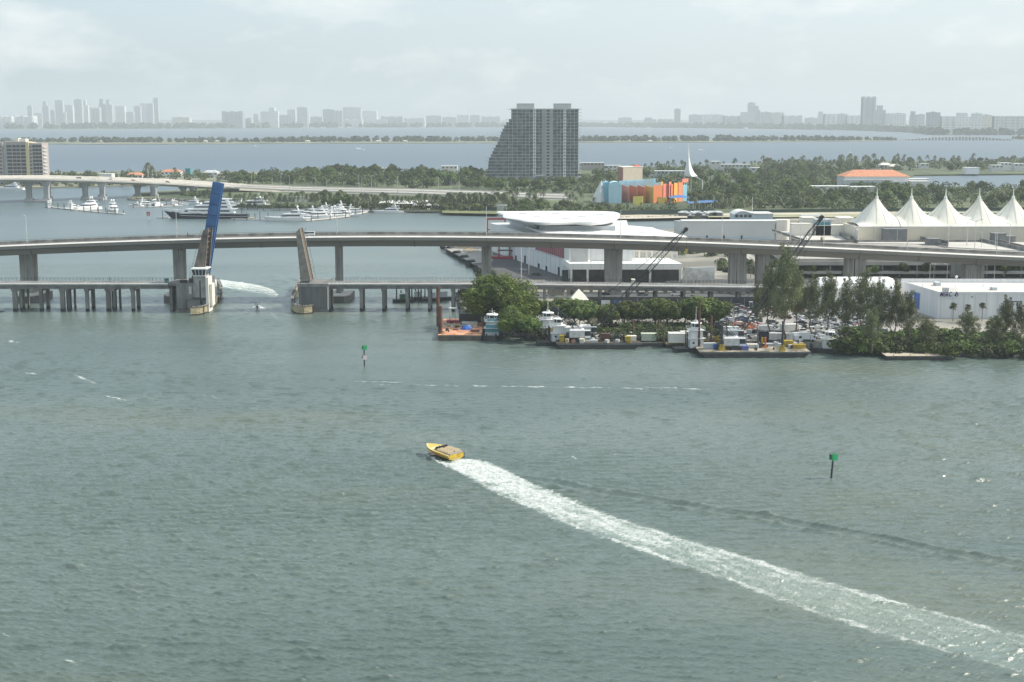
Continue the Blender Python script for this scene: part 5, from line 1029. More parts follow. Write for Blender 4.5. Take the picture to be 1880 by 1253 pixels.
for px in (1570, 1611, 1640, 1690): tn.part('fin_wall', MB().box(X(px, YTt, 12), YTt - 6, 4, X(px, YTt, 12) + 0.6, YTt, Z(421, YTt)), creamw) if px == 1570 else None
# ------------------------------------------------------------ car park building
gy = 648.0; zg = 10.2; cpk = W('multi_storey_car_park', 'wide grey concrete car park with dark open decks and ramped roof under the tent hall', 'car park', (X(1650, gy), gy, 2))
gx0, gx1 = X(1412, gy, 8), X(1990, gy, 8)
for z0, z1 in ((2.02, 2.3), (4.4, 5.7), (8.4, zg)): cpk.part('deck', MB().box(gx0 + (10 if z0 > 5 else 0), gy, z0, gx1, gy + 104, z1), conc)
cpk.part('core_wall', MB().box(gx0 + 2, gy + 18, 2.3, gx1, gy + 19, 8.4), mat('painted_shadow_wall', (0.05, 0.05, 0.052), 0.9, var=0.2))  # near-black sheet standing in for the shade inside the open decks
for i in range(17):
    x = gx0 + 4 + i * 8.0
    for z0, z1 in ((2.3, 4.4), (5.7, 8.4)): cpk.part('column', MB().box(x, gy + 0.8, z0, x + 0.7, gy + 1.6, z1), conc_w)
cpk.part('stair_tower', MB().box(X(1745, gy, 8), gy - 1.2, 2, X(1766, gy, 8), gy + 6, 11.5), conc_w)
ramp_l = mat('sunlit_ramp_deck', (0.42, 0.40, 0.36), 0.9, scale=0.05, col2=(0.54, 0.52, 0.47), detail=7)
for i, (a, b, c_, d) in enumerate((((1418, 425), (1530, 425.5), (1560, 444), (1475, 444)), ((1550, 429), (1670, 437), (1740, 449), (1575, 446)), ((1700, 445), (1800, 444), (1880, 461), (1740, 454)), ((1830, 444), (1930, 446), (1960, 464), (1890, 458)))):
    pp = [gp(*a, zg + .3), gp(*b, zg + .3), gp(*c_, zg + .3), gp(*d, zg + .3)]
    cpk.part('ramp_deck', MB().prism(pp[::-1], zg, zg + 0.3), ramp_l)
    for m_, n_ in ((0, 3), (1, 2)):
        p, q = Vector((*pp[m_], zg)), Vector((*pp[n_], zg)); cpk.part('parapet', MB().bar(p + Vector((0, 0, 1.1)), q + Vector((0, 0, 1.1)), 0.5, 2.0 if m_ == 1 else 1.2), conc_w)
cpk.part('parapet', MB().box(gx0 + 10, gy + 1, zg, gx1, gy + 1.4, zg + 1.1), conc)
cpk.part('parapet', MB().box(gx0 + 14, gy + 100, zg, gx1, gy + 100.6, zg + 1.3), conc_w)
for i, (a, b, t, by) in enumerate(((1624, 1665, 422, 444), (1595, 1617, 417.5, 431), (1705, 1727, 440, 451), (1825, 1847, 430, 446), (1847, 1864, 435, 446), (1566, 1580, 420, 430))):
    yy = YG(by, zg); cpk.part('roof_stair_house', MB().box(X(a, yy, zg), yy, zg, X(b, yy, zg), yy + 7, Z(t, yy)).box(X(a, yy, zg) - 0.3, yy - 0.3, Z(t, yy), X(b, yy, zg) + 0.3, yy + 7.3, Z(t, yy) + 0.3), mat('grey_stair_house', (0.17, 0.175, 0.18), 0.85, var=0.15))
lampC = lamp_mesh(7.5, 0.6, 0.10, m=white_d)
for i, (px, py) in enumerate(((1434, 447), (1451, 449), (1469, 450), (1486, 451), (1424, 444), (1567, 443), (1589, 439), (1603, 438), (1636, 442), (1647, 444), (1741, 450), (1775, 452), (1802, 455), (1827, 456), (1853, 452), (1716, 447))):
    yy = YG(py, zg); put(lampC, USED, (X(px, yy, zg), yy, zg), i * 0.7, 'thin white lamp pole on the car park roof', 'lamp poles on the car park roof', 1.0 + 0.25 * (i % 3))
lampD = lamp_mesh(17, 2.4, 0.14, True, white_d)
yy = 640; put(lampD, USED, (X(1788, yy, 10), yy, 2), 0.2, 'tall double armed lamp post rising in front of the tent hall', None, (1, 1, 1.62))
for i, px in enumerate((1370, 1714, 1740, 1773, 1830, 1712)): put(lampC, USED, (X(px, 600, 2), 600 + i, 2), i, 'thin white pole lamp on the road between the two bridges and the warehouse', 'pole lamps below the high bridge', 1.5)
for i, (px, py) in enumerate(((957, 512), (971, 505))): put(lampC, USED, (*at(px, py, 2)[:2], 2), 1.5, 'thin white pole lamp on the shaded quay road beside the terminal', 'pole lamps on the quay road', 1.9)
# ------------------------------------------------------------ oil spill response warehouse with sign
wz = 12.0; WH = W('white_warehouse', 'long white flat roofed warehouse with a blue door and blue lettering near the water', 'warehouse', (X(1790, 530), 530, 2))
c1, c2, c3, c4 = gp(1655, 516, wz), gp(1723, 536, wz), gp(1975, 536, wz), gp(1975, 517, wz)
wm = mat('ribbed_white_cladding', (0.62, 0.63, 0.64), 0.55, scale=0.25, col2=(0.70, 0.71, 0.71), sc3=(2.5, 2.5, 0.1), detail=4)
WH.part('wall', MB().prism([c2, c3, c4, c1], 2, wz - 0.8), wm)
roofc = mat('gravel_roof', (0.52, 0.49, 0.45), 0.95, scale=0.06, col2=(0.62, 0.59, 0.54), detail=7)
WH.part('roof', MB().prism([(c2[0] + .4, c2[1] + .4), (c3[0], c3[1] + .4), (c4[0], c4[1] - .4), (c1[0] + .4, c1[1] - .4)], wz - 0.8, wz - 0.6), roofc)
for a, b, m_, hh_ in ((c2, c3, 0.35, 0), (c1, c4, 0.35, 0.9), (c2, c1, 0.35, 0.1)):
    p, q = Vector((*a, wz - 0.45)), Vector((*b, wz - 0.45)); WH.part('parapet', MB().bar(p + Vector((0, 0, hh_ / 2)), q + Vector((0, 0, hh_ / 2)), m_, 0.8 + hh_), wm)
fyw = c2[1]
for k in range(14):
    x = c2[0] + 1 + k * 4.2; WH.part('cladding_rib', MB().box(x, fyw - 0.1, 2, x + 0.12, fyw - 0.003, wz - 0.8), greywall)
d = Vector((c1[0] - c2[0], c1[1] - c2[1], 0)).normalized(); nn = Vector((-d.y, d.x, 0)); nn = nn if nn.x < 0 else -nn
dl = (Vector((*c1, 0)) - Vector((*c2, 0))).length
p = Vector((*c2, 0)) + d * (dl * 0.47); q = p + d * 5.6
WH.part('blue_door', MB().prism([tuple((p + nn * 0.15)[:2]), tuple((p - nn * 0.1)[:2]), tuple((q - nn * 0.1)[:2]), tuple((q + nn * 0.15)[:2])], 3.2, 9.2), bluetarp)
WH.part('door_frame', MB().prism([tuple((p - d * .3 + nn * 0.1)[:2]), tuple((p - d * .3 - nn * 0.1)[:2]), tuple((q + d * .3 - nn * 0.1)[:2]), tuple((q + d * .3 + nn * 0.1)[:2])], 3.2, 9.6), greywall)
WH.part('roof_vent', MB().box(X(1713, 545, wz), 541, wz - .6, X(1722, 545, wz), 545, wz + 0.7), greywall); WH.part('roof_vent', MB().box(X(1822, 527, wz), 527, wz - .6, X(1831, 527, wz), 530, wz + 0.5), greywall)
WH.part('roof_unit', MB().box(X(1734, 520, wz), 520.5, wz - .6, X(1743, 520, wz), 523, wz + 1.0), steel)
s = MB()
for q_ in range(6): s.bar((X(1743 + q_ * 3, 520, wz), 520.6, wz - .6), (X(1743 + q_ * 3, 520, wz), 520.6, wz + 0.7), 0.08)
s.bar((X(1743, 520, wz), 520.6, wz + .7), (X(1760, 520, wz), 520.6, wz + 0.7), 0.08); WH.part('roof_railing', s, steel)
WH.part('radar_mast', MB().tube((X(1755, 536, wz), 536, wz - .6), (X(1755, 536, wz), 536, wz + 3.2), 0.14).ball((X(1755, 536, wz), 536, wz + 3.5), 0.55), white)
WH.part('roof_vent', MB().tube((X(1691, 540, wz), 538, wz - .6), (X(1691, 540, wz), 538, wz + .5), 0.22), white); WH.part('roof_vent', MB().tube((X(1802, 540, wz), 538, wz - .6), (X(1802, 540, wz), 538, wz + .4), 0.22), white)
WH.part('gate_frame', MB().box(X(1842, fyw, 8), fyw - 0.25, 8.2, X(1876, fyw, 8), fyw - 0.12, 8.5), dksteel)
for k in range(5): WH.part('gate_post', MB().box(X(1842 + k * 8.4, fyw, 8), fyw - 0.25, 2, X(1842 + k * 8.4, fyw, 8) + 0.18, fyw - 0.12, 8.2), dksteel)
tcu = bpy.data.curves.new('sign_lettering', 'FONT'); tcu.body = 'MSRC'; tcu.size = 2.45; tcu.extrude = 0.05; tcu.shear = 0.15; tcu.offset = 0.035; tcu.space_character = 1.02
to = bpy.data.objects.new('tmp', tcu); C.objects.link(to); dg = bpy.context.evaluated_depsgraph_get(); tme = bpy.data.meshes.new_from_object(to.evaluated_get(dg)); bpy.data.objects.remove(to)
tme.name = 'sign_lettering'; tme.materials.clear(); tme.materials.append(mat('navy_lettering', (0.03, 0.03, 0.12), 0.5, var=0.1))
so_ = bpy.data.objects.new('sign_lettering', tme); C.objects.link(so_); so_.parent = WH.o; so_.location = (X(1725, fyw, 10) - WH.loc[0], fyw - 0.18 - WH.loc[1], Z(544.5, fyw) - WH.loc[2]); so_.rotation_euler = (math.pi / 2, 0, 0); so_.scale = (0.70, 1, 1)
s = MB(); dx_, dz_ = X(1755.5, fyw, 10), Z(544.5, fyw); s.add([(dx_ + a, fyw - 0.2, dz_ + b) for a, b in ((-.75, .45), (-.45, .05), (0, -.08), (.45, .05), (.75, .45), (.6, .95), (.25, 1.45), (.1, 2.05), (-.1, 1.5), (-.5, 1.0))], [tuple(range(10))])
WH.part('drop_emblem', s, mat('navy_lettering', (0, 0, 0)))
s = MB(); s.add([(dx_ + a * .5 + .12, fyw - 0.23, dz_ + b * .5 + .2) for a, b in ((-.75, .45), (0, -.08), (.75, .45), (.1, 1.55))], [(0, 1, 2, 3)]); WH.part('drop_highlight', s, greywall)
WH.part('sign_underline', MB().box(X(1725, fyw, 10), fyw - 0.16, Z(548, fyw), X(1758, fyw, 10), fyw - 0.1, Z(547.4, fyw)), greywall)
WH.part('wall_lamp', MB().box(X(1783, fyw, 8), fyw - 0.5, Z(546, fyw), X(1785, fyw, 8), fyw - 0.1, Z(544.5, fyw)), dksteel)
# barrel roofed shed
yq = 545; q_ = W('barrel_roof_shed', 'white fabric shed with a rounded barrel roof behind the casuarina trees', 'shed', (X(1570, yq), yq, 2)); xa, xb = X(1500, yq, 10), X(1648, yq, 10); zt = Z(508.5, yq + 7)
rr = []
for x, sc_ in ((xa, 0.86), (xa + 1.5, 0.97), (xa + 4, 1), (xb - 2, 1), (xb, 0.93)): rr.append([(x, yq + 7 - 7.5 * math.cos(t) * sc_, 2 + (zt - 2) * (math.sin(t) ** 0.75) * sc_ if 0 < t < math.pi else 2) for t in np.linspace(0, math.pi, 15)])
q_.part('fabric_roof', MB().loft(rr), mat('white_fabric', (0.72, 0.72, 0.71), 0.7, scale=0.3, col2=(0.79, 0.79, 0.78)), smooth=False)
for k in range(9): x = xa + 4 + k * (xb - xa - 6) / 8; q_.part('rib', MB().loft([[(xx, yq + 7 - 7.56 * math.cos(t), 2 + (zt - 1.93) * (math.sin(t) ** 0.75)) for t in np.linspace(0.02, math.pi - 0.02, 12)] for xx in (x - 0.07, x + 0.07)], False, False), white_d)
# small yard structures by the track
def tentm(px, py, w_, h, dpt, label, m=cream, z=2.0):
    p = at(px, py, z); t = W('peaked_tent', label, 'tent', tuple(p)); x, y = p.x, p.y
    t.part('canopy', MB().loft([[(x - w_, y, z + h * 0.45), (x + w_, y, z + h * .45), (x + w_, y + dpt, z + h * .45), (x - w_, y + dpt, z + h * .45)], [(x - .15, y + dpt / 2, z + h), (x + .15, y + dpt / 2, z + h), (x + .15, y + dpt / 2 + .2, z + h), (x - .15, y + dpt / 2 + .2, z + h)]]), m)
    for a in (-w_ + .1, w_ - .1):
        for b in (.1, dpt - .1): t.part('pole', MB().tube((x + a, y + b, z), (x + a, y + b, z + h * .46), 0.1), steel)
tentm(1063, 566, 3.8, 7.0, 7, 'pale peaked tent roof among the round trees beside the sandy track')
o = W('upturned_awning', 'bright pale canvas awning leaning beside the sandy track and trees', 'awning', tuple(at(1092, 600, 2))); p = at(1092, 598, 2)
o.part('canvas', MB().loft([[(p.x - 2.6, p.y, 3.4), (p.x + 1.0, p.y - .3, 2.6), (p.x + 2.4, p.y, 3.2), (p.x + 1.8, p.y + .6, 5.5)], [(p.x - .6, p.y + 2, 7.6), (p.x + .4, p.y + 1.9, 8.0), (p.x + 1.3, p.y + 2.3, 7.0), (p.x + .6, p.y + 2.6, 7.6)]]), cream); o.part('pole', MB().tube((p.x, p.y + 1.8, 2), (p.x, p.y + 1.9, 7.8), 0.1), steel)
for i, (a, b, y0, zz0, zz1, m_, lb_) in enumerate(((1005, 1035, 566, 4.6, 7.0, creamw, 'left cream billboard panel under the low bridge'), (1040, 1062, 566, 4.6, 7.0, creamw, 'right cream billboard panel under the low bridge'), (1104, 1120, 548, 2.2, 5.0, greywall, 'grey painted notice panel under the low bridge by the track'), (1127, 1141, 547, 2.2, 5.0, bluetarp, 'blue notice panel beside the grey one under the low bridge'))):
    o = W('notice_panel', lb_, 'sign panel', (X(a, y0, 2), y0, 2)); o.part('panel', MB().box(X(a, y0, 5), y0, zz0, X(b, y0, 5), y0 + .15, zz1), m_)
    for px in (a + 1, b - 1): o.part('post', MB().tube((X(px, y0, 5), y0 + .25, 2), (X(px, y0, 5), y0 + .25, zz1), .09), dksteel)
single('site_hut', MB().box(X(1160, 615, 3), 615, 2, X(1166, 615, 3), 619, 5.2).box(X(1159.5, 615, 3), 614.7, 5.2, X(1166.5, 615, 3), 619.3, 5.45), creamw, 'small cream site hut in front of the terminal canopy', 'hut', (X(1163, 615, 3), 615, 2))
Yd = 549; o = W('perimeter_screen', 'long dark mesh screen fence under the low bridge, its left end added as dark fill', 'fence', (X(1300, Yd, 3), Yd, 2)); o.part('mesh_screen', MB().box(X(1068, Yd, 3), Yd, 2, X(1420, Yd, 3), Yd + .1, 6.2), mat('black_screen_mesh', (0.03, 0.034, 0.04), 0.9, scale=0.5, col2=(0.07, 0.07, 0.075)))  # left end and extra height added to darken the area under the bridge
for k in range(12): o.part('post', MB().tube((X(1146 + k * 24.5, Yd, 3), Yd - .1, 2), (X(1146 + k * 24.5, Yd, 3), Yd - .1, 5.6), .07), steel)
o = W('portable_toilet', 'pale blue portable toilet beside the dark screen fence', 'portable toilet', (X(1379, 544, 3), 544, 2)); o.part('cabin', MB().box(X(1376, 544, 3), 544, 2, X(1382, 544, 3), 545.2, 4.6), mat('pale_blue_plastic', (0.22, 0.40, 0.60), 0.5)); o.part('roof', MB().box(X(1375.7, 544, 3), 543.9, 4.6, X(1382.3, 544, 3), 545.3, 4.9), white_d); o.part('door', MB().box(X(1377, 544, 3), 543.93, 2.1, X(1381, 544, 3), 543.995, 4.3), bluetarp)

# ------------------------------------------------------------ colourful museum on the park island
YM = 1250.0; mu = W('childrens_museum', 'brightly coloured museum of zigzag orange, yellow, rust and pale blue walls among trees', 'museum', (X(1180, YM), YM, 2))
cols = {'rust': (0.42, 0.13, 0.09), 'brown': (0.46, 0.17, 0.07), 'gold': (0.55, 0.38, 0.07), 'orange': (0.80, 0.25, 0.10), 'coral': (0.78, 0.24, 0.17), 'amber': (0.82, 0.42, 0.08), 'sky': (0.42, 0.64, 0.74), 'teal': (0.20, 0.44, 0.54), 'yellow': (0.80, 0.66, 0.15)}
def pan(a, Ya, b, Yb, ta, tb, col, z0=2.0, nm='wall_panel'):
    p, q = Vector((X(a, Ya), Ya, 0)), Vector((X(b, Yb), Yb, 0)); n_ = Vector((-(q - p).y, (q - p).x, 0)).normalized() * 0.5
    za, zb2 = Z(ta, Ya), Z(tb, Yb); m_ = mat('museum_' + col, cols[col], 0.75, var=0.05)
    s = MB(); s.add([(p.x, p.y, z0), (q.x, q.y, z0), (q.x + n_.x, q.y + n_.y, z0), (p.x + n_.x, p.y + n_.y, z0), (p.x, p.y, za), (q.x, q.y, zb2), (q.x + n_.x, q.y + n_.y, zb2), (p.x + n_.x, p.y + n_.y, za)], [(0, 3, 2, 1), (4, 5, 6, 7), (0, 1, 5, 4), (1, 2, 6, 5), (2, 3, 7, 6), (3, 0, 4, 7)])
    mu.part(nm, s, m_)
for a, b, t0, t1, c_ in ((1141, 1154.5, 339.5, 344, 'rust'), (1155, 1169, 340, 344, 'brown'), (1169.5, 1183, 340, 344.5, 'brown')): pan(a, YM + 14, b, YM - 4, t0, t1, c_); 0
pan(1183, YM + 10, 1199, YM - 10, 340, 345, 'gold')
for a, b, t, c_, y0 in ((1199, 1217, 340, 'orange', -9.6), (1217.5, 1228, 338, 'coral', -4), (1228.2, 1232, 334, 'coral', -1), (1232.2, 1237, 338, 'orange', 1), (1237.2, 1245, 336, 'amber', 4), (1245.2, 1253, 335, 'orange', 9)): pan(a, YM + y0, b, YM + y0 + 6, t, t + 0.6 if c_ != 'coral' else t, c_)
pan(1252, YM + 16, 1263, YM + 24, 335.5, 334.5, 'coral', 22); pan(1253.4, YM + 16, 1261, YM + 24, 340, 339, 'teal')
pan(1213, YM + 20, 1216.5, YM + 22, 334, 334, 'amber', 12); pan(1202, YM + 24, 1214, YM + 26, 336, 335, 'sky', 10)
pan(1162, YM - 24, 1180, YM - 28, 361, 360.2, 'yellow'); pan(1165, YM - 40, 1178, YM - 42, 370, 369.5, 'yellow')
pan(1206, YM - 14, 1224, YM - 12, 362, 363, 'gold', 2)
def barrel(a, b, Ya, t, base_t, dp, col, n=9, nm='barrel_vault'):
    xa, xb = X(a, Ya), X(b, Ya); zt_, z0_ = Z(t, Ya), Z(base_t, Ya); w_ = (xb - xa) / 2; s = MB()
    s.loft([[(xa, y, 2)] + [(xa + w_ - w_ * math.cos(u), y, z0_ + (zt_ - z0_) * math.sin(u)) for u in np.linspace(0, math.pi, n)] + [(xb, y, 2)] for y in (Ya, Ya + dp)])
    mu.part(nm, s, mat('museum_' + col, cols[col], 0.7, scale=0.15))
barrel(1107, 1122, YM - 2, 334.5, 342, 26, 'teal'); barrel(1117.5, 1141, YM - 10, 334, 344, 20, 'sky')
for a, b, t0, t1, y0 in ((1136, 1150, 334, 331, 18), (1150, 1166, 334, 330.5, 16), (1166, 1180, 333, 330, 14), (1180, 1200, 332, 328.5, 12)):
    pan(a, YM + y0, b, YM + y0 + 2, t0, t1, 'sky'); pan(a, YM + y0 + 5, b + 3, YM + y0 + 14, t0 - 0.6, t1 - 0.6, 'teal')
co_ = W('white_cone_sculpture', 'small pointed white cone left of the pale blue museum vaults', 'sculpture', (X(1098, YM), YM, 2)); x = X(1098, YM)
co_.part('cone', MB().tube((x, YM, 2), (x + 1.6, YM, Z(350, YM)), 6.6, 3.3, 14).tube((x + 1.6, YM, Z(350, YM)), (x + 3.0, YM, Z(331.5, YM)), 3.3, 0.15, 14), mat('white_cone', (0.62, 0.64, 0.64), 0.6, var=0.05))
bb = W('beige_block_building', 'windowless beige block with a dark left side and small red roof behind the museum', 'building', (X(1155, YM + 90), YM + 90, 2)); Yb = YM + 90
zz = Z(306.5, Yb); a_, b_, c_ = X(1134, Yb + 22), X(1143.5, Yb), X(1179, Yb + 12)
bb.part('wall', MB().prism([(b_, Yb), (c_, Yb + 12), (X(1171, Yb + 30), Yb + 34), (a_, Yb + 22)], 2, Z(308, Yb)), mat('beige_render', (0.60, 0.52, 0.40), 0.85, var=0.05))
bb.part('side_wall', MB().prism([(a_ - .3, Yb + 21.6), (b_ - .3, Yb - .2), (b_ + 0.05, Yb), (a_, Yb + 22)], 2, Z(307, Yb)), mat('painted_shade_brown', (0.30, 0.15, 0.11), 0.85))  # shade of the left face put into its colour as a dark skin
bb.part('roof', MB().prism([(b_ - .5, Yb - .4), (c_ + .5, Yb + 12), (X(1171, Yb + 30), Yb + 34), (a_ - .4, Yb + 22)], Z(308, Yb), Z(306.8, Yb)), creamw)
bb.part('red_roof', MB().prism([(X(1162, Yb), Yb + 9), (X(1178, Yb), Yb + 12), (X(1176, Yb), Yb + 20), (X(1164, Yb), Yb + 18)], Z(306.8, Yb), Z(303.5, Yb), [(X(1167, Yb), Yb + 13), (X(1173, Yb), Yb + 14), (X(1172, Yb), Yb + 16), (X(1168, Yb), Yb + 15)]), mat('red_tiles', (0.45, 0.10, 0.07), 0.8))
# swooping white spire
Ysp = 1340; sp_ = W('white_spire_sculpture', 'tall white needle spire flaring into a swooping tent like base above the trees', 'sculpture', (X(1262, Ysp), Ysp, 2)); rr = []
for py, l_, r_ in ((264, 1262, 1262.5), (275, 1261.6, 1263), (290, 1260.8, 1264.4), (300, 1259, 1266.5), (310, 1256.5, 1270), (318, 1255.2, 1274), (324, 1256, 1280)):
    z_ = Z(py, Ysp); a, b = X(l_, Ysp), X(r_, Ysp); d_ = max(0.3, (b - a) * 0.5); rr.append([(a, Ysp, z_), ((a + b) / 2, Ysp - d_, z_), (b, Ysp, z_), ((a + b) / 2, Ysp + d_, z_)])
sp_.part('spire', MB().loft(rr), mat('spire_white', (0.70, 0.71, 0.70), 0.5, var=0.04))
s = MB(); s.add([(X(a, Ysp), Ysp - 2, Z(b, Ysp)) for a, b in ((1257, 324), (1263, 312), (1272, 319), (1289, 332), (1272, 324), (1263, 318))] + [(X(a, Ysp), Ysp + 2, Z(b, Ysp)) for a, b in ((1257, 324), (1263, 312), (1272, 319), (1289, 332), (1272, 324), (1263, 318))],
                [(5, 4, 3, 2, 1, 0), (6, 7, 8, 9, 10, 11), (0, 1, 7, 6), (1, 2, 8, 7), (2, 3, 9, 8), (3, 4, 10, 9), (4, 5, 11, 10), (5, 0, 6, 11)]); sp_.part('wing', s, white)
for a in (1256, 1289, 1268): sp_.part('strut', MB().tube((X(a, Ysp), Ysp, 2), (X(a, Ysp), Ysp, Z(331 if a == 1289 else 324, Ysp)), 0.4), white)
# blue canopies by the museum
def shade(px0, px1, pt, pb, Y, label, m):
    o = W('shade_canopy', label, 'canopy', (X((px0 + px1) / 2, Y), Y, 2)); a, b = X(px0, Y), X(px1, Y); zt_, zb_ = Z(pt, Y), Z(pb, Y)
    o.part('canopy', MB().loft([[(a, Y - 6, zb_), (b, Y - 6, zb_), (b, Y + 6, zb_), (a, Y + 6, zb_)], [((a + b) / 2 - 3, Y - 1, zt_), ((a + b) / 2 + 3, Y - 1, zt_), ((a + b) / 2 + 3, Y + 1, zt_), ((a + b) / 2 - 3, Y + 1, zt_)]]), m)
    for x in (a + 1, b - 1): o.part('pole', MB().tube((x, Y - 5, 2), (x, Y - 5, zb_), 0.2), steel)
brightblue = mat('bright_blue_fabric', (0.07, 0.17, 0.38), 0.7)
shade(1228, 1265, 358.5, 363, 1180, 'bright blue shade canopy in front of the orange museum wall', brightblue)
for i in range(5): shade(1262 + i * 11, 1273 + i * 11, 370 - i * 0.6, 373 - i * 0.6, 1150 + 6 * i, ('leftmost', 'second', 'middle', 'fourth', 'rightmost')[i] + ' low blue market canopy in the row right of the museum', brightblue)
# orange roofed building and others on the right
Yo = 1475; ob_ = W('orange_roof_building', 'long low white building with a wide hipped orange tile roof on the right', 'building', (X(1610, Yo), Yo, 2))
a, b = X(1549, Yo, 14), X(1671, Yo, 14); z0_, z1_ = Z(324.5, Yo), Z(312.5, Yo + 12)
ob_.part('wall', MB().box(a + 1, Yo, 2, b - 1, Yo + 34, z0_), mat('off_white_wall', (0.60, 0.61, 0.60), 0.8, var=0.05)); ob_.part('roof', MB().prism([(a, Yo - 1), (b, Yo - 1), (b, Yo + 35), (a, Yo + 35)], z0_, z1_, [(a + 14, Yo + 14), (b - 14, Yo + 14), (b - 14, Yo + 20), (a + 14, Yo + 20)]), terra)
ob_.part('lower_gallery', MB().box(a - 2, Yo - 8, 2, b - 20, Yo, z0_ - 3.2), greywall)
for k in range(12): ob_.part('window', MB().box(a + 4 + k * 4.6, Yo - 8.1, 3.6, a + 6.6 + k * 4.6, Yo - 7.99, 6.2), glass)
for px0, px1, t, Y, nm, lb_, m_ in ((1625, 1707, 333, 1470, 'white_annex', 'bright white flat annex right of the orange roofed building', white), (1642, 1706, 328.5, 1490, 'white_annex', 'upper white annex block at the water right of the orange roof', white), (1491, 1560, 342, 1400, 'long_white_shed', 'long low white roof among the dark trees left of the orange roof', white_d), (1562, 1608, 343, 1405, 'long_white_shed', 'second long low white roof in front of the orange roofed building', white_d),
                                (1322, 1378, 302, 1950, 'white_villa_block', 'wide white modern waterfront house right of the spire', white_d), (1305, 1322, 296.5, 1980, 'white_villa_block', 'taller white house with a pale roof terrace right of the spire', white_d), (1378, 1398, 308, 1900, 'white_villa_block', 'small grey white house left of the palm trees', greywall), (1064, 1110, 299, 2050, 'low_pink_villa', 'low pinkish house just right of the glass tower', pinkm), (1110, 1140, 304, 1990, 'low_pink_villa', 'low white house between the glass tower and the beige block', white_d), (1190, 1258, 314, 1800, 'flat_roof_house', 'long flat grey roof between the beige block and the spire', greywall),
                                (1615, 1637, 299.5, 2060, 'yellow_villa', 'pale yellow villa left part above the orange roof', creamw), (1633, 1655, 302, 2050, 'yellow_villa', 'pale yellow villa right part with dark windows above the orange roof', olive), (1820, 1842, 303.5, 1990, 'white_house', 'pale white house with a flat roof near the right edge shore', white_d), (1836, 1857, 299, 2020, 'white_house', 'two storey white house near the right edge shore', white), (1862, 1884, 300.5, 2000, 'white_house', 'white house cut by the right edge of the photo', white_d), (1690, 1706, 300.5, 2100, 'white_house', 'tiny white house deep among the palms on the right', white_d),
                                (1772, 1798, 308, 1890, 'boat_shelter', 'white boat shelter roof at the right shore among palms', white), (230, 262, 317.5, 1760, 'orange_roof_house', 'small house with an orange roof behind the causeway on the left', white_d), (295, 332, 311.5, 1810, 'orange_roof_house', 'larger orange roofed house left of the blue bridge leaf', white), (372, 400, 313, 1810, 'grey_roof_house', 'white house with a grey roof above the blue bridge leaf top', white_d),
                                (340, 350, 309.5, 1850, 'green_glass_block', 'small green glass block beside the orange roofed house', tealp), (182, 206, 319.5, 1700, 'white_roof_shelter', 'thin white roof just above the far causeway on the left', white), (810, 840, 305, 1900, 'beige_house', 'beige house among trees left of the glass tower', creamw), (700, 722, 309, 1850, 'beige_house', 'small beige house in the trees above the causeway', creamw)):
    o = W(nm, lb_, 'house', (X((px0 + px1) / 2, Y), Y, 2)); a, b = X(px0, Y), X(px1, Y); zt_ = Z(t, Y)
    if 'orange' in nm or 'villa' in nm and 'yellow' in nm or 'grey_roof' in nm:
        zr = zt_ - 3; o.part('wall', MB().box(a + .5, Y, 2, b - .5, Y + 14, zr), m_); w_ = (b - a) * 0.25
        o.part('roof', MB().prism([(a, Y - .6), (b, Y - .6), (b, Y + 14.6), (a, Y + 14.6)], zr, zt_, [(a + w_, Y + 5), (b - w_, Y + 5), (b - w_, Y + 9), (a + w_, Y + 9)]), terra if 'orange' in nm else greywall if 'grey' in nm else creamw)
    else: zr = zt_ - 0.5; o.part('wall', MB().box(a + .4, Y, 2, b - .4, Y + 14, zr), m_); o.part('roof', MB().box(a, Y - .6, zr, b, Y + 14.6, zt_), white if m_ is not tealp else tealp)
    n_ = max(2, int((b - a) / 5)) if nm not in ('white_annex', 'long_white_shed', 'white_roof_shelter', 'boat_shelter', 'green_glass_block') else 0
    for k in range(n_): o.part('window', MB().box(a + (k + .25) * (b - a) / n_, Y - .12, zr - 2.6, a + (k + .75) * (b - a) / n_, Y + .05, zr - 1.0), glass)
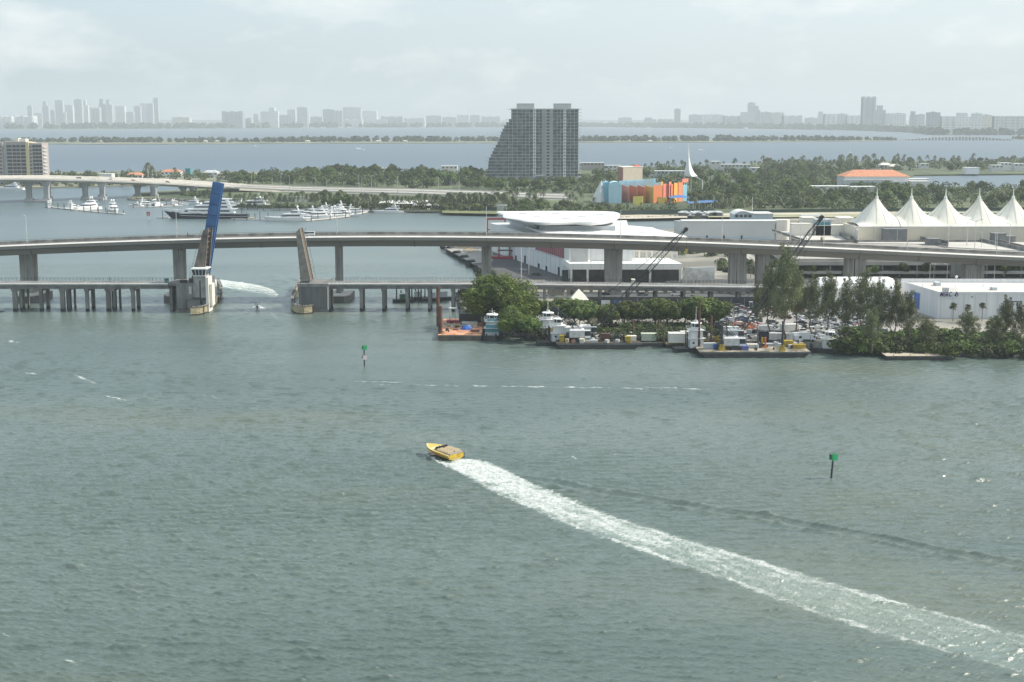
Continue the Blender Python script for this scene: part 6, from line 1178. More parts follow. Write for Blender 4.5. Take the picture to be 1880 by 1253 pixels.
# ------------------------------------------------------------ yachts: bow along +x, origin amidships on the waterline
def yacht(name, label, L_, beam, loc, rz, hull_m=None, decks=3, free=None, group=None, domes=2, fly=True, stripe=False, hd0=None):
    t = thing(name, label, 'yacht', loc, rz, group); hull_m = hull_m or gel; fr = free or 0.075 * L_; s = MB(); rr = []
    for k in range(11):
        u = k / 10; x = L_ * (-0.5 + u); b = beam / 2 * (1 - max(0, (u - 0.42) / 0.58) ** 2.3) * (0.92 + 0.08 * min(1, u * 4)); sh = fr * (0.82 + 0.55 * u ** 2); sweep_ = 0.10 * L_ * max(0, u - 0.85) / 0.15
        b = max(b, 0.03); bw = b * (0.88 - 0.35 * u ** 2)
        rr.append([(x, -b, sh), (x - sweep_ * .5, -(b + bw) / 2, sh * .5), (x - sweep_, -bw, 0.0), (x - sweep_, -bw * .6, -.6), (x - sweep_, bw * .6, -.6), (x - sweep_, bw, 0.0), (x - sweep_ * .5, (b + bw) / 2, sh * .5), (x, b, sh)])
    s.loft(rr); s.build('hull', hull_m, t)
    if stripe:
        q = MB()
        for sg in (-1, 1):
            for k in range(8):
                r0, r1 = rr[k], rr[k + 1]; i0 = 1 if sg < 0 else 6
                a, b = Vector(r0[i0]), Vector(r1[i0]); q.bar(a + Vector((0, sg * .04, 0)), b + Vector((0, sg * .04, 0)), 0.10, 0.22)
        q.build('hull_stripe', white, t)
        q = MB()
        for sg in (-1, 1):
            for k in range(4, 10):
                i0 = 0 if sg < 0 else 7; q.bar(Vector(rr[k][i0]) + Vector((0, 0, .5)), Vector(rr[k + 1][i0]) + Vector((0, 0, .9)), 0.35, 1.8)
        q.build('bulwark', white, t)
    MB().box(-L_ * .56, -beam * .40, .25, -L_ * .495, beam * .40, .5).build('swim_platform', wood if stripe else gel, t)
    z = fr * 0.95; x0, x1, w_ = -0.34 * L_, (0.22 if not stripe else 0.33) * L_, beam * .43; hd = hd0 or min(2.7, fr * 1.0)
    for d in range(decks):
        rk, bk = hd * (1.7 if d else 2.2), hd * 0.35
        pts = lambda a, b, w: [(a, -w), (b - w * .5, -w), (b, -w * .45), (b, w * .45), (b - w * .5, w), (a, w)]
        MB().prism(pts(x0, x1, w_), z, z + hd, pts(x0 + bk, x1 - rk, w_ * .93)).build('deckhouse', gel, t)
        f0, f1 = .38, .80
        def mid(f, e): return [(a + (c - a) * f, b + (dd - b) * f + (e if b > 0 else -e)) for (a, b), (c, dd) in zip(pts(x0 + hd * .8, x1, w_), pts(x0 + bk + hd * .8, x1 - rk, w_ * .93))]
        g = [(a + (.04 if a > 0 else 0), b) for a, b in mid(f0, .04)]; g2 = [(a + (.04 if a > 0 else 0), b) for a, b in mid(f1, .04)]
        MB().prism(g, z + hd * f0, z + hd * f1, g2).build('window_band', glass, t)
        MB().prism(pts(x0 - hd * (1.2 if d else .6), x1 - rk + hd * .3, w_ * 1.02), z + hd, z + hd + .16).build('deck_edge', gel, t)
        z += hd + .16; x0 += hd * (.9 if d else 1.5) * .5; x1 -= rk + hd * 0.9; w_ *= .86; hd *= .86
        if x1 - x0 < hd * 2: break
    a = MB(); mx_ = (x0 + x1) / 2
    for sg in (-1, 1): a.bar((mx_ - 1.0, sg * w_ * .8, z - .1), (mx_ - .2, sg * w_ * .5, z + hd * .9), .28)
    a.box(mx_ - .5, -w_ * .55, z + hd * .8, mx_ + .5, w_ * .55, z + hd * .95); a.build('radar_arch', gel, t)
    for k in range(domes):
        yy = (k - (domes - 1) / 2) * w_ * .8; MB().ball((mx_, yy, z + hd * .95 + .02 * L_), .02 * L_ + .12, (8, 5)).build('radar_dome', gel, t)
    MB().tube((mx_, 0, z + hd * .9), (mx_ - .3, 0, z + hd * .9 + .09 * L_), .09, .04, 5).build('mast', white, t)
    r = MB()
    for sg in (-1, 1):
        for k in range(5, 10): i0 = 0 if sg < 0 else 7; r.bar(Vector(rr[k][i0]) + Vector((0, -sg * .1, .9)), Vector(rr[k + 1][i0]) + Vector((0, -sg * .1 if k < 9 else 0, .9)), .06); r.bar(Vector(rr[k][i0]) + Vector((0, -sg * .1, 0)), Vector(rr[k][i0]) + Vector((0, -sg * .1, .9)), .05)
    if not stripe: r.build('bow_rail', steel, t)
    return t
def wat(px, py): return tuple(at(px, py, 0))
PI = math.pi
yacht('mega_yacht', 'huge yacht with a navy hull and white upper decks behind the blue leaf', 64, 10.5, wat(379, 401.5), PI + 0.02, navy, 4, 4.3, None, 2, stripe=True, hd0=3.1)
YL = [(92, 381, 15, 1.9, 'small white motor boat at the far left end of the left pontoon', 2), (135, 383, 17, 1.4, 'dark windowed boat half hidden behind the big domed yacht', 2), (158, 386, 27, -1.9, 'big white yacht with twin radar domes in the middle of the left pontoon', 3), (209, 390, 25, -1.2, 'tall rounded white yacht with dark lower windows at the right end of the left pontoon', 3),
      (272, 377.5, 17, 0.5, 'white boat moored at the thin pontoon left of the sailing catamaran', 2), (350, 375, 16, 2.9, 'white boat glimpsed left of the mega yacht wheelhouse', 2), (329, 377, 14, 0.2, 'small pale boat above the bow of the mega yacht', 2), (460, 380.5, 30, PI + .05, 'long low white yacht moored behind the mega yacht stern on the right', 2),
      (527, 406, 28, PI + .12, 'sharp bowed white yacht with dark side windows nearest to the high bridge', 2), (577, 401, 23, PI + .5, 'white yacht with twin domes just right of the sharp bowed one', 3), (603, 398, 21, PI + .7, 'pale grey white yacht third in the crowded row', 2), (622, 399, 20, 0.5, 'white sport boat with tall tower in the middle of the crowded row', 3),
      (640, 398, 19, -.5, 'white boat with its stern to the camera at the right of the crowded row', 2), (612, 389, 22, PI, 'white yacht behind the crowded row under the trees', 3), (655, 391, 17, .3, 'small white boat by the dock end right of the crowded row', 2), (712, 391.5, 20, PI + .05, 'single white yacht moored left of the striped gangway dock', 2), (588, 388, 17, PI, 'smaller white boat at the back row under the trees', 2),
      (15, 349, 26, PI, 'white yacht at the far left shore behind the causeway piers', 2), (561, 398, 20, PI + .3, 'white yacht glimpsed between the sharp bowed one and the twin domed one', 2), (633, 392, 18, .9, 'white fly bridge boat deep in the crowded row near the mast', 3), (667, 388, 12, .2, 'small runabout at the far end of the crowded dock', 1), (248, 379, 12, 2.8, 'small sport boat beside the thin pontoon left end', 1), (311, 377, 13, 2.6, 'pale cruiser between the catamaran and the mega yacht', 2), (787, 388.5, 12, PI, 'little white cabin boat at the end of the row of jet skis', 1)]
for px, py, L_, rz, lb_, d in YL: L_ *= 1.28; yacht('motor_yacht', lb_, L_, L_ * .235, wat(px, py), rz, None, d, None, 'white yachts in the marina', 2 if L_ > 19 else 1)
p = at(287, 378); t = thing('sailing_catamaran', 'white sailing catamaran with a furled sail on a tall leaning mast', 'sailing boat', p, 1.2)
for sg in (-1, 1): MB().loft([[(x, sg * 2.6 + y * wv, z) for y, z in ((-.7, 1.6), (.7, 1.6), (.4, -.3), (-.4, -.3))] for x, wv in ((-6, .9), (0, 1), (4, .7), (6.5, .05))]).build('hull', gel, t)
MB().prism([(-4, -3), (2, -3), (3, 0), (2, 3), (-4, 3)], 1.5, 3.0).build('cabin', gel, t); MB().tube((0, 0, 3), (-.5, 0, 17), .2, .1).build('mast', white, t); MB().tube((-.3, 0, 5.5), (-6, 0, 5.0), .5, .3, 8).build('furled_sail', white, t); MB().tube((6, 0, 1.6), (-.5, 0, 16), .35, .1, 6).build('furled_jib', white, t)
# docks and mooring piles
def dock(pts, w_, label, piles, z=0.9, m=None, ph=4.6):
    P_ = [at(*q, 0) for q in pts]; o = W('pontoon_dock', label, 'dock', tuple(P_[0])); s = MB()
    for a, b in zip(P_, P_[1:]): s.bar(a + Vector((0, 0, z - .25)), b + Vector((0, 0, z - .25)), w_, .5)
    o.part('walkway', s, m or conc_l); tot = [(b - a).length for a, b in zip(P_, P_[1:])]; T = sum(tot)
    for k in range(piles):
        d = T * (k + .5) / piles; i = 0
        while i < len(tot) - 1 and d > tot[i]: d -= tot[i]; i += 1
        q = P_[i].lerp(P_[i + 1], d / tot[i]); n_ = (P_[i + 1] - P_[i]).normalized(); q = q + Vector((-n_.y, n_.x, 0)) * (w_ / 2 + .3) * (1 if k % 2 else -1)
        o.part('mooring_pile', MB().tube((q.x, q.y, -1), (q.x, q.y, ph * (0.85 + .3 * ((k * 5) % 3) / 2)), .28), wood_d)
dock([(85, 381), (130, 386), (180, 391), (228, 394.5)], 2.2, 'left floating dock with a row of piles running right towards the tall rounded yacht', 22)
dock([(238, 382), (300, 380.5), (335, 379)], 2.0, 'thin pontoon left of the mega yacht bow beside the catamaran', 8)
dock([(289, 401), (310, 401)], 2.0, 'short dock end at the bow of the mega yacht', 1, ph=7); dock([(425, 404), (497, 405.5)], 2.0, 'dock stretch with tall piles between the mega yacht and the sharp bowed yacht', 6, ph=6)
dock([(560, 407), (600, 403.5), (640, 399), (672, 391)], 2.4, 'dock with black capped piles in front of the crowded white yachts', 10, ph=5); dock([(420, 385), (520, 386.5), (632, 387)], 4.0, 'long dark promenade dock along the palm lined shore', 14, 1.6, conc_d, 3.5)
dock([(668, 390), (735, 391), (812, 391.5)], 5.0, 'striped gangway dock in front of the white restaurant roofs', 12, 1.5, conc_d, 3.2)
for i in range(16):
    p = at(742 + i * 3.9, 388.7); t = thing('jet_ski', 'tiny white jet ski lined up on the striped dock', 'jet ski', (p.x, p.y, 1.5), 1.2, 'jet skis lined up on the dock')
    MB().loft([[(x, y * w_, z * h + .02) for y, z in ((-.6, .1), (.6, .1), (.4, .7), (-.4, .7))] for x, w_, h in ((-1.6, .9, .9), (0, 1, 1.0), (1.1, .7, 1.1), (1.8, .1, 1.0))]).box(-1.1, -.2, .6, .3, .2, 1.0).build('hull', gel, t)
# restaurant roofs and promenade things
for i, (px0, px1, py, t_) in enumerate(((695, 722, 381, 370), (722, 762, 382, 371), (755, 806, 384, 374.5), (705, 790, 379, 368.5))):
    Y = YG(py, 2); o = W('restaurant_canopy', 'white canopy roof of the dockside restaurant, ' + ('leftmost peaked', 'middle', 'lower right', 'long rear')[i] + ' section', 'canopy', (X((px0 + px1) / 2, Y), Y, 2), 'restaurant roofs by the marina')
    a, b, zt_ = X(px0, Y), X(px1, Y), Z(t_, Y); n_ = 4 if i else 1
    for k in range(n_): xa, xb = a + (b - a) * k / n_, a + (b - a) * (k + 1) / n_; o.part('roof', MB().prism([(xa, Y), (xb - .2, Y), (xb - .2, Y + 8), (xa, Y + 8)], zt_ - 1.6, zt_, [(xa + 2, Y + 3), (xb - 2.2, Y + 3), (xb - 2.2, Y + 5), (xa + 2, Y + 5)]), white)
    for k in range(n_ + 1): x = a + .3 + (b - a - .8) * k / n_; o.part('post', MB().box(x, Y + .2, 1.6, x + .4, Y + .6, zt_ - 1.6), white)
    o.part('rear_wall', MB().box(a + .5, Y + 6, 1.6, b - .5, Y + 6.3, zt_ - 1.7), conc_d)
for px0, px1, t_, py, m_, lb_ in ((506, 541, 362.5, 371, conc_d, 'low dark kiosk with a pale flat roof behind the dock palms'), (541, 566, 361.5, 371, creamw, 'low cream kiosk wall behind the dock palms'), (566, 576, 366, 371, conc_d, 'small dark kiosk right of the cream kiosk'), (913, 930, 377, 386, white_d, 'small white hut on the lawn tip'), (895, 906, 377, 384, white_d, 'little white tent on the lawn beside the palms'), (400, 442, 365, 374, white_d, 'curved white canopy roof behind the mega yacht stern'), (820, 900, 381, 385, conc_d, None)):
    if not lb_: continue
    Y = YG(py, 2); single('dockside_kiosk', MB().box(X(px0, Y), Y, 2, X(px1, Y), Y + 6, Z(t_, Y) - .5).box(X(px0, Y) - .6, Y - .8, Z(t_, Y) - .5, X(px1, Y) + .6, Y + 6.6, Z(t_, Y)), m_, lb_, 'kiosk', (X((px0 + px1) / 2, Y), Y, 2))
o = W('hedge_fence', 'long dark green fence along the airfield road below the park trees', 'fence', tuple(at(1140, 393, 2))); a, b = at(1085, 396.3, 2), at(1310, 392, 2); o.part('panel', MB().bar(a + Vector((0, 0, 1.8)), b + Vector((0, 0, 1.8)), .4, 3.4), mat('dark_green_mesh', (0.035, 0.06, 0.05), 0.9)); a, b = at(1380, 391, 2), at(1900, 386.5, 2); o.part('panel', MB().bar(a + Vector((0, 0, 1.3)), b + Vector((0, 0, 1.3)), .4, 2.4), mat('dark_green_mesh', (0, 0, 0)))
o = W('hedge_fence', 'dark fence on the lawn behind the shore palms', 'fence', tuple(at(860, 387, 2))); a, b = at(848, 386.5, 2), at(912, 387.5, 2); o.part('panel', MB().bar(a + Vector((0, 0, 1.5)), b + Vector((0, 0, 1.5)), .4, 3.0), mat('dark_green_mesh', (0, 0, 0)))
for i, px in enumerate((1256, 1268, 1280, 1293, 1306, 1318)):
    p = at(px, 397, 2); o = thing('moored_seaplane' if i in (1, 3) else 'beach_cabana', ('small white float plane parked by the beach, ' + ('left', 'right')[i // 2] + ' one') if i in (1, 3) else 'dark roofed hut in the row by the beach, ' + {0: 'leftmost', 2: 'second', 4: 'third', 5: 'rightmost'}[i], 'seaplane' if i in (1, 3) else 'hut', p)
    if i in (1, 3): MB().loft([[(x, r * math.cos(a), 2.2 + r * math.sin(a)) for a in np.linspace(0, 2 * PI, 8, endpoint=False)] for x, r in ((-4, .2), (-2, .6), (2, .9), (4.2, .5))]).build('fuselage', white, o); MB().box(0, -6.5, 3.1, 1.6, 6.5, 3.3).build('wing', white, o); MB().box(-4.2, -.1, 2.2, -3.2, .1, 4.2).build('tail_fin', white, o); MB().box(-2.5, -1.6, 0, 3, -1, .8).build('float', white_d, o); MB().box(-2.5, 1, 0, 3, 1.6, .8).build('float', white_d, o)
    else: MB().box(-4, 0, 0, 4, 4, 2.6).build('wall', conc_d, o); MB().prism([(-4.6, -.5), (4.6, -.5), (4.6, 4.5), (-4.6, 4.5)], 2.6, 3.8, [(-2, 1.5), (2, 1.5), (2, 2.5), (-2, 2.5)]).build('roof', greywall, o)

# ------------------------------------------------------------ the yellow speedboat in the foreground
bp0, bp1 = at(784, 832.5), at(838, 845.0); hd_ = math.atan2(bp0.y - bp1.y, bp0.x - bp1.x); Lb = (bp0 - bp1).length
Lb = min(Lb, 17.0); ctr = at(838, 845.0) + (bp0 - bp1).normalized() * (Lb / 2)
t = thing('speedboat', 'long yellow open speedboat racing left ahead of its broad white wake', 'speedboat', (ctr.x, ctr.y, 0.15), hd_); t.rotation_euler = (0, R(-2.4), hd_)
bm = 5.0; rr = []; dk = []
for k in range(13):
    u = k / 12; x = Lb * (-.5 + u); b = max(.05, bm / 2 * (1 - max(0, (u - .45) / .55) ** 2.2)); sh = 1.35 + .55 * u; ch = b * (.80 - .45 * u * u); kz = -.25 + 1.3 * max(0, u - .5) ** 1.6 * 2
    rr.append([(x, -b, sh), (x, -b * .99, sh - .28), (x, -ch, .45 + .75 * u * u), (x, 0, min(kz, sh - .5)), (x, ch, .45 + .75 * u * u), (x, b * .99, sh - .28), (x, b, sh)])
MB().loft(rr).build('hull', yellow, t)
q = MB()
for sg in (0, 6):
    for k in range(12):
        a, b = Vector(rr[k][sg]), Vector(rr[k + 1][sg]); q.bar(a + Vector((0, 0, .02)), b + Vector((0, 0, .02)), .22, .12)
q.build('rub_rail', mat('pale_yellow', (0.80, 0.62, 0.25), .4), t)
ydk = mat('pale_deck', (0.62, 0.50, 0.26), .5, scale=.8, col2=(.75, .62, .36))
MB().prism([(Lb * .02, -bm * .42), (Lb * .30, -bm * .36), (Lb * .485, -.12), (Lb * .485, .12), (Lb * .30, bm * .36), (Lb * .02, bm * .42)], 1.62, 1.74, [(Lb * .04, -bm * .40), (Lb * .29, -bm * .33), (Lb * .45, -.1), (Lb * .45, .1), (Lb * .29, bm * .33), (Lb * .04, bm * .40)]).build('foredeck', ydk, t)
MB().prism([(Lb * .02, -bm * .40), (Lb * .07, -bm * .34), (Lb * .07, bm * .34), (Lb * .02, bm * .40)], 1.7, 2.35, [(Lb * .0, -bm * .38), (Lb * .03, -bm * .32), (Lb * .03, bm * .32), (Lb * .0, bm * .38)]).build('windscreen', glass, t)
MB().box(-Lb * .47, -bm * .44, 1.36, Lb * .02, bm * .44, 1.46).build('cockpit_floor', mat('grey_deck', (0.30, 0.28, 0.26), .8), t)
for k in range(7):
    for sg in (-1, 1):
        x = -Lb * .42 + k * Lb * .058; MB().box(x, sg * bm * .22 - .85, 1.46, x + .42, sg * bm * .22 + .85, 1.86).box(x, sg * bm * .22 - .85, 1.86, x + .10, sg * bm * .22 + .85, 2.15).build('bench_seat', mat('tan_upholstery', (0.50, 0.42, 0.28), .7), t)
MB().box(-Lb * .5 - .05, -bm * .45, .5, -Lb * .47, bm * .45, 1.5).build('transom', yellow_s, t); MB().box(-Lb * .5 - .02, -bm * .50, .2, -Lb * .44, -bm * .40, 1.55).build('stern_corner', navy, t)
MB().box(-Lb * .49, -bm * .40, 1.5, -Lb * .44, bm * .40, 1.75).build('engine_hatch', mat('grey_deck', (0, 0, 0)), t)
MB().box(-Lb * .3, bm * .495, .95, Lb * .22, bm * .503, 1.12).box(-Lb * .3, -bm * .503, .95, Lb * .22, -bm * .495, 1.12).build('side_stripe', orange, t)
ow = t
for k, (u, v, m_) in enumerate(((.0, -.22, navy), (-.012, .25, dksteel), (.0, .02, navy))):
    c, s_ = math.cos(hd_), math.sin(hd_); x, y = Lb * u - .5, bm * v; person((ctr.x + c * x - s_ * y, ctr.y + s_ * x + c * y, 1.15), hd_, ('person in dark top sitting near the left side of the yellow speedboat', 'person in black top sitting near the right side of the yellow speedboat', 'person in navy top at the middle helm of the yellow speedboat')[k], m_, dksteel)
# ------------------------------------------------------------ small skiff in the channel
p = at(473, 567); t = thing('skiff', 'small white outboard skiff with people heading through the open draw span', 'motor boat', p, 1.7)
MB().loft([[(x, y * w_, z) for y, z in ((-1.1, 1.0), (1.1, 1.0), (.7, -.2), (-.7, -.2))] for x, w_ in ((-3.4, .95), (0, 1), (2.2, .8), (3.8, .06))]).build('hull', gel, t); MB().box(-.6, -.5, .9, .5, .5, 2.0).build('console', white, t)
MB().box(-1.2, -1.0, 2.9, 1.0, 1.0, 3.0).tube((-1, -.9, 1), (-1, -.9, 2.9), .05).tube((.9, .9, 1), (.9, .9, 2.9), .05).build('sun_top', navy, t); MB().box(-3.9, -.3, .2, -3.3, .3, 1.7).build('outboard_engine', dksteel, t)
person((p.x + .3, p.y - .4, .55), 1.7, 'person in dark shirt standing at the console of the small skiff', navy, dksteel); person((p.x - .7, p.y + .8, .5), 1.7, 'person in grey shirt sitting forward in the small skiff', greywall, navy)
# ------------------------------------------------------------ channel markers
def marker(px, py, topy, label, sgn=0):
    p = at(px, py); h = Z(topy, p.y); o = W('channel_marker', label, 'channel marker', tuple(p)); lean = 0.35 if not sgn else 0
    o.part('pile', MB().tube((p.x, p.y, -1), (p.x + lean, p.y, h - .8), .22, .2, 9), dksteel)
    x = p.x + lean
    o.part('green_panel', MB().rbox(x + .25, p.y - .35, h - 1.45, h - .05, 1.35, .1, .35), green); o.part('side_panel', MB().rbox(x - .45, p.y - .1, h - 1.35, h - .2, 1.1, .1, -1.0), green_d); o.part('top_light', MB().tube((x, p.y, h - .7), (x, p.y, h + .15), .12), green)
    if sgn:
        z_ = Z(656, p.y); o.part('white_panel', MB().rbox(x + .2, p.y - .35, z_ - .75, z_ + .55, 1.25, .1, .3), mat('faded_pink_panel', (0.62, 0.52, 0.52), .6)); o.part('rear_panel', MB().rbox(x - .5, p.y, z_ - .55, z_ + .55, .9, .1, -1.1), dksteel)
marker(669, 672, 634, 'green channel marker post with a pale lower board, left of the red barge', 1); marker(1525.5, 878, 833, 'green topped black channel marker post standing alone on the right foreground water')
p = at(274, 404); o = W('buoy', 'small red and white marker post in the marina water left of the mega yacht', 'channel marker', tuple(p)); h = Z(389, p.y); o.part('post', MB().tube((p.x, p.y, -1), (p.x - .4, p.y, h - 1), .25), white_d); o.part('red_panel', MB().prism([(p.x - 1.8, p.y - .1), (p.x + .8, p.y - .1), (p.x + .8, p.y + .1), (p.x - 1.8, p.y + .1)], h - 3.2, h), mat('faded_red_panel', (0.50, 0.13, 0.12), .6))

# ------------------------------------------------------------ tugs
def tug(label, px, py, rz, L_=11, beam=5.2, sc=1.0, col=None, up=2, band=None, name='tug_boat', frame=False, mast=4.5):
    t = thing(name, label, 'tug boat', wat(px, py), rz); rr = []
    for k in range(9):
        u = k / 8; x = L_ * (-.5 + u); b = beam / 2 * (1 - max(0, (u - .7) / .3) ** 2.5 * .45); sh = 1.25 + .55 * u ** 2; rr.append([(x, -b, sh), (x, -b * .95, .0), (x, -b * .7, -.8), (x, b * .7, -.8), (x, b * .95, 0), (x, b, sh)])
    MB().loft(rr).build('hull', blackp, t)
    for k in range(7):
        x = -L_ * .42 + k * L_ * .14
        for sg in (-1, 1): MB().tube((x, sg * (beam / 2 + .02), .95), (x, sg * (beam / 2 + .28), .95), .42, n=10).build('tyre_fender', black, t)
    for y in (-beam * .25, beam * .25): MB().box(L_ * .5 - .35, y - .25, -.2, L_ * .5 + .25, y + .25, 2.6).build('push_knee', black, t)
    col = col or white; hw_ = beam * .36; z0 = 1.35; z1 = z0 + 2.7 * sc
    MB().box(-L_ * .12, -hw_, z0, L_ * .22, hw_, z1).build('deckhouse', col, t)
    for sg in (-1, 1):
        for k in range(2): MB().box(-L_ * .06 + k * 1.9, sg * hw_ - .04, z0 + 1.3, -L_ * .06 + k * 1.9 + .7, sg * hw_ + .04, z0 + 2.0).build('porthole', glass, t)
    MB().box(-L_ * .14, -.4, z0, -L_ * .12, .4, z0 + 1.9).build('door', greywall, t)
    zz = z1
    if band: MB().box(-L_ * .122, -hw_ - .02, z1 - 1.3, L_ * .222, hw_ + .02, z1 - .05).build('teal_band', band, t)
    MB().box(-L_ * .17, -hw_ - .55, zz, L_ * .27, hw_ + .55, zz + .14).build('upper_deck', white, t); zz += .14
    if up > 1:
        MB().box(-L_ * .10, -hw_ * .92, zz, L_ * .20, hw_ * .92, zz + 2.3 * sc).build('upper_deckhouse', col, t)
        if band: MB().box(-L_ * .102, -hw_ * .94, zz + .0, L_ * .202, hw_ * .94, zz + 1.0).build('teal_band', band, t)
        zz += 2.3 * sc; MB().box(-L_ * .15, -hw_ - .35, zz, L_ * .25, hw_ + .35, zz + .14).build('upper_deck', white, t); zz += .14
    r = MB()
    for x, y in ((-L_ * .16, -hw_ - .4), (-L_ * .16, hw_ + .4), (L_ * .25, -hw_ - .4), (L_ * .25, hw_ + .4)): r.bar((x, y, zz), (x, y, zz + 1), .07)
    for h in (.55, 1.0): r.bar((-L_ * .16, -hw_ - .4, zz + h), (L_ * .25, -hw_ - .4, zz + h), .06); r.bar((-L_ * .16, hw_ + .4, zz + h), (L_ * .25, hw_ + .4, zz + h), .06); r.bar((-L_ * .16, -hw_ - .4, zz + h), (-L_ * .16, hw_ + .4, zz + h), .06); r.bar((L_ * .25, -hw_ - .4, zz + h), (L_ * .25, hw_ + .4, zz + h), .06)
    r.build('railing', white, t); w2 = hw_ * .72
    oct_ = lambda k, s_=1: [(L_ * .05 + k * a * s_, k * b * s_) for a, b in ((-1, -.5), (-.5, -1), (.5, -1), (1, -.5), (1, .5), (.5, 1), (-.5, 1), (-1, .5))]
    MB().prism(oct_(w2), zz, zz + 1.0).build('wheelhouse', band or col, t); MB().prism(oct_(w2 * .98), zz + 1.0, zz + 2.05).build('wheelhouse_window', glass, t)
    wm_ = MB()
    for a, b in oct_(w2 * 1.0): wm_.bar((a, b, zz + 1.0), (a, b, zz + 2.05), .14)
    wm_.build('window_frame', white, t)
    MB().prism(oct_(w2 * 1.25), zz + 2.05, zz + 2.3, oct_(w2 * 1.15)).build('roof', white, t); zt_ = zz + 2.3
    MB().tube((L_ * .05, 0, zt_), (L_ * .05, 0, zt_ + mast), .09, .05).bar((L_ * .05, -1.0, zt_ + mast * .5), (L_ * .05, 1.0, zt_ + mast * .5), .09).bar((L_ * .05 - .5, 0, zt_ + .7), (L_ * .05 + .5, 0, zt_ + .7), .2, .25).build('mast', white, t)
    MB().ball((L_ * .05 + .5, .7, zt_ + .35), .33, (8, 5)).build('radar_dome', white, t)
    for sg in (-1, 1): MB().tube((-L_ * .18, sg * hw_ * .6, 1.3), (-L_ * .18, sg * hw_ * .6, z1 + 2.2), .22).build('funnel', dksteel, t)
    if frame:
        f_ = MB(); 
        for sg in (-1, 1): f_.bar((-L_ * .12, sg * hw_ * .8, zz), (-L_ * .42, sg * hw_ * .8, 1.4), .22)
        f_.bar((-L_ * .42, -hw_ * .8, 1.4), (-L_ * .42, hw_ * .8, 1.4), .2); f_.build('stay_frame', white, t)
    return t
tug('teal and white pusher tug with a black hull beside the rusty red barge', 904, 622, -1.62, 12, 6.4, .95, white_d, 2, tealp, mast=2.0)
tug('white tug with a railed bridge and tall mast, front one of the left pair', 1021, 633, .12, 13, 5.8, 1.0, white, 2, None, mast=4.0)
tug('white railed tug half hidden behind the front tug of the left pair', 1002, 623.5, .15, 14, 6.2, 1.1, white, 2, None, mast=6.0)
tug('single white tug with a tall wheelhouse between the two groups of barges', 1273, 645, .1, 13, 5.4, 1.1, white, 2, None, mast=5.0)
tug('white tug with a slanted stay frame at the right end of the barges', 1526, 647, PI - .1, 13, 5.2, 1.15, white, 1, None, frame=True, mast=3.5)

# ------------------------------------------------------------ barges and what lies on them
def barge(label, px0, px1, py, dpt, h=1.5, m=None, deckm=None, rake=2.5, skew=0.0, name='deck_barge'):
    Y = YG(py); a, b = X(px0, Y), X(px1, Y); o = W(name, label, 'barge', ((a + b) / 2, Y, 0)); 
    o.part('hull', MB().loft([[(x, y0, -.7), (x, y1, -.7), (x2, y1, h), (x2, y0, h)] for x, x2, y0, y1 in ((a + rake, a, Y, Y + dpt + skew), (a + rake + .1, a + .1, Y, Y + dpt + skew), (b - rake, b, Y, Y + dpt + skew))]), m or blackp)
    o.part('deck', MB().box(a + .15, Y + .15, h, b - .15, Y + dpt - .15, h + .05), deckm or wood)
    o.part('rub_strake', MB().box(a + .2, Y - .12, h - .35, b - .2, Y - .003, h - .12), conc_w)
    for k in range(4): x = a + (b - a) * (k + .5) / 4; o.part('bollard', MB().tube((x, Y + .6, h + .05), (x, Y + .6, h + .5), .14), yellow_s)
    return o, a, b, Y, h + .05
# the rusty one
o, a, b, Y, zd = barge('big flat barge with a rusty orange deck and dark sides near the low bridge', 803, 885, 626, 40, 1.9, mat('stained_dark_hull', (0.045, 0.042, 0.035), .8, scale=.5, col2=(.13, .11, .08), sc3=(1, 1, .3), detail=7), rust, .6)
o.part('rust_patch', MB().box(a + .6, Y + 20, zd, b - 5, Y + 28, zd + .03), mat('grey_rust_patch', (.30, .24, .20), .9, scale=.5, col2=(.42, .33, .26), detail=7))
def spud(px, py, t0, z, r, label, m=rust_d, slv=None, grp=None):
    yy = YG(py, z); x = X(px, yy, z); q = W('spud_pile', label, 'pile', (x, yy, z), grp); q.part('post', MB().tube((x, yy, z - (0 if z > .5 else 0)), (x, yy, Z(t0, yy)), r, n=12), m)
    if slv: q.part('spud_well', MB().box(x - r * 2.6, yy - r * 2.4, z, x + r * 2.6, yy + r * 2.4, z + 1.1).box(x - r * 1.8, yy - r * 1.8, z + 1.1, x + r * 1.8, yy + r * 1.8, z + 1.9), slv)
spud(804.5, 600, 527, zd, .62, 'taller rusty steel pile standing on the left edge of the red barge'); spud(808.5, 613, 562, zd, .75, 'shorter thicker rusty steel pile on the red barge')
tp = at(857, 605, zd); t = thing('tarpaulin_bundle', 'crumpled blue and white tarpaulin bundle on the rusty deck', 'tarpaulin', tp); rg = random.Random(3)
MB().loft([[((1.9 + rg.random() * .5) * r_ * math.cos(a_), (1.6 + rg.random() * .4) * r_ * math.sin(a_), z_) for a_ in np.linspace(0, 2 * PI, 11, endpoint=False)] for r_, z_ in ((1, 0), (.85, .7), (.5, 1.3), (.1, 1.5))]).build('blue_cover', bluetarp, t); MB().loft([[(.5 + rg.random() * .9, q_, .9 + rg.random() * .5) for q_ in (-1, -.3, .4, 1)] for _ in range(3)], False, False).build('white_cover', white, t)
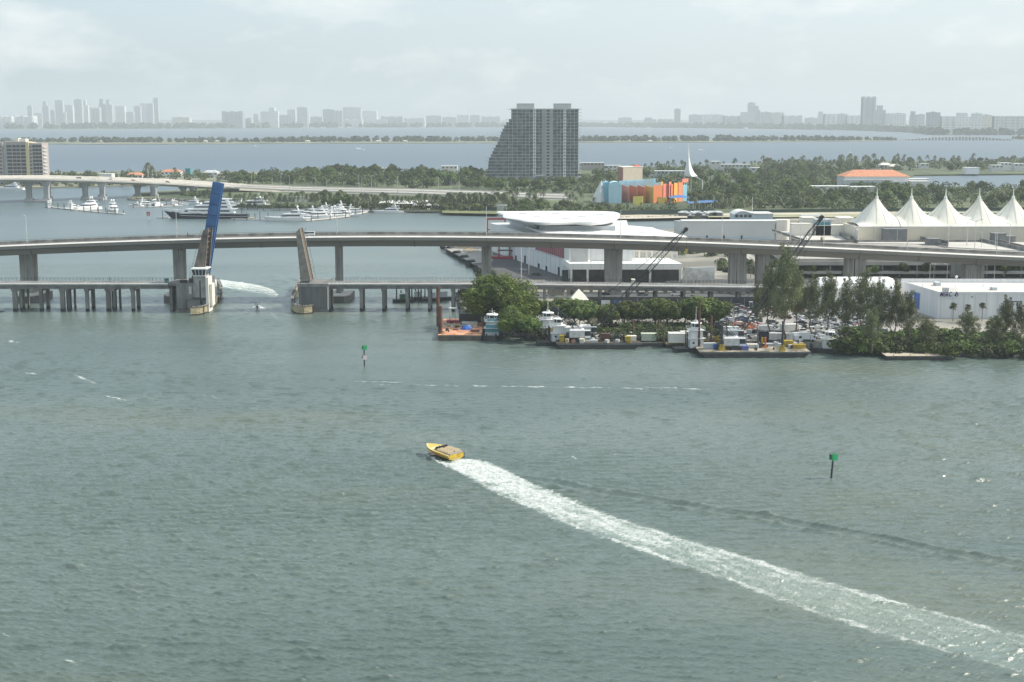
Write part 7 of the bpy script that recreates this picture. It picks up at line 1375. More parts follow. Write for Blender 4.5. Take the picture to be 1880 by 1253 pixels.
def crateish(px, py, w_, d_, h, m, label, nm='equipment_box', z=1.9, cat='equipment', lid=None):
    p = at(px, py, z); q = thing(nm, label, cat, p); MB().box(-w_ / 2, 0, 0, w_ / 2, d_, h).build('body', m, q); MB().box(-w_ / 2 - .06, -.06, h, w_ / 2 + .06, d_ + .06, h + .12).build('lid', lid or m, q)
    r = MB()
    for k in range(3): r.box(-w_ / 2 + (k + .4) * w_ / 3, -.05, .1, -w_ / 2 + (k + .4) * w_ / 3 + .1, -.003, h - .05)
    r.build('side_rib', lid or m, q); return q
crateish(831, 594, 4.2, 3, .9, red, 'low dark red winch box at the rear left of the rusty barge', z=zd); crateish(863, 592, 8, 2.2, 3.0, dksteel, 'long dark equipment container across the rear of the rusty barge', 'equipment_container', z=zd); crateish(862, 597, 5.5, 2.4, .8, creamw, 'pale heap of planks in front of the dark container on the barge', 'plank_stack', z=zd)
crateish(872, 610, 3, 2.5, .5, rust_d, 'dark scrap heap near the right edge of the rusty barge', 'scrap_heap', z=zd)
for px, t0, lb_ in ((826.5, 553, 'left thin white pole at the rear of the rusty barge'), (864, 552, 'right thick white pole at the rear of the rusty barge')):
    p = at(px, 588, zd); single('white_pole', MB().tube((p.x, p.y, zd), (p.x, p.y, Z(t0, p.y)), .28 if px > 850 else .15), white_d, lb_, 'pole', tuple(p))
p = at(831, 589, zd); t = thing('work_canopy', 'small flat white canopy on posts at the rear left of the rusty barge', 'canopy', p)
MB().box(-1.3, -1, 4.4, 1.3, 1, 4.7).build('roof', white, t)
for x, y in ((-1.1, -.8), (1.1, -.8), (-1.1, .8), (1.1, .8)): MB().tube((x, y, 0), (x, y, 4.4), .07).build('post', white_d, t)
# old mooring dolphins and moored hulks under the low bridge
for i, (px, b_, t_) in enumerate(((728, 555, 529), (756, 556, 528), (763, 550, 521), (768, 556, 530), (773, 554, 526), (791, 553, 528), (802, 553, 528), (807, 550, 520), (736, 549, 533), (780, 551, 530))):
    p = at(px, b_); single('timber_pile', MB().tube((p.x, p.y, -1), (p.x + .1, p.y, Z(t_, p.y)), .32, .25), wood_d, 'dark timber mooring pile in the water under the low bridge', 'pile', tuple(p), 'mooring piles under the low bridge')
for px, py, L_, lb_ in ((741, 555, 9, 'small dark green workboat moored left among the piles under the bridge'), (793, 553, 9, 'dark workboat with a pale cabin moored among the piles'), (815, 551, 10, 'long dark workboat moored against the rocks under the bridge'), (768, 551, 8, 'low dark float moored between the piles')):
    p = at(px, py); t = thing('work_boat', lb_, 'work boat', p, .15); MB().loft([[(x, y * w_, z) for y, z in ((-1.6, 1.3), (1.6, 1.3), (1.2, -.3), (-1.2, -.3))] for x, w_ in ((-L_ / 2, .9), (0, 1), (L_ * .3, .8), (L_ / 2, .1))]).build('hull', blackp, t)
    MB().box(-1.6, -1.1, 1.3, 1.4, 1.1, 3.4).build('cabin', green_d if px < 750 else greywall, t); MB().box(-1.9, -1.3, 3.4, 1.7, 1.3, 3.55).build('cabin_roof', white_d, t)

o, a, b, Y, zA = barge('long black deck barge with pale edge stripe carrying the left crawler crane', 1021, 1178, 641.5, 12, 1.9, None, wood_d, 3, name='deck_barge')
barge('shorter dark barge with cream deck cargo behind the long left barge', 1150, 1219, 637, 9, 1.3, None, ramp_l if 'ramp_l' in globals() else wood, 1)
barge('small dark pontoon between the left barges and the single white tug', 1222, 1262, 639, 8, 1.1, None, wood, .5)
o, a, b, Y, zC = barge('widest black deck barge with two piles and yellow fittings in front of the parked cars', 1283, 1489, 657.5, 19, 1.9, None, mat('deck_planks', (.09, .085, .07), .9, scale=.35, col2=(.40, .36, .28), detail=9), 3)
barge('flat pale topped float barge alone near the right shore', 1626, 1748, 662, 6.5, 1.35, blackp, sand, .5, name='float_barge')
for i, (px, py, t_, z_, sl_) in enumerate(((1325, 644, 598, zC, yellow_s), (1436, 645, 590, zC, yellow_s), (1162, 624, 588, 1.3, yellow_s), (1209, 622, 587, 1.3, yellow_s), (1283, 640, 552, 1.2, None), (1305, 640, 580, 1.2, yellow_s))):
    spud(px, py, t_, z_, .34, ('dark pile with a yellow well on the left of the widest barge', 'dark pile with a yellow well on the right of the widest barge', 'thin brown pile rising behind the long left barge', 'thin brown pile on the barge with cream cargo', 'tallest brown pile just right of the single white tug', 'thin brown pile among the yellow scrap by the bank')[i], dksteel if i < 2 else rust_d, sl_)
crateish(1052, 626, 5.5, 4.5, 4.3, white_d, 'tall white cube shaped container behind the left tugs', 'office_container', lid=white); crateish(1031, 624, 2, 2, 2.0, yellow_s, 'yellow bin between the front tug and the white container', 'bin'); crateish(1031.5, 629, 1.5, 1.5, 2.2, yellow_s, 'small yellow locker on the left end of the long left barge', 'locker')
crateish(1153, 630, 1.8, 1.6, 2.0, yellow_s, 'yellow fitting box near the right end of the long left barge', 'bin'); crateish(1192, 626, 5.2, 3, 2.2, mat('pale_green_box', (.42, .46, .36), .8), 'pale green flat roofed container on the barge behind', 'equipment_container'); crateish(1245, 630, 6, 4, 3.0, creamw, 'left cream container on the small pontoon', 'equipment_container'); crateish(1258, 628, 3, 3, 3.2, white_d, 'white container stack right of the left cream container', 'equipment_container')
crateish(1160, 627, 3.0, 2.2, 1.6, creamw, 'cream crate at the right end of the long left barge', 'crate'); crateish(1037, 626, 3.2, 2.4, 1.6, dksteel, 'dark winch unit by the yellow locker', 'winch'); crateish(1085, 629, 4.5, 1.6, .6, greywall, 'grey pipe stack in the middle of the long left barge', 'pipe_stack'); crateish(1128, 624, 7, 2, .8, conc_w, 'grey steel frame on the long left barge', 'deck_structure'); crateish(1112, 627, 3.0, 2.2, 2.4, rust_d, 'brown machinery block behind the white cab on the left barge', 'machinery')
crateish(1304, 641, 4.0, 1.8, 1.7, greywall, 'pale grey tank box at the left end of the widest barge', 'tank_box'); crateish(1315, 642, 1.6, 1.4, 1.4, bluetarp, 'blue drum box left of the yellow well', 'bin'); crateish(1368, 644, 2.2, 1.6, 1.3, mat('violet_tarp', (.12, .13, .35), .7), 'violet covered box on the front edge of the widest barge', 'bin'); crateish(1382, 639, 3.4, 2, 1.0, creamw, 'cream board stack in the middle of the widest barge', 'board_stack')
crateish(1415, 636, 7.5, 1.8, .7, greywall, 'long grey beam stack on the widest barge', 'beam_stack'); crateish(1468, 641, 4, 1.8, 1.3, yellow_s, 'yellow machinery on the right end of the widest barge', 'machinery'); crateish(1448, 637, 3, 2.2, 1.8, yellow_s, 'yellow winch right of the right pile', 'winch'); crateish(1402, 633, 3.4, 3.0, 4.2, navy, 'dark blue tank standing behind the two orange posts', 'tank', z=1.8)
for px in (1399.5, 1405): p = at(px, 639, zC); single('orange_post', MB().box(p.x - .28, p.y, zC, p.x + .28, p.y + .5, zC + 3.4).box(p.x - .5, p.y - .2, zC, p.x + .5, p.y + .7, zC + .4), orange if px > 1400 else yellow_s, ('yellow' if px < 1400 else 'orange') + ' upright post in front of the dark blue tank', 'post', tuple(p))
# trucks and cabs at the waterside
def truck(px, py, label, L_, m_, z=2.0, rz=0.0, h=3.2):
    p = at(px, py, z); t = thing('box_truck', label, 'truck', p, rz); MB().box(-L_ / 2, -1.2, 1.0, L_ * .28, 1.2, h).build('cargo_box', m_, t); MB().prism([(L_ * .30, -1.15), (L_ * .5, -1.15), (L_ * .5, 1.15), (L_ * .30, 1.15)], .7, 2.5, [(L_ * .30, -1.1), (L_ * .43, -1.1), (L_ * .43, 1.1), (L_ * .30, 1.1)]).build('cab', white, t)
    MB().box(L_ * .40, -1.17, 1.6, L_ * .46, 1.17, 2.2).build('window', glass, t); MB().box(-L_ / 2, -.9, .6, L_ * .5, .9, 1.0).build('chassis', dksteel, t)
    for x in (-L_ * .35, -L_ * .2, L_ * .38):
        for sg in (-1, 1): MB().tube((x, sg * .8, .5), (x, sg * 1.2, .5), .5, n=10).build('wheel', black, t)
truck(1432, 629, 'long white trailer truck parked behind the right pile of the widest barge', 15, white_d, 1.8, 0); truck(1470, 628, 'white truck with pale cab behind the yellow machinery', 10, white, 1.8, 0); truck(1453, 612, 'white box truck in the parking lot under the casuarinas', 8, white, 2.05, .3); truck(1345, 617, 'white truck body behind the right crane', 7, white, 1.9, 0); truck(1407, 611, 'small white truck by the sand patch', 5, white, 2.05, .2, 2.6)

# ------------------------------------------------------------ crawler cranes with lattice booms
def crane(px, py, tip, label, z, back=False):
    p = at(px, py, z); q = P(tip[0], tip[1], p.y + tip[2]); o = W('crawler_crane', label, 'crane', tuple(p)); x, y = p.x, p.y
    for sg in (-1, 1): o.part('crawler_track', MB().prism([(x - 3, y + sg * 1.8 - .4), (x + 3, y + sg * 1.8 - .4), (x + 3, y + sg * 1.8 + .4), (x - 3, y + sg * 1.8 + .4)], z, z + 1.0), dksteel)
    o.part('engine_house', MB().box(x - 3.8, y - 1.7, z + 1.3, x + 1.2, y + 1.7, z + 3.6), white_d); o.part('roof', MB().prism([(x - 3.9, y - 1.8), (x + 1.3, y - 1.8), (x + 1.3, y + 1.8), (x - 3.9, y + 1.8)], z + 3.6, z + 4.1, [(x - 3.5, y - 1.4), (x + .9, y - 1.4), (x + .9, y + 1.4), (x - 3.5, y + 1.4)]), white)
    o.part('cab', MB().box(x + 1.3, y - 1.8, z + 1.3, x + 3.1, y - .2, z + 3.5), glass); o.part('cab_frame', MB().box(x + 1.25, y - 1.85, z + 3.5, x + 3.15, y - .15, z + 3.7), white); o.part('cab_sill', MB().box(x + 1.25, y - 1.85, z + 1.1, x + 3.15, y - .15, z + 1.9), white); o.part('counterweight', MB().box(x - 4.8, y - 1.6, z + 1.2, x - 3.9, y + 1.6, z + 2.8), dksteel)
    b0 = Vector((x + 1.6, y + .4, z + 1.6)); d = (q - b0); L_ = d.length; d.normalize(); sx = d.cross(Vector((0, 1, 0))).normalized(); sy = d.cross(sx).normalized(); s = MB(); n_ = 26
    def cor(t, i, j): w_ = .75 * min(1, t * 7 + .15, (1 - t) * 7 + .2); return b0 + d * (L_ * t) + sx * (i * w_) + sy * (j * w_)
    cs_ = ((-1, -1), (1, -1), (1, 1), (-1, 1))
    for k in range(n_):
        t0, t1 = k / n_, (k + 1) / n_
        for m_, (i, j) in enumerate(cs_):
            s.bar(cor(t0, i, j), cor(t1, i, j), .13); i2, j2 = cs_[(m_ + 1) % 4]; s.bar(cor(t0, i, j), cor(t1, i2, j2), .075); s.bar(cor(t1, i, j), cor(t1, i2, j2), .075)
    o.part('lattice_boom', s, dksteel); o.part('boom_head', MB().bar(q - d * 1.5, q + d * .8, 1.1, .9).tube(q + Vector((0, -.3, 0)), q + Vector((0, .3, 0)), .7, n=12), dksteel)
    g = Vector((x - 2.6, y, z + 7.2)); o.part('gantry', MB().bar((x - 2.6, y - .9, z + 3.8), g, .18).bar((x - 2.6, y + .9, z + 3.8), g, .18).bar((x + .6, y, z + 3.8), g, .18), dksteel)
    c = MB()
    for dy in (-.5, .5): c.tube(g + Vector((0, dy, 0)), q + Vector((0, dy, 0)), .05, n=4)
    c.tube(b0 + d * 3 + Vector((0, 0, 1.2)), q + Vector((0, 0, 1.4)), .05, n=4); o.part('pendant_cable', c, dksteel)
    hk = q + d * .6; o.part('hoist_cable', MB().tube(hk, hk - Vector((0, 0, 7)), .05, n=4), dksteel); o.part('hook_block', MB().box(hk.x - .35, hk.y - .2, hk.z - 8.2, hk.x + .35, hk.y + .2, hk.z - 7), yellow_s)
crane(1078, 619, (1259, 422, 2), 'left crawler crane whose long black lattice boom reaches right above the high bridge', 1.9)
crane(1347, 626, (1508, 400, 4), 'right crawler crane with its black lattice boom reaching above the car park roof', 1.9)
crane(1066, 626, (1016, 566, 0), 'small crane with a white cab and short boom leaning left on the long left barge', zA)
crane(1349, 641, (1316, 596, 0), 'small white cabbed crane with a short boom on the widest barge', zC)
# rusty scrap yard equipment on the bank
for i, (px, py, m_, lb_) in enumerate(((1364, 607, rust, 'orange brown steel frame heap on the bank behind the widest barge'), (1392, 609, orange, 'orange steel beams leaning beside the casuarina trunk'), (1306, 631, yellow_s, 'yellow boom section lying on the bank right of the single tug'), (1349, 603, orange, 'orange barrier frames at the edge of the parking lot'), (1315, 600, orange, 'orange fence line at the bank edge'))):
    p = at(px, py, 2); t = thing('steel_frame_heap', lb_, 'scrap metal', p); rg = random.Random(70 + i)
    for k in range(14 if i != 4 else 6):
        a_ = rg.random() * 3.1; l_ = rg.uniform(1.5, 3.4); c_ = Vector((rg.uniform(-3, 3), rg.uniform(-1, 2), rg.uniform(.2, 2.4) if i != 4 else 1)); v = Vector((math.cos(a_), .3 * math.sin(a_), rg.uniform(-.6, .8) if i != 4 else 0)) * l_ / 2; MB().bar(c_ - v, c_ + v, .22).build('beam', m_, t)
# ------------------------------------------------------------ vegetation
NB = [broad(12, 6.6, 101 + i, 7000, 0.33, None, 13) for i in range(3)]
NY_ = broad(17, 10.5, 111, 13000, 0.34, leaf_y, 17)
CA = [pine(20, 6.6, 121 + i, 6500, 0.29) for i in range(3)]
NBU = [bush(3.2, 131 + i, 900, 0.30) for i in range(2)]
FAN = palm(6.4, 141, 30, 2.1, True)
LIM = [(890, 1070, 1710, 324.5), (1092, 1143, 1225, 361), (1143, 1200, 1215, 358), (1200, 1264, 1200, 364), (1128, 1184, 1330, 334), (1250, 1294, 1335, 329), (1545, 1672, 1465, 326), (1672, 1710, 1460, 337), (1489, 1610, 1395, 345),
       (1300, 1402, 1890, 306), (1612, 1660, 2030, 306), (1818, 1890, 1980, 307), (1770, 1800, 1880, 313), (1675, 1960, 1420, 343), (1062, 1142, 1980, 306), (290, 402, 1790, 317), (228, 264, 1750, 321), (1340, 1424, 850, 400), (808, 842, 1890, 312)]
BOX = [(X(890, 1715), 1700, X(1068, 1715), 1755), (X(1090, 1250), 1205, X(1266, 1250), 1296), (X(1130, 1340), 1330, X(1184, 1340), 1382), (X(1545, 1475), 1455, X(1675, 1475), 1515), (X(1489, 1400), 1390, X(1610, 1400), 1425), (X(1623, 1480), 1462, X(1709, 1480), 1510)]
def blocked(x, y):
    if any(a < x < c and b < y < d for a, b, c, d in BOX): return True
    px = 940 + x / (y * cp + 73 * sp) * F
    if px < 1063:
        Y_, z_, w_ = cwi(px)
        if Y_ - 6 < y < Y_ + w_ + 5: return True
    return False
def scatter(quad, n, kinds, h0, h1, hk, label, group, seed, mind=7.0, sq=(0.85, 1.15), z=1.9):
    rg = random.Random(seed); q = [at(a, b, z) for a, b in quad]; placed = []; tries = 0
    while len(placed) < n and tries < n * 30:
        tries += 1; u, v = rg.random(), rg.random(); p = q[0].lerp(q[1], u).lerp(q[3].lerp(q[2], u), v)
        if blocked(p.x, p.y) or any((p.x - a) ** 2 + (p.y - b) ** 2 < mind * mind for a, b in placed): continue
        h = rg.uniform(h0, h1); px = 940 + p.x / (p.y * cp + 70 * sp) * F
        for a, b, Yb_, yl in LIM:
            if a - 5 < px < b + 5 and p.y < Yb_: h = min(h, Z(yl, p.y) - z)
        if h < h0 * 0.55: continue
        placed.append((p.x, p.y)); s = h / hk; k = rg.choice(kinds)
        put(k, USED, (p.x, p.y, z), rg.random() * 6.28, label, group, (s * rg.uniform(*sq), s * rg.uniform(*sq), s))
    return placed
G1 = 'broad trees in the woods behind the causeway'
for quad, n, h0, h1, lb_, sd in ((((395, 337), (640, 345), (640, 334), (420, 329)), 22, 9, 14, 'rounded green tree in the dense belt behind the causeway lanes', 1), (((560, 332), (900, 345), (900, 326), (560, 322)), 40, 12, 18, 'tall rounded tree in the dense belt left of the glass tower', 2),
                                 (((640, 345), (900, 351), (900, 342), (640, 334)), 16, 9, 13, 'green tree along the far edge of the causeway lanes', 3), (((895, 352), (1100, 357), (1100, 330), (895, 330)), 26, 9, 15, 'green tree in the belt below the glass tower', 4)):
    scatter(quad, n, BR, h0, h1, 15, lb_, 'trees: ' + lb_, sd, 8.0)
for quad, n, h0, h1, lb_, sd in ((((1090, 345), (1290, 340), (1290, 318), (1090, 318)), 16, 9, 14, 'dark green tree around the beige block building', 5), (((1264, 380), (1490, 378), (1490, 322), (1270, 322)), 58, 9, 15, 'dense green tree in the park right of the white spire', 6),
                                 (((1490, 386), (1910, 380), (1910, 352), (1490, 350)), 50, 9, 14, 'green tree behind the pointed tent roofs', 7), (((925, 389), (1095, 393), (1095, 378), (930, 374)), 14, 5, 10, 'bright bushy tree on the shore behind the terminal roof', 8), (((572, 381), (640, 383), (640, 373), (575, 371)), 8, 9, 13, 'rounded tree behind the crowded white yachts', 9),
                                 (((1410, 318), (1560, 330), (1560, 305), (1400, 304)), 16, 10, 15, 'green tree on the wooded shore left of the orange roof', 10)):
    scatter(quad, n, BR, h0, h1, 15, lb_, 'trees: ' + lb_, sd, 8.0)
for quad, n, h0, h1, lb_, sd in ((((1400, 312), (1960, 312), (1960, 298), (1400, 300)), 85, 10, 17, 'tall palm on the far wooded residential shore on the right', 20), (((1275, 312), (1400, 310), (1400, 300), (1280, 306)), 10, 8, 12, 'palm near the white waterfront houses', 21), (((1180, 318), (1262, 316), (1262, 308), (1180, 309)), 12, 10, 14, 'palm behind the museum left of the spire', 22),
                                 (((1270, 392), (1480, 388), (1480, 372), (1270, 374)), 24, 8, 12, 'dull green palm along the airfield road', 23), (((930, 383), (1100, 387), (1100, 366), (930, 368)), 22, 8, 11, 'palm in the mixed planting left of the museum', 24), (((1090, 390), (1260, 390), (1260, 378), (1090, 380)), 12, 4, 6, 'low palm in front of the coloured museum', 25)):
    scatter(quad, n, PL, h0, h1, 10.5, lb_, 'palms: ' + lb_, sd, 6.0)
scatter(((1560, 318), (1960, 316), (1960, 299), (1560, 300)), 20, BR, 8, 13, 15, 'broad tree between the palms of the right residential shore', 'broad trees on the right residential shore', 26, 9)
scatter(((-60, 346), (235, 343), (235, 322), (-60, 322)), 10, BR, 6, 10, 15, 'small tree on the low island behind the left causeway piers', 'trees on the low left island', 27, 10, z=1.55)
scatter(((-60, 345), (380, 340), (380, 322), (-60, 324)), 16, PL, 6, 10, 10.5, 'small palm on the low island behind the left causeway piers', 'palms on the low left island', 28, 8, z=1.55)
for i, (px, py, h) in enumerate(((272, 330, 21), (280, 329, 17), (268, 331, 13), (322, 330, 15), (118, 331, 10), (233, 330, 10), (1414, 306, 14), (1350, 308, 15))): p = at(px, py, 1.6); put(PL[i % 3], USED, (p.x, p.y, 1.6), i, 'taller palm sticking up above its neighbours on the far side of the bay', 'tall single palms beyond the causeway', h / 10.5)
# promenade palms
rg = random.Random(44)
px = 424; i = 0
while px < 640: p = at(px, 379.5 + (i % 2) * 1.5, 2); h = rg.uniform(11, 14.5) * (0.9 if 560 < px < 625 else 1); put(PL[i % 3], USED, (p.x, p.y, 2), rg.random() * 6, 'palm in the row along the marina promenade', 'palms along the marina promenade', h / 10.8); px += rg.uniform(7, 12); i += 1
while px < 935: p = at(px, 382.5 + (i % 3) * 1.3, 2); h = rg.uniform(10.5, 14) * (1 if px < 815 else 1.05); put(PL[i % 3], USED, (p.x, p.y, 2), rg.random() * 6, 'palm in the row behind the white restaurant roofs and lawn', 'palms behind the restaurant roofs', h / 10.8); px += rg.uniform(5, 9) if px < 815 else rg.uniform(2.6, 5); i += 1
scatter(((812, 382), (900, 385), (900, 377), (812, 375)), 22, PL, 9, 13, 10.8, 'palm in the dense clump at the lawn end of the promenade', 'palms in the clump by the lawn', 46, 3)
thick = mat('mixed_foliage', (0.022, 0.042, 0.014), 0.8, scale=0.055, col2=(0.135, 0.165, 0.055), detail=6, trans=0.2, lo=0.38, hi=0.62)
def mass(name, quad, n, size, h, seed, m=thick, r=3.0, nb=90, z=1.9):
    rg = random.Random(seed); q = [at(a, b, z) for a, b in quad]; bl_ = []
    for _ in range(nb * 4):
        if len(bl_) >= nb: break
        u, v = rg.random(), rg.random(); p = q[0].lerp(q[1], u).lerp(q[3].lerp(q[2], u), v)
        if blocked(p.x, p.y): continue
        hh_ = h * rg.uniform(.5, 1.1); px = 940 + p.x / (p.y * cp + 70 * sp) * F
        for a, b, Yb_, yl in LIM:
            if a - 5 < px < b + 5 and p.y < Yb_: hh_ = min(hh_, Z(yl, p.y) - z)
        if hh_ < 1: continue
        bl_.append((p.x, p.y, z + hh_ * .45, max(r * rg.uniform(.7, 1.2), hh_ * .5), min(1.0, .8 * hh_ / r)))
    return struct(name, leafcloud(bl_, n, size, rg, shell=.7), m, 'stuff')
mass('undergrowth', ((395, 338), (905, 350), (905, 320), (500, 322)), 20000, 0.9, 11, 60, nb=240, r=6)
mass('undergrowth', ((895, 356), (1100, 358), (1100, 326), (895, 330)), 5000, 0.9, 7, 61, nb=70, r=5)
mass('undergrowth', ((1090, 378), (1500, 384), (1500, 306), (1090, 314)), 24000, 0.95, 9, 62, nb=290, r=6)
mass('undergrowth', ((1480, 388), (1930, 385), (1930, 350), (1480, 345)), 16000, 0.8, 9, 63, nb=200, r=5)
mass('undergrowth', ((1400, 314), (1960, 314), (1960, 298), (1400, 302)), 14000, 1.1, 9, 64, nb=170, r=6)
mass('undergrowth', ((928, 391), (1100, 394), (1260, 393), (930, 374)), 9000, 0.6, 5.5, 65, nb=120, r=3.5)
mass('undergrowth', ((640, 384), (812, 386), (812, 379), (640, 377)), 4500, 0.6, 5, 66, nb=60, r=3, m=leaf_a)
mass('undergrowth', ((812, 387), (905, 389), (905, 379), (812, 377)), 4500, 0.6, 6, 67, nb=50, r=3)
mass('undergrowth', ((300, 357), (400, 366), (400, 358), (330, 352)), 2600, 0.6, 4, 68, nb=40, r=3)
mass('verge_planting', ((1250, 470), (1420, 474), (1420, 462), (1250, 458)), 4000, 0.45, 3.5, 92, nb=46, r=2.6, z=2)
mass('verge_planting', ((1320, 490), (1400, 496), (1400, 486), (1300, 482)), 2500, 0.42, 3, 93, nb=26, r=2.2, z=2)
mass('undergrowth', ((1395, 348), (1560, 350), (1560, 318), (1400, 314)), 12000, 0.9, 10, 89, nb=130, r=5.5)
mass('undergrowth', ((1545, 362), (1720, 362), (1720, 348), (1545, 350)), 6000, 0.8, 10, 90, nb=70, r=5)
mass('undergrowth', ((1264, 384), (1490, 386), (1490, 350), (1264, 350)), 14000, 0.8, 10, 91, nb=170, r=5)
mass('undergrowth', ((60, 333), (520, 333), (520, 321), (60, 322)), 9000, 0.9, 7, 88, nb=110, r=4.5, z=1.5)
mass('undergrowth', ((-60, 346), (300, 340), (300, 332), (-60, 336)), 3000, 0.8, 4, 69, nb=50, r=3.5, z=1.5)
mass('undergrowth', ((430, 381), (640, 384), (640, 378), (430, 375)), 3000, 0.5, 3, 70, nb=50, r=2)
# near shore of the port
for i, (px, py, top, k, wd, lb_) in enumerate(((918, 594, 499, 'y', 1.0, 'biggest bright green tree spreading over the bank left of the low bridge track'), (956, 603, 533, 'y', .9, 'bright yellow green tree right in front of the biggest one'), (893, 590, 528, 'b', 1.0, 'dark green tree on the left flank of the biggest tree'), (935, 611, 560, 'b', .9, 'low dark tree at the waterline behind the teal tug'), (975, 600, 545, 'y', .8, 'smaller bright tree leaning towards the left white tugs'), (948, 615, 572, 'y', 1.2, 'lowest bright tree reaching the waterline right of the teal tug'), (972, 618, 580, 'b', 1.2, 'low dark tree at the waterline beside the left white tugs'),
        (1000, 598, 548, 'b', 1.0, 'first round tree behind the left white tugs'), (1030, 600, 544, 'b', 1.05, 'second round tree behind the white container'), (1056, 602, 547, 'b', 1.0, 'third round tree below the pale peaked tent'), (1080, 601, 550, 'b', .9, 'round tree at the left edge of the sandy track'),
        (1120, 602, 556, 'b', .9, 'leftmost tree of the bank row right of the sandy track'), (1143, 600, 551, 'b', 1.0, 'second tree of the bank row right of the track'), (1170, 602, 553, 'b', 1.0, 'third tree of the bank row, spreading wide'), (1199, 600, 545, 'b', 1.05, 'tallest pale topped tree in the middle of the bank row'), (1229, 603, 551, 'b', 1.0, 'fifth tree of the bank row beside the brown pile'),
        (1256, 601, 553, 'b', .9, 'sixth tree of the bank row'), (1282, 602, 540, 'b', 1.0, 'tall dense tree near the right end of the bank row behind the tug'), (1308, 602, 546, 'b', 1.0, 'last tree of the bank row at the corner of the car lot'))):
    p = at(px, py, 2); hh_ = Z(top, p.y) - 2; s = hh_ / (17 if k == 'y' else 12); kd = NY_ if k == 'y' else NB[i % 3]; wd *= 1.32 if px > 985 else 1.1; put(kd, USED, (p.x, p.y, 1.8), i * 1.3, lb_, None, (s * wd, s * wd, s))
for i, (px, py, top, wd, lb_) in enumerate(((1412, 622, 500, .75, 'left tall casuarina with a bare dark trunk over the car lot'), (1440, 629, 476, .8, 'tallest casuarina behind the right pile of the widest barge'), (1462, 614, 505, .8, 'casuarina just right of the tallest one'), (1388, 612, 530, .7, 'small casuarina at the left end of the feathery group'), (1492, 618, 520, .9, 'casuarina in front of the left end of the barrel roof'), (1520, 622, 514, .8, 'wide casuarina in front of the barrel roof shed'),
        (1552, 628, 524, .75, 'casuarina above the right tug'), (1584, 626, 512, .9, 'tall thin casuarina in front of the barrel roof middle'), (1612, 630, 526, .85, 'bushy casuarina in front of the right end of the barrel roof'), (1640, 632, 530, .85, 'casuarina left of the warehouse blue door'), (1664, 634, 548, 1.1, 'last casuarina overlapping the warehouse corner'), (1600, 645, 575, 1.2, 'low spreading casuarina at the waterline'),
        (1845, 636, 556, .9, 'pointed young casuarina in front of the warehouse gate'), (1868, 638, 566, .9, 'pointed young casuarina at the right edge of the photo'), (1826, 640, 585, 1.2, 'short casuarina left of the pointed ones'), (1776, 633, 578, 1.2, 'thin leaning casuarina below the middle fan palm'), (1700, 640, 590, 1.5, 'low bushy casuarina below the blue door'))):
    p = at(px, py, 2); hh_ = Z(top, p.y) - 2; s = hh_ / 20; wd = wd * (1 if hh_ > 12 else 1.25); put(CA[i % 3], USED, (p.x, p.y, 1.8), i * 1.7, lb_, None, (s * wd, s * wd, s))
for i, (px, py, lb_) in enumerate(((1749.5, 590, 'left fan palm with a round crown against the white warehouse wall'), (1776, 593, 'middle fan palm against the white warehouse wall'), (1803, 590, 'right fan palm against the white warehouse wall'), (1813, 617, 'lower fan palm among the bank shrubs right of the others'))): p = at(px, py, 2); put(FAN, USED, (p.x, p.y, 2), i, lb_, None, .92 if i != 3 else .7)
for i in range(46):
    rg = random.Random(300 + i); px = rg.uniform(1545, 1900); py = rg.uniform(622, 652 if px > 1640 else 644); p = at(px, py, 1.4)
    put(NBU[i % 2], USED, (p.x, p.y, 1.2), rg.random() * 6, 'dense shrub on the bank below the white warehouse', 'shrubs on the bank below the warehouse', rg.uniform(.7, 1.5))
for i in range(22):
    rg = random.Random(400 + i); px = rg.uniform(1105, 1325); p = at(px, rg.uniform(604, 620), 1.6)
    put(NBU[i % 2], USED, (p.x, p.y, 1.5), rg.random() * 6, 'shrub on the dark slope behind the barges', 'shrubs on the slope behind the barges', rg.uniform(.6, 1.1))
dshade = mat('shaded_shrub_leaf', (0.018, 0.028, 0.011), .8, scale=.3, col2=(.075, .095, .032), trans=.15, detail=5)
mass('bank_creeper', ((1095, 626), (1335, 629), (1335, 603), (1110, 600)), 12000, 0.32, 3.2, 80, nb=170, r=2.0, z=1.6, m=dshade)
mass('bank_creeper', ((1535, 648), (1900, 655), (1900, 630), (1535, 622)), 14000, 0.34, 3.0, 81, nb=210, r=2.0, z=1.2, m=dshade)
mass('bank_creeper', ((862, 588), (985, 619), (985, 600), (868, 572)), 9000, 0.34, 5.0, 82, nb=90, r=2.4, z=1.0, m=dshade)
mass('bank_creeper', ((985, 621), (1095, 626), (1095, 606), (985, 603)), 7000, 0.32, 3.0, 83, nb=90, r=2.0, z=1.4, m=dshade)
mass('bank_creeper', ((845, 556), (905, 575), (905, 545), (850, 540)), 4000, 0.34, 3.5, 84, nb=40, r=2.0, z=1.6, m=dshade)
mass('roadside_shrubs', ((868, 512), (905, 516), (905, 508), (885, 506)), 1800, 0.34, 4.0, 85, nb=16, r=2.2, z=1.8)
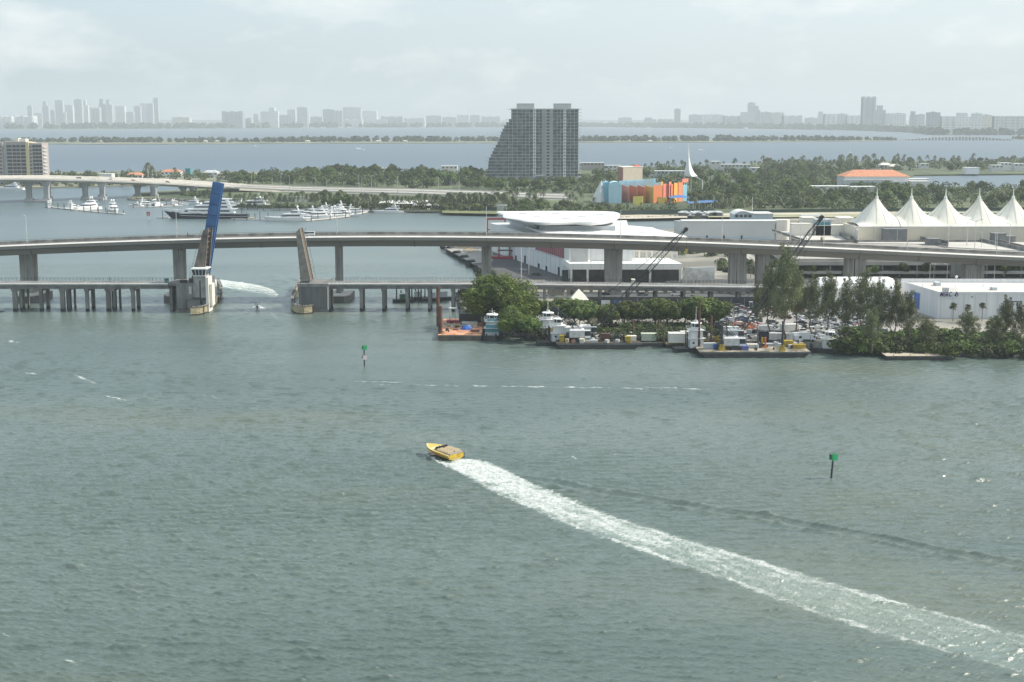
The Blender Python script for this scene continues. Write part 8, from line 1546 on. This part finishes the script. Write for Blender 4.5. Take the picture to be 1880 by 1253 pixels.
# trees between the bridges and the car park
for i, (px, py, h, k) in enumerate(((1378, 511, 9, 'p'), (1425, 511, 9.5, 'p'), (1475, 511, 8, 'b'), (1490, 512, 7.5, 'b'), (1515, 511, 9, 'p'), (1450, 512, 8, 'b'), (1590, 511, 9, 'b'), (1604, 512, 8, 'b'), (1640, 511, 7, 'p'), (1655, 512, 9, 'b'), (1700, 512, 9.5, 'b'), (1840, 512, 8, 'b'), (1868, 511, 8, 'b'), (1545, 512, 5, 'b'), (1350, 510, 5, 'p'), (1330, 500, 5, 'p'))):
    p = at(px, py, 2); (put(PL[i % 3], USED, (p.x, p.y, 2), i, 'palm on the verge in front of the car park decks', 'palms in front of the car park', h / 10.5) if k == 'p' else put(NB[i % 3], USED, (p.x, p.y, 2), i, 'leafy tree on the verge in front of the car park decks', 'trees in front of the car park', (h / 12 * .8, h / 12 * .8, h / 12)))
for i, (px, py, h, k, lb_) in enumerate(((1472, 432, 12, 'p', 'palm standing right of the rounded shed end'), (1594, 434, 10, 'p', 'palm in front of the left end of the tent hall'), (1440, 437, 6.5, 'p', 'low palm left of the single tall palm by the shed'), (1455, 438, 6, 'p', 'low palm directly left of the tall palm by the shed'), (1585, 436, 6.5, 'p', 'lower palm beside the one in front of the tent hall'), (1430, 436, 5.5, 'p', 'lowest palm at the end of the white shed'))): p = at(px, py, 3); put(PL[i % 3], USED, (p.x, p.y, 2), i, lb_, None, h / 10.5)
mass('verge_planting', ((1425, 441), (1462, 441), (1462, 436), (1425, 436)), 1800, 0.4, 4.5, 86, nb=14, r=2.2, z=2)
mass('verge_planting', ((1318, 500), (1420, 505), (1560, 512), (1320, 494)), 2500, 0.4, 2.2, 87, nb=40, r=1.6, z=2)
# ------------------------------------------------------------ rocks along the edges
def rocks(pts, n, size, seed, z=0.2, wd=3.0, m=rockm):
    rg = random.Random(seed); Ps = [at(*q, 0) for q in pts]; s = MB()
    for _ in range(n):
        i = rg.randrange(len(Ps) - 1); p = Ps[i].lerp(Ps[i + 1], rg.random()); t = rg.random(); p = p + Vector((rg.uniform(-1, 1), t * wd - .8, 0)); r = size * rg.uniform(.5, 1.2)
        s.loft([[(p.x + r * rr_ * math.cos(a + rg.random() * .6), p.y + r * rr_ * math.sin(a + rg.random() * .6), z + t * 1.6 + zz * r) for a in (0, 1.25, 2.5, 3.75, 5.0)] for rr_, zz in ((.7, -.5), (1, 0), (.55, .55))])
    return struct('shore_rocks', s, m, 'stuff')
rocks([(842, 546), (848, 572), (876, 599), (930, 613), (985, 623), (1040, 630)], 700, .75, 1); rocks([(1480, 641), (1560, 641), (1640, 649), (1750, 654), (1960, 658)], 900, .7, 2)
rocks([(1040, 630), (1250, 634), (1480, 641)], 500, .65, 3, m=mat('dark_wet_rock', (.05, .052, .045), .8, scale=.6, col2=(.14, .14, .12))); rocks([(1062, 400.5), (1110, 405), (1180, 404), (1250, 402)], 260, 1.3, 4); rocks([(235, 368), (300, 369), (345, 371), (400, 374)], 260, 1.6, 5); rocks([(812, 392.5), (915, 394), (1060, 399)], 240, 1.1, 6, m=mat('dark_wet_rock', (0, 0, 0)))
# ------------------------------------------------------------ loose gear on the barges and along the bank
def proto(name, mb_, m, cat): o = mb_.build(name, m); return tag(o, 'loose piece of gear on a barge', cat)
GEAR = [proto('oil_drum', MB().tube((0, 0, 0), (0, 0, .9), .3, n=10).tube((0, 0, .28), (0, 0, .34), .33, n=10).tube((0, 0, .58), (0, 0, .64), .33, n=10), mm, 'drum') for mm in (navy, rust_d)]
GEAR += [proto('wooden_crate', MB().box(-.6, -.5, .12, .6, .5, .9).box(-.65, -.55, .9, .65, .55, 1.0).box(-.6, -.5, 0, -.4, .5, .12).box(.4, -.5, 0, .6, .5, .12), mm, 'crate') for mm in (wood, white_d, greywall)]
GEAR += [proto('rope_coil', MB().loft([[(math.cos(a) * r_, math.sin(a) * r_, z_) for a in np.linspace(0, 2 * PI, 12, endpoint=False)] for r_, z_ in ((.7, 0), (.78, .25), (.6, .45), (.35, .4), (.3, 0))]), black, 'rope'),
         proto('steel_pipe_pile', MB().tube((-2, -.3, .2), (2, -.2, .2), .18).tube((-2, .15, .2), (2, .1, .2), .18).tube((-1.9, -.08, .52), (2, -.05, .52), .18), rust_d, 'pipes'),
         proto('generator', MB().box(-.9, -.5, .2, .9, .5, 1.3).box(-.8, -.4, 1.3, .2, .4, 1.5).tube((.5, 0, 1.3), (.5, 0, 1.9), .06).box(-1, -.55, 0, 1, .55, .2), dksteel, 'generator'),
         proto('work_table', MB().box(-1.1, -.5, .85, 1.1, .5, .95).box(-1, -.4, 0, -.9, -.3, .85).box(.9, -.4, 0, 1, -.3, .85).box(-1, .3, 0, -.9, .4, .85).box(.9, .3, 0, 1, .4, .85), white_d, 'table')]
def clutter(quad, n, z, where, seed, sc_=(.8, 1.4)):
    rg = random.Random(seed); q = [at(a, b, z) for a, b in quad]
    for i in range(n):
        u, v = rg.random(), rg.random(); p = q[0].lerp(q[1], u).lerp(q[3].lerp(q[2], u), v); k = GEAR[rg.randrange(len(GEAR))]; nm = k.name.split('.')[0].replace('_', ' ')
        put(k, USED, (p.x, p.y, z), rg.random() * 3.1, 'small ' + nm + ' among the gear ' + where, nm + 's ' + where, rg.uniform(*sc_))
clutter(((1038, 630), (1168, 630), (1165, 621), (1042, 621)), 34, 1.95, 'on the long left barge', 1); clutter(((1292, 644), (1476, 644), (1468, 631), (1302, 631)), 56, 1.95, 'on the widest barge', 2)
clutter(((1154, 628), (1215, 628), (1213, 622), (1157, 622)), 16, 1.35, 'on the barge with cream cargo', 3); clutter(((1340, 622), (1500, 630), (1490, 606), (1345, 602)), 46, 2.06, 'along the bank of the car lot', 4)
clutter(((812, 613), (878, 613), (872, 592), (818, 592)), 18, 1.95, 'on the rusty barge', 5, (.5, .9)); clutter(((1100, 622), (1320, 625), (1320, 616), (1110, 614)), 26, 2.0, 'on the bank behind the barges', 6)
rocks([(870, 529), (880, 534), (842, 545)], 180, .8, 7)
# ------------------------------------------------------------ parked cars
def lotcar(src, name):
    vs, fs, mi, ms = [], [], [], []
    for ch in src.children:
        me = ch.data; o_ = len(vs); vs += [tuple(v.co) for v in me.vertices]
        for p_ in me.polygons: fs.append(tuple(i + o_ for i in p_.vertices)); mi.append(len(ms))
        ms.append(me.materials[0])
    me = bpy.data.meshes.new(name); me.from_pydata(vs, [], fs)
    for m_ in ms: me.materials.append(m_)
    me.polygons.foreach_set('material_index', mi); o = bpy.data.objects.new('parked_car', me); C.objects.link(o); return tag(o, 'parked car in the lot', 'car')
LC = {k: lotcar(v, 'parked_' + k.replace(' ', '_')) for k, v in CARS.items() if k != 'white van'}
LUSE = {}
def pcar(k, x, y, rz, lb_, gr):
    if k not in LUSE: LUSE[k] = 1; o = LC[k]; o.location = (x, y, 2.06); o.rotation_euler = (0, 0, rz); o['label'] = lb_; (o.__setitem__('group', gr) if gr else None)
    else:
        o = LC[k].copy(); C.objects.link(o); o.location = (x, y, 2.06); o.rotation_euler = (0, 0, rz); o['label'] = lb_
        if gr: o['group'] = gr
        elif 'group' in o: del o['group']
rg = random.Random(77); pal_ = ['white', 'white', 'silver', 'silver', 'black', 'black', 'grey', 'grey', 'white suv', 'grey', 'silver', 'black', 'silver', 'white', 'blue', 'black', 'red']
for px0, px1, y0, y1, dens_, nm in ((1321, 1402, 562, 604, 1.0, 'crowded lot left of the casuarina trunks'), (1404, 1640, 560, 622, .62, 'lot beneath the casuarina trees')):
    Y0, Y1 = YG(y1, 2), YG(y0, 2); Y = Y0; r_ = 0
    while Y < Y1:
        x = X(px0, Y, 2) + 2.5; xe = X(px1, Y, 2)
        while x < xe - 2:
            ps_ = 940 + x / (Y * cp + 73 * sp) * F
            if rg.random() < dens_ and not (1425 < ps_ < 1465 and 586 < 218 + 73 * F / Y < 612) and not (nm[0] == 'l' and r_ % 4 == 3):
                k = rg.choice(pal_); pcar(k, x + rg.uniform(-.3, .3), Y + rg.uniform(-.2, .2), rg.choice((0, math.pi)) + rg.gauss(0, .04), k + ' parked car in the ' + nm, k + ' cars in the ' + nm)
            x += 5.3
        Y += 2.75; r_ += 1
for k, px, py, rz, lb_ in (('white suv', 1378, 556, 0, 'white suv parked alone by the screen fence and portable toilet'), ('silver', 960, 498, -.9, 'silver car on the shaded quay road'), ('black', 985, 506, -.8, 'dark car on the shaded quay road near the terminal corner'), ('black', 1110, 543, 0, 'black car in the shade below the low bridge by the notice panels'), ('white', 1240, 544, 0, 'white car in the shade behind the screen fence'), ('grey', 1180, 544, .1, 'grey car in the shade behind the screen fence'), ('black', 980, 545, 0, 'black car under the low bridge right of the big tree'), ('silver', 1010, 545, 0, 'silver car under the low bridge below the cream billboard'),
                            ('white', 1418, 618, 1.2, 'white car facing the water beside the left casuarina trunk'), ('white suv', 1475, 612, .3, 'white suv at the waterside end of the shaded lot')):
    p = at(px, py, 2); pcar(k, p.x, p.y, rz, lb_, None)

for k, v in CARS.items():
    if v.name not in USED:
        for ch in list(v.children): bpy.data.objects.remove(ch)
        bpy.data.objects.remove(v)
for k, v in LC.items():
    if k not in LUSE: bpy.data.objects.remove(v)
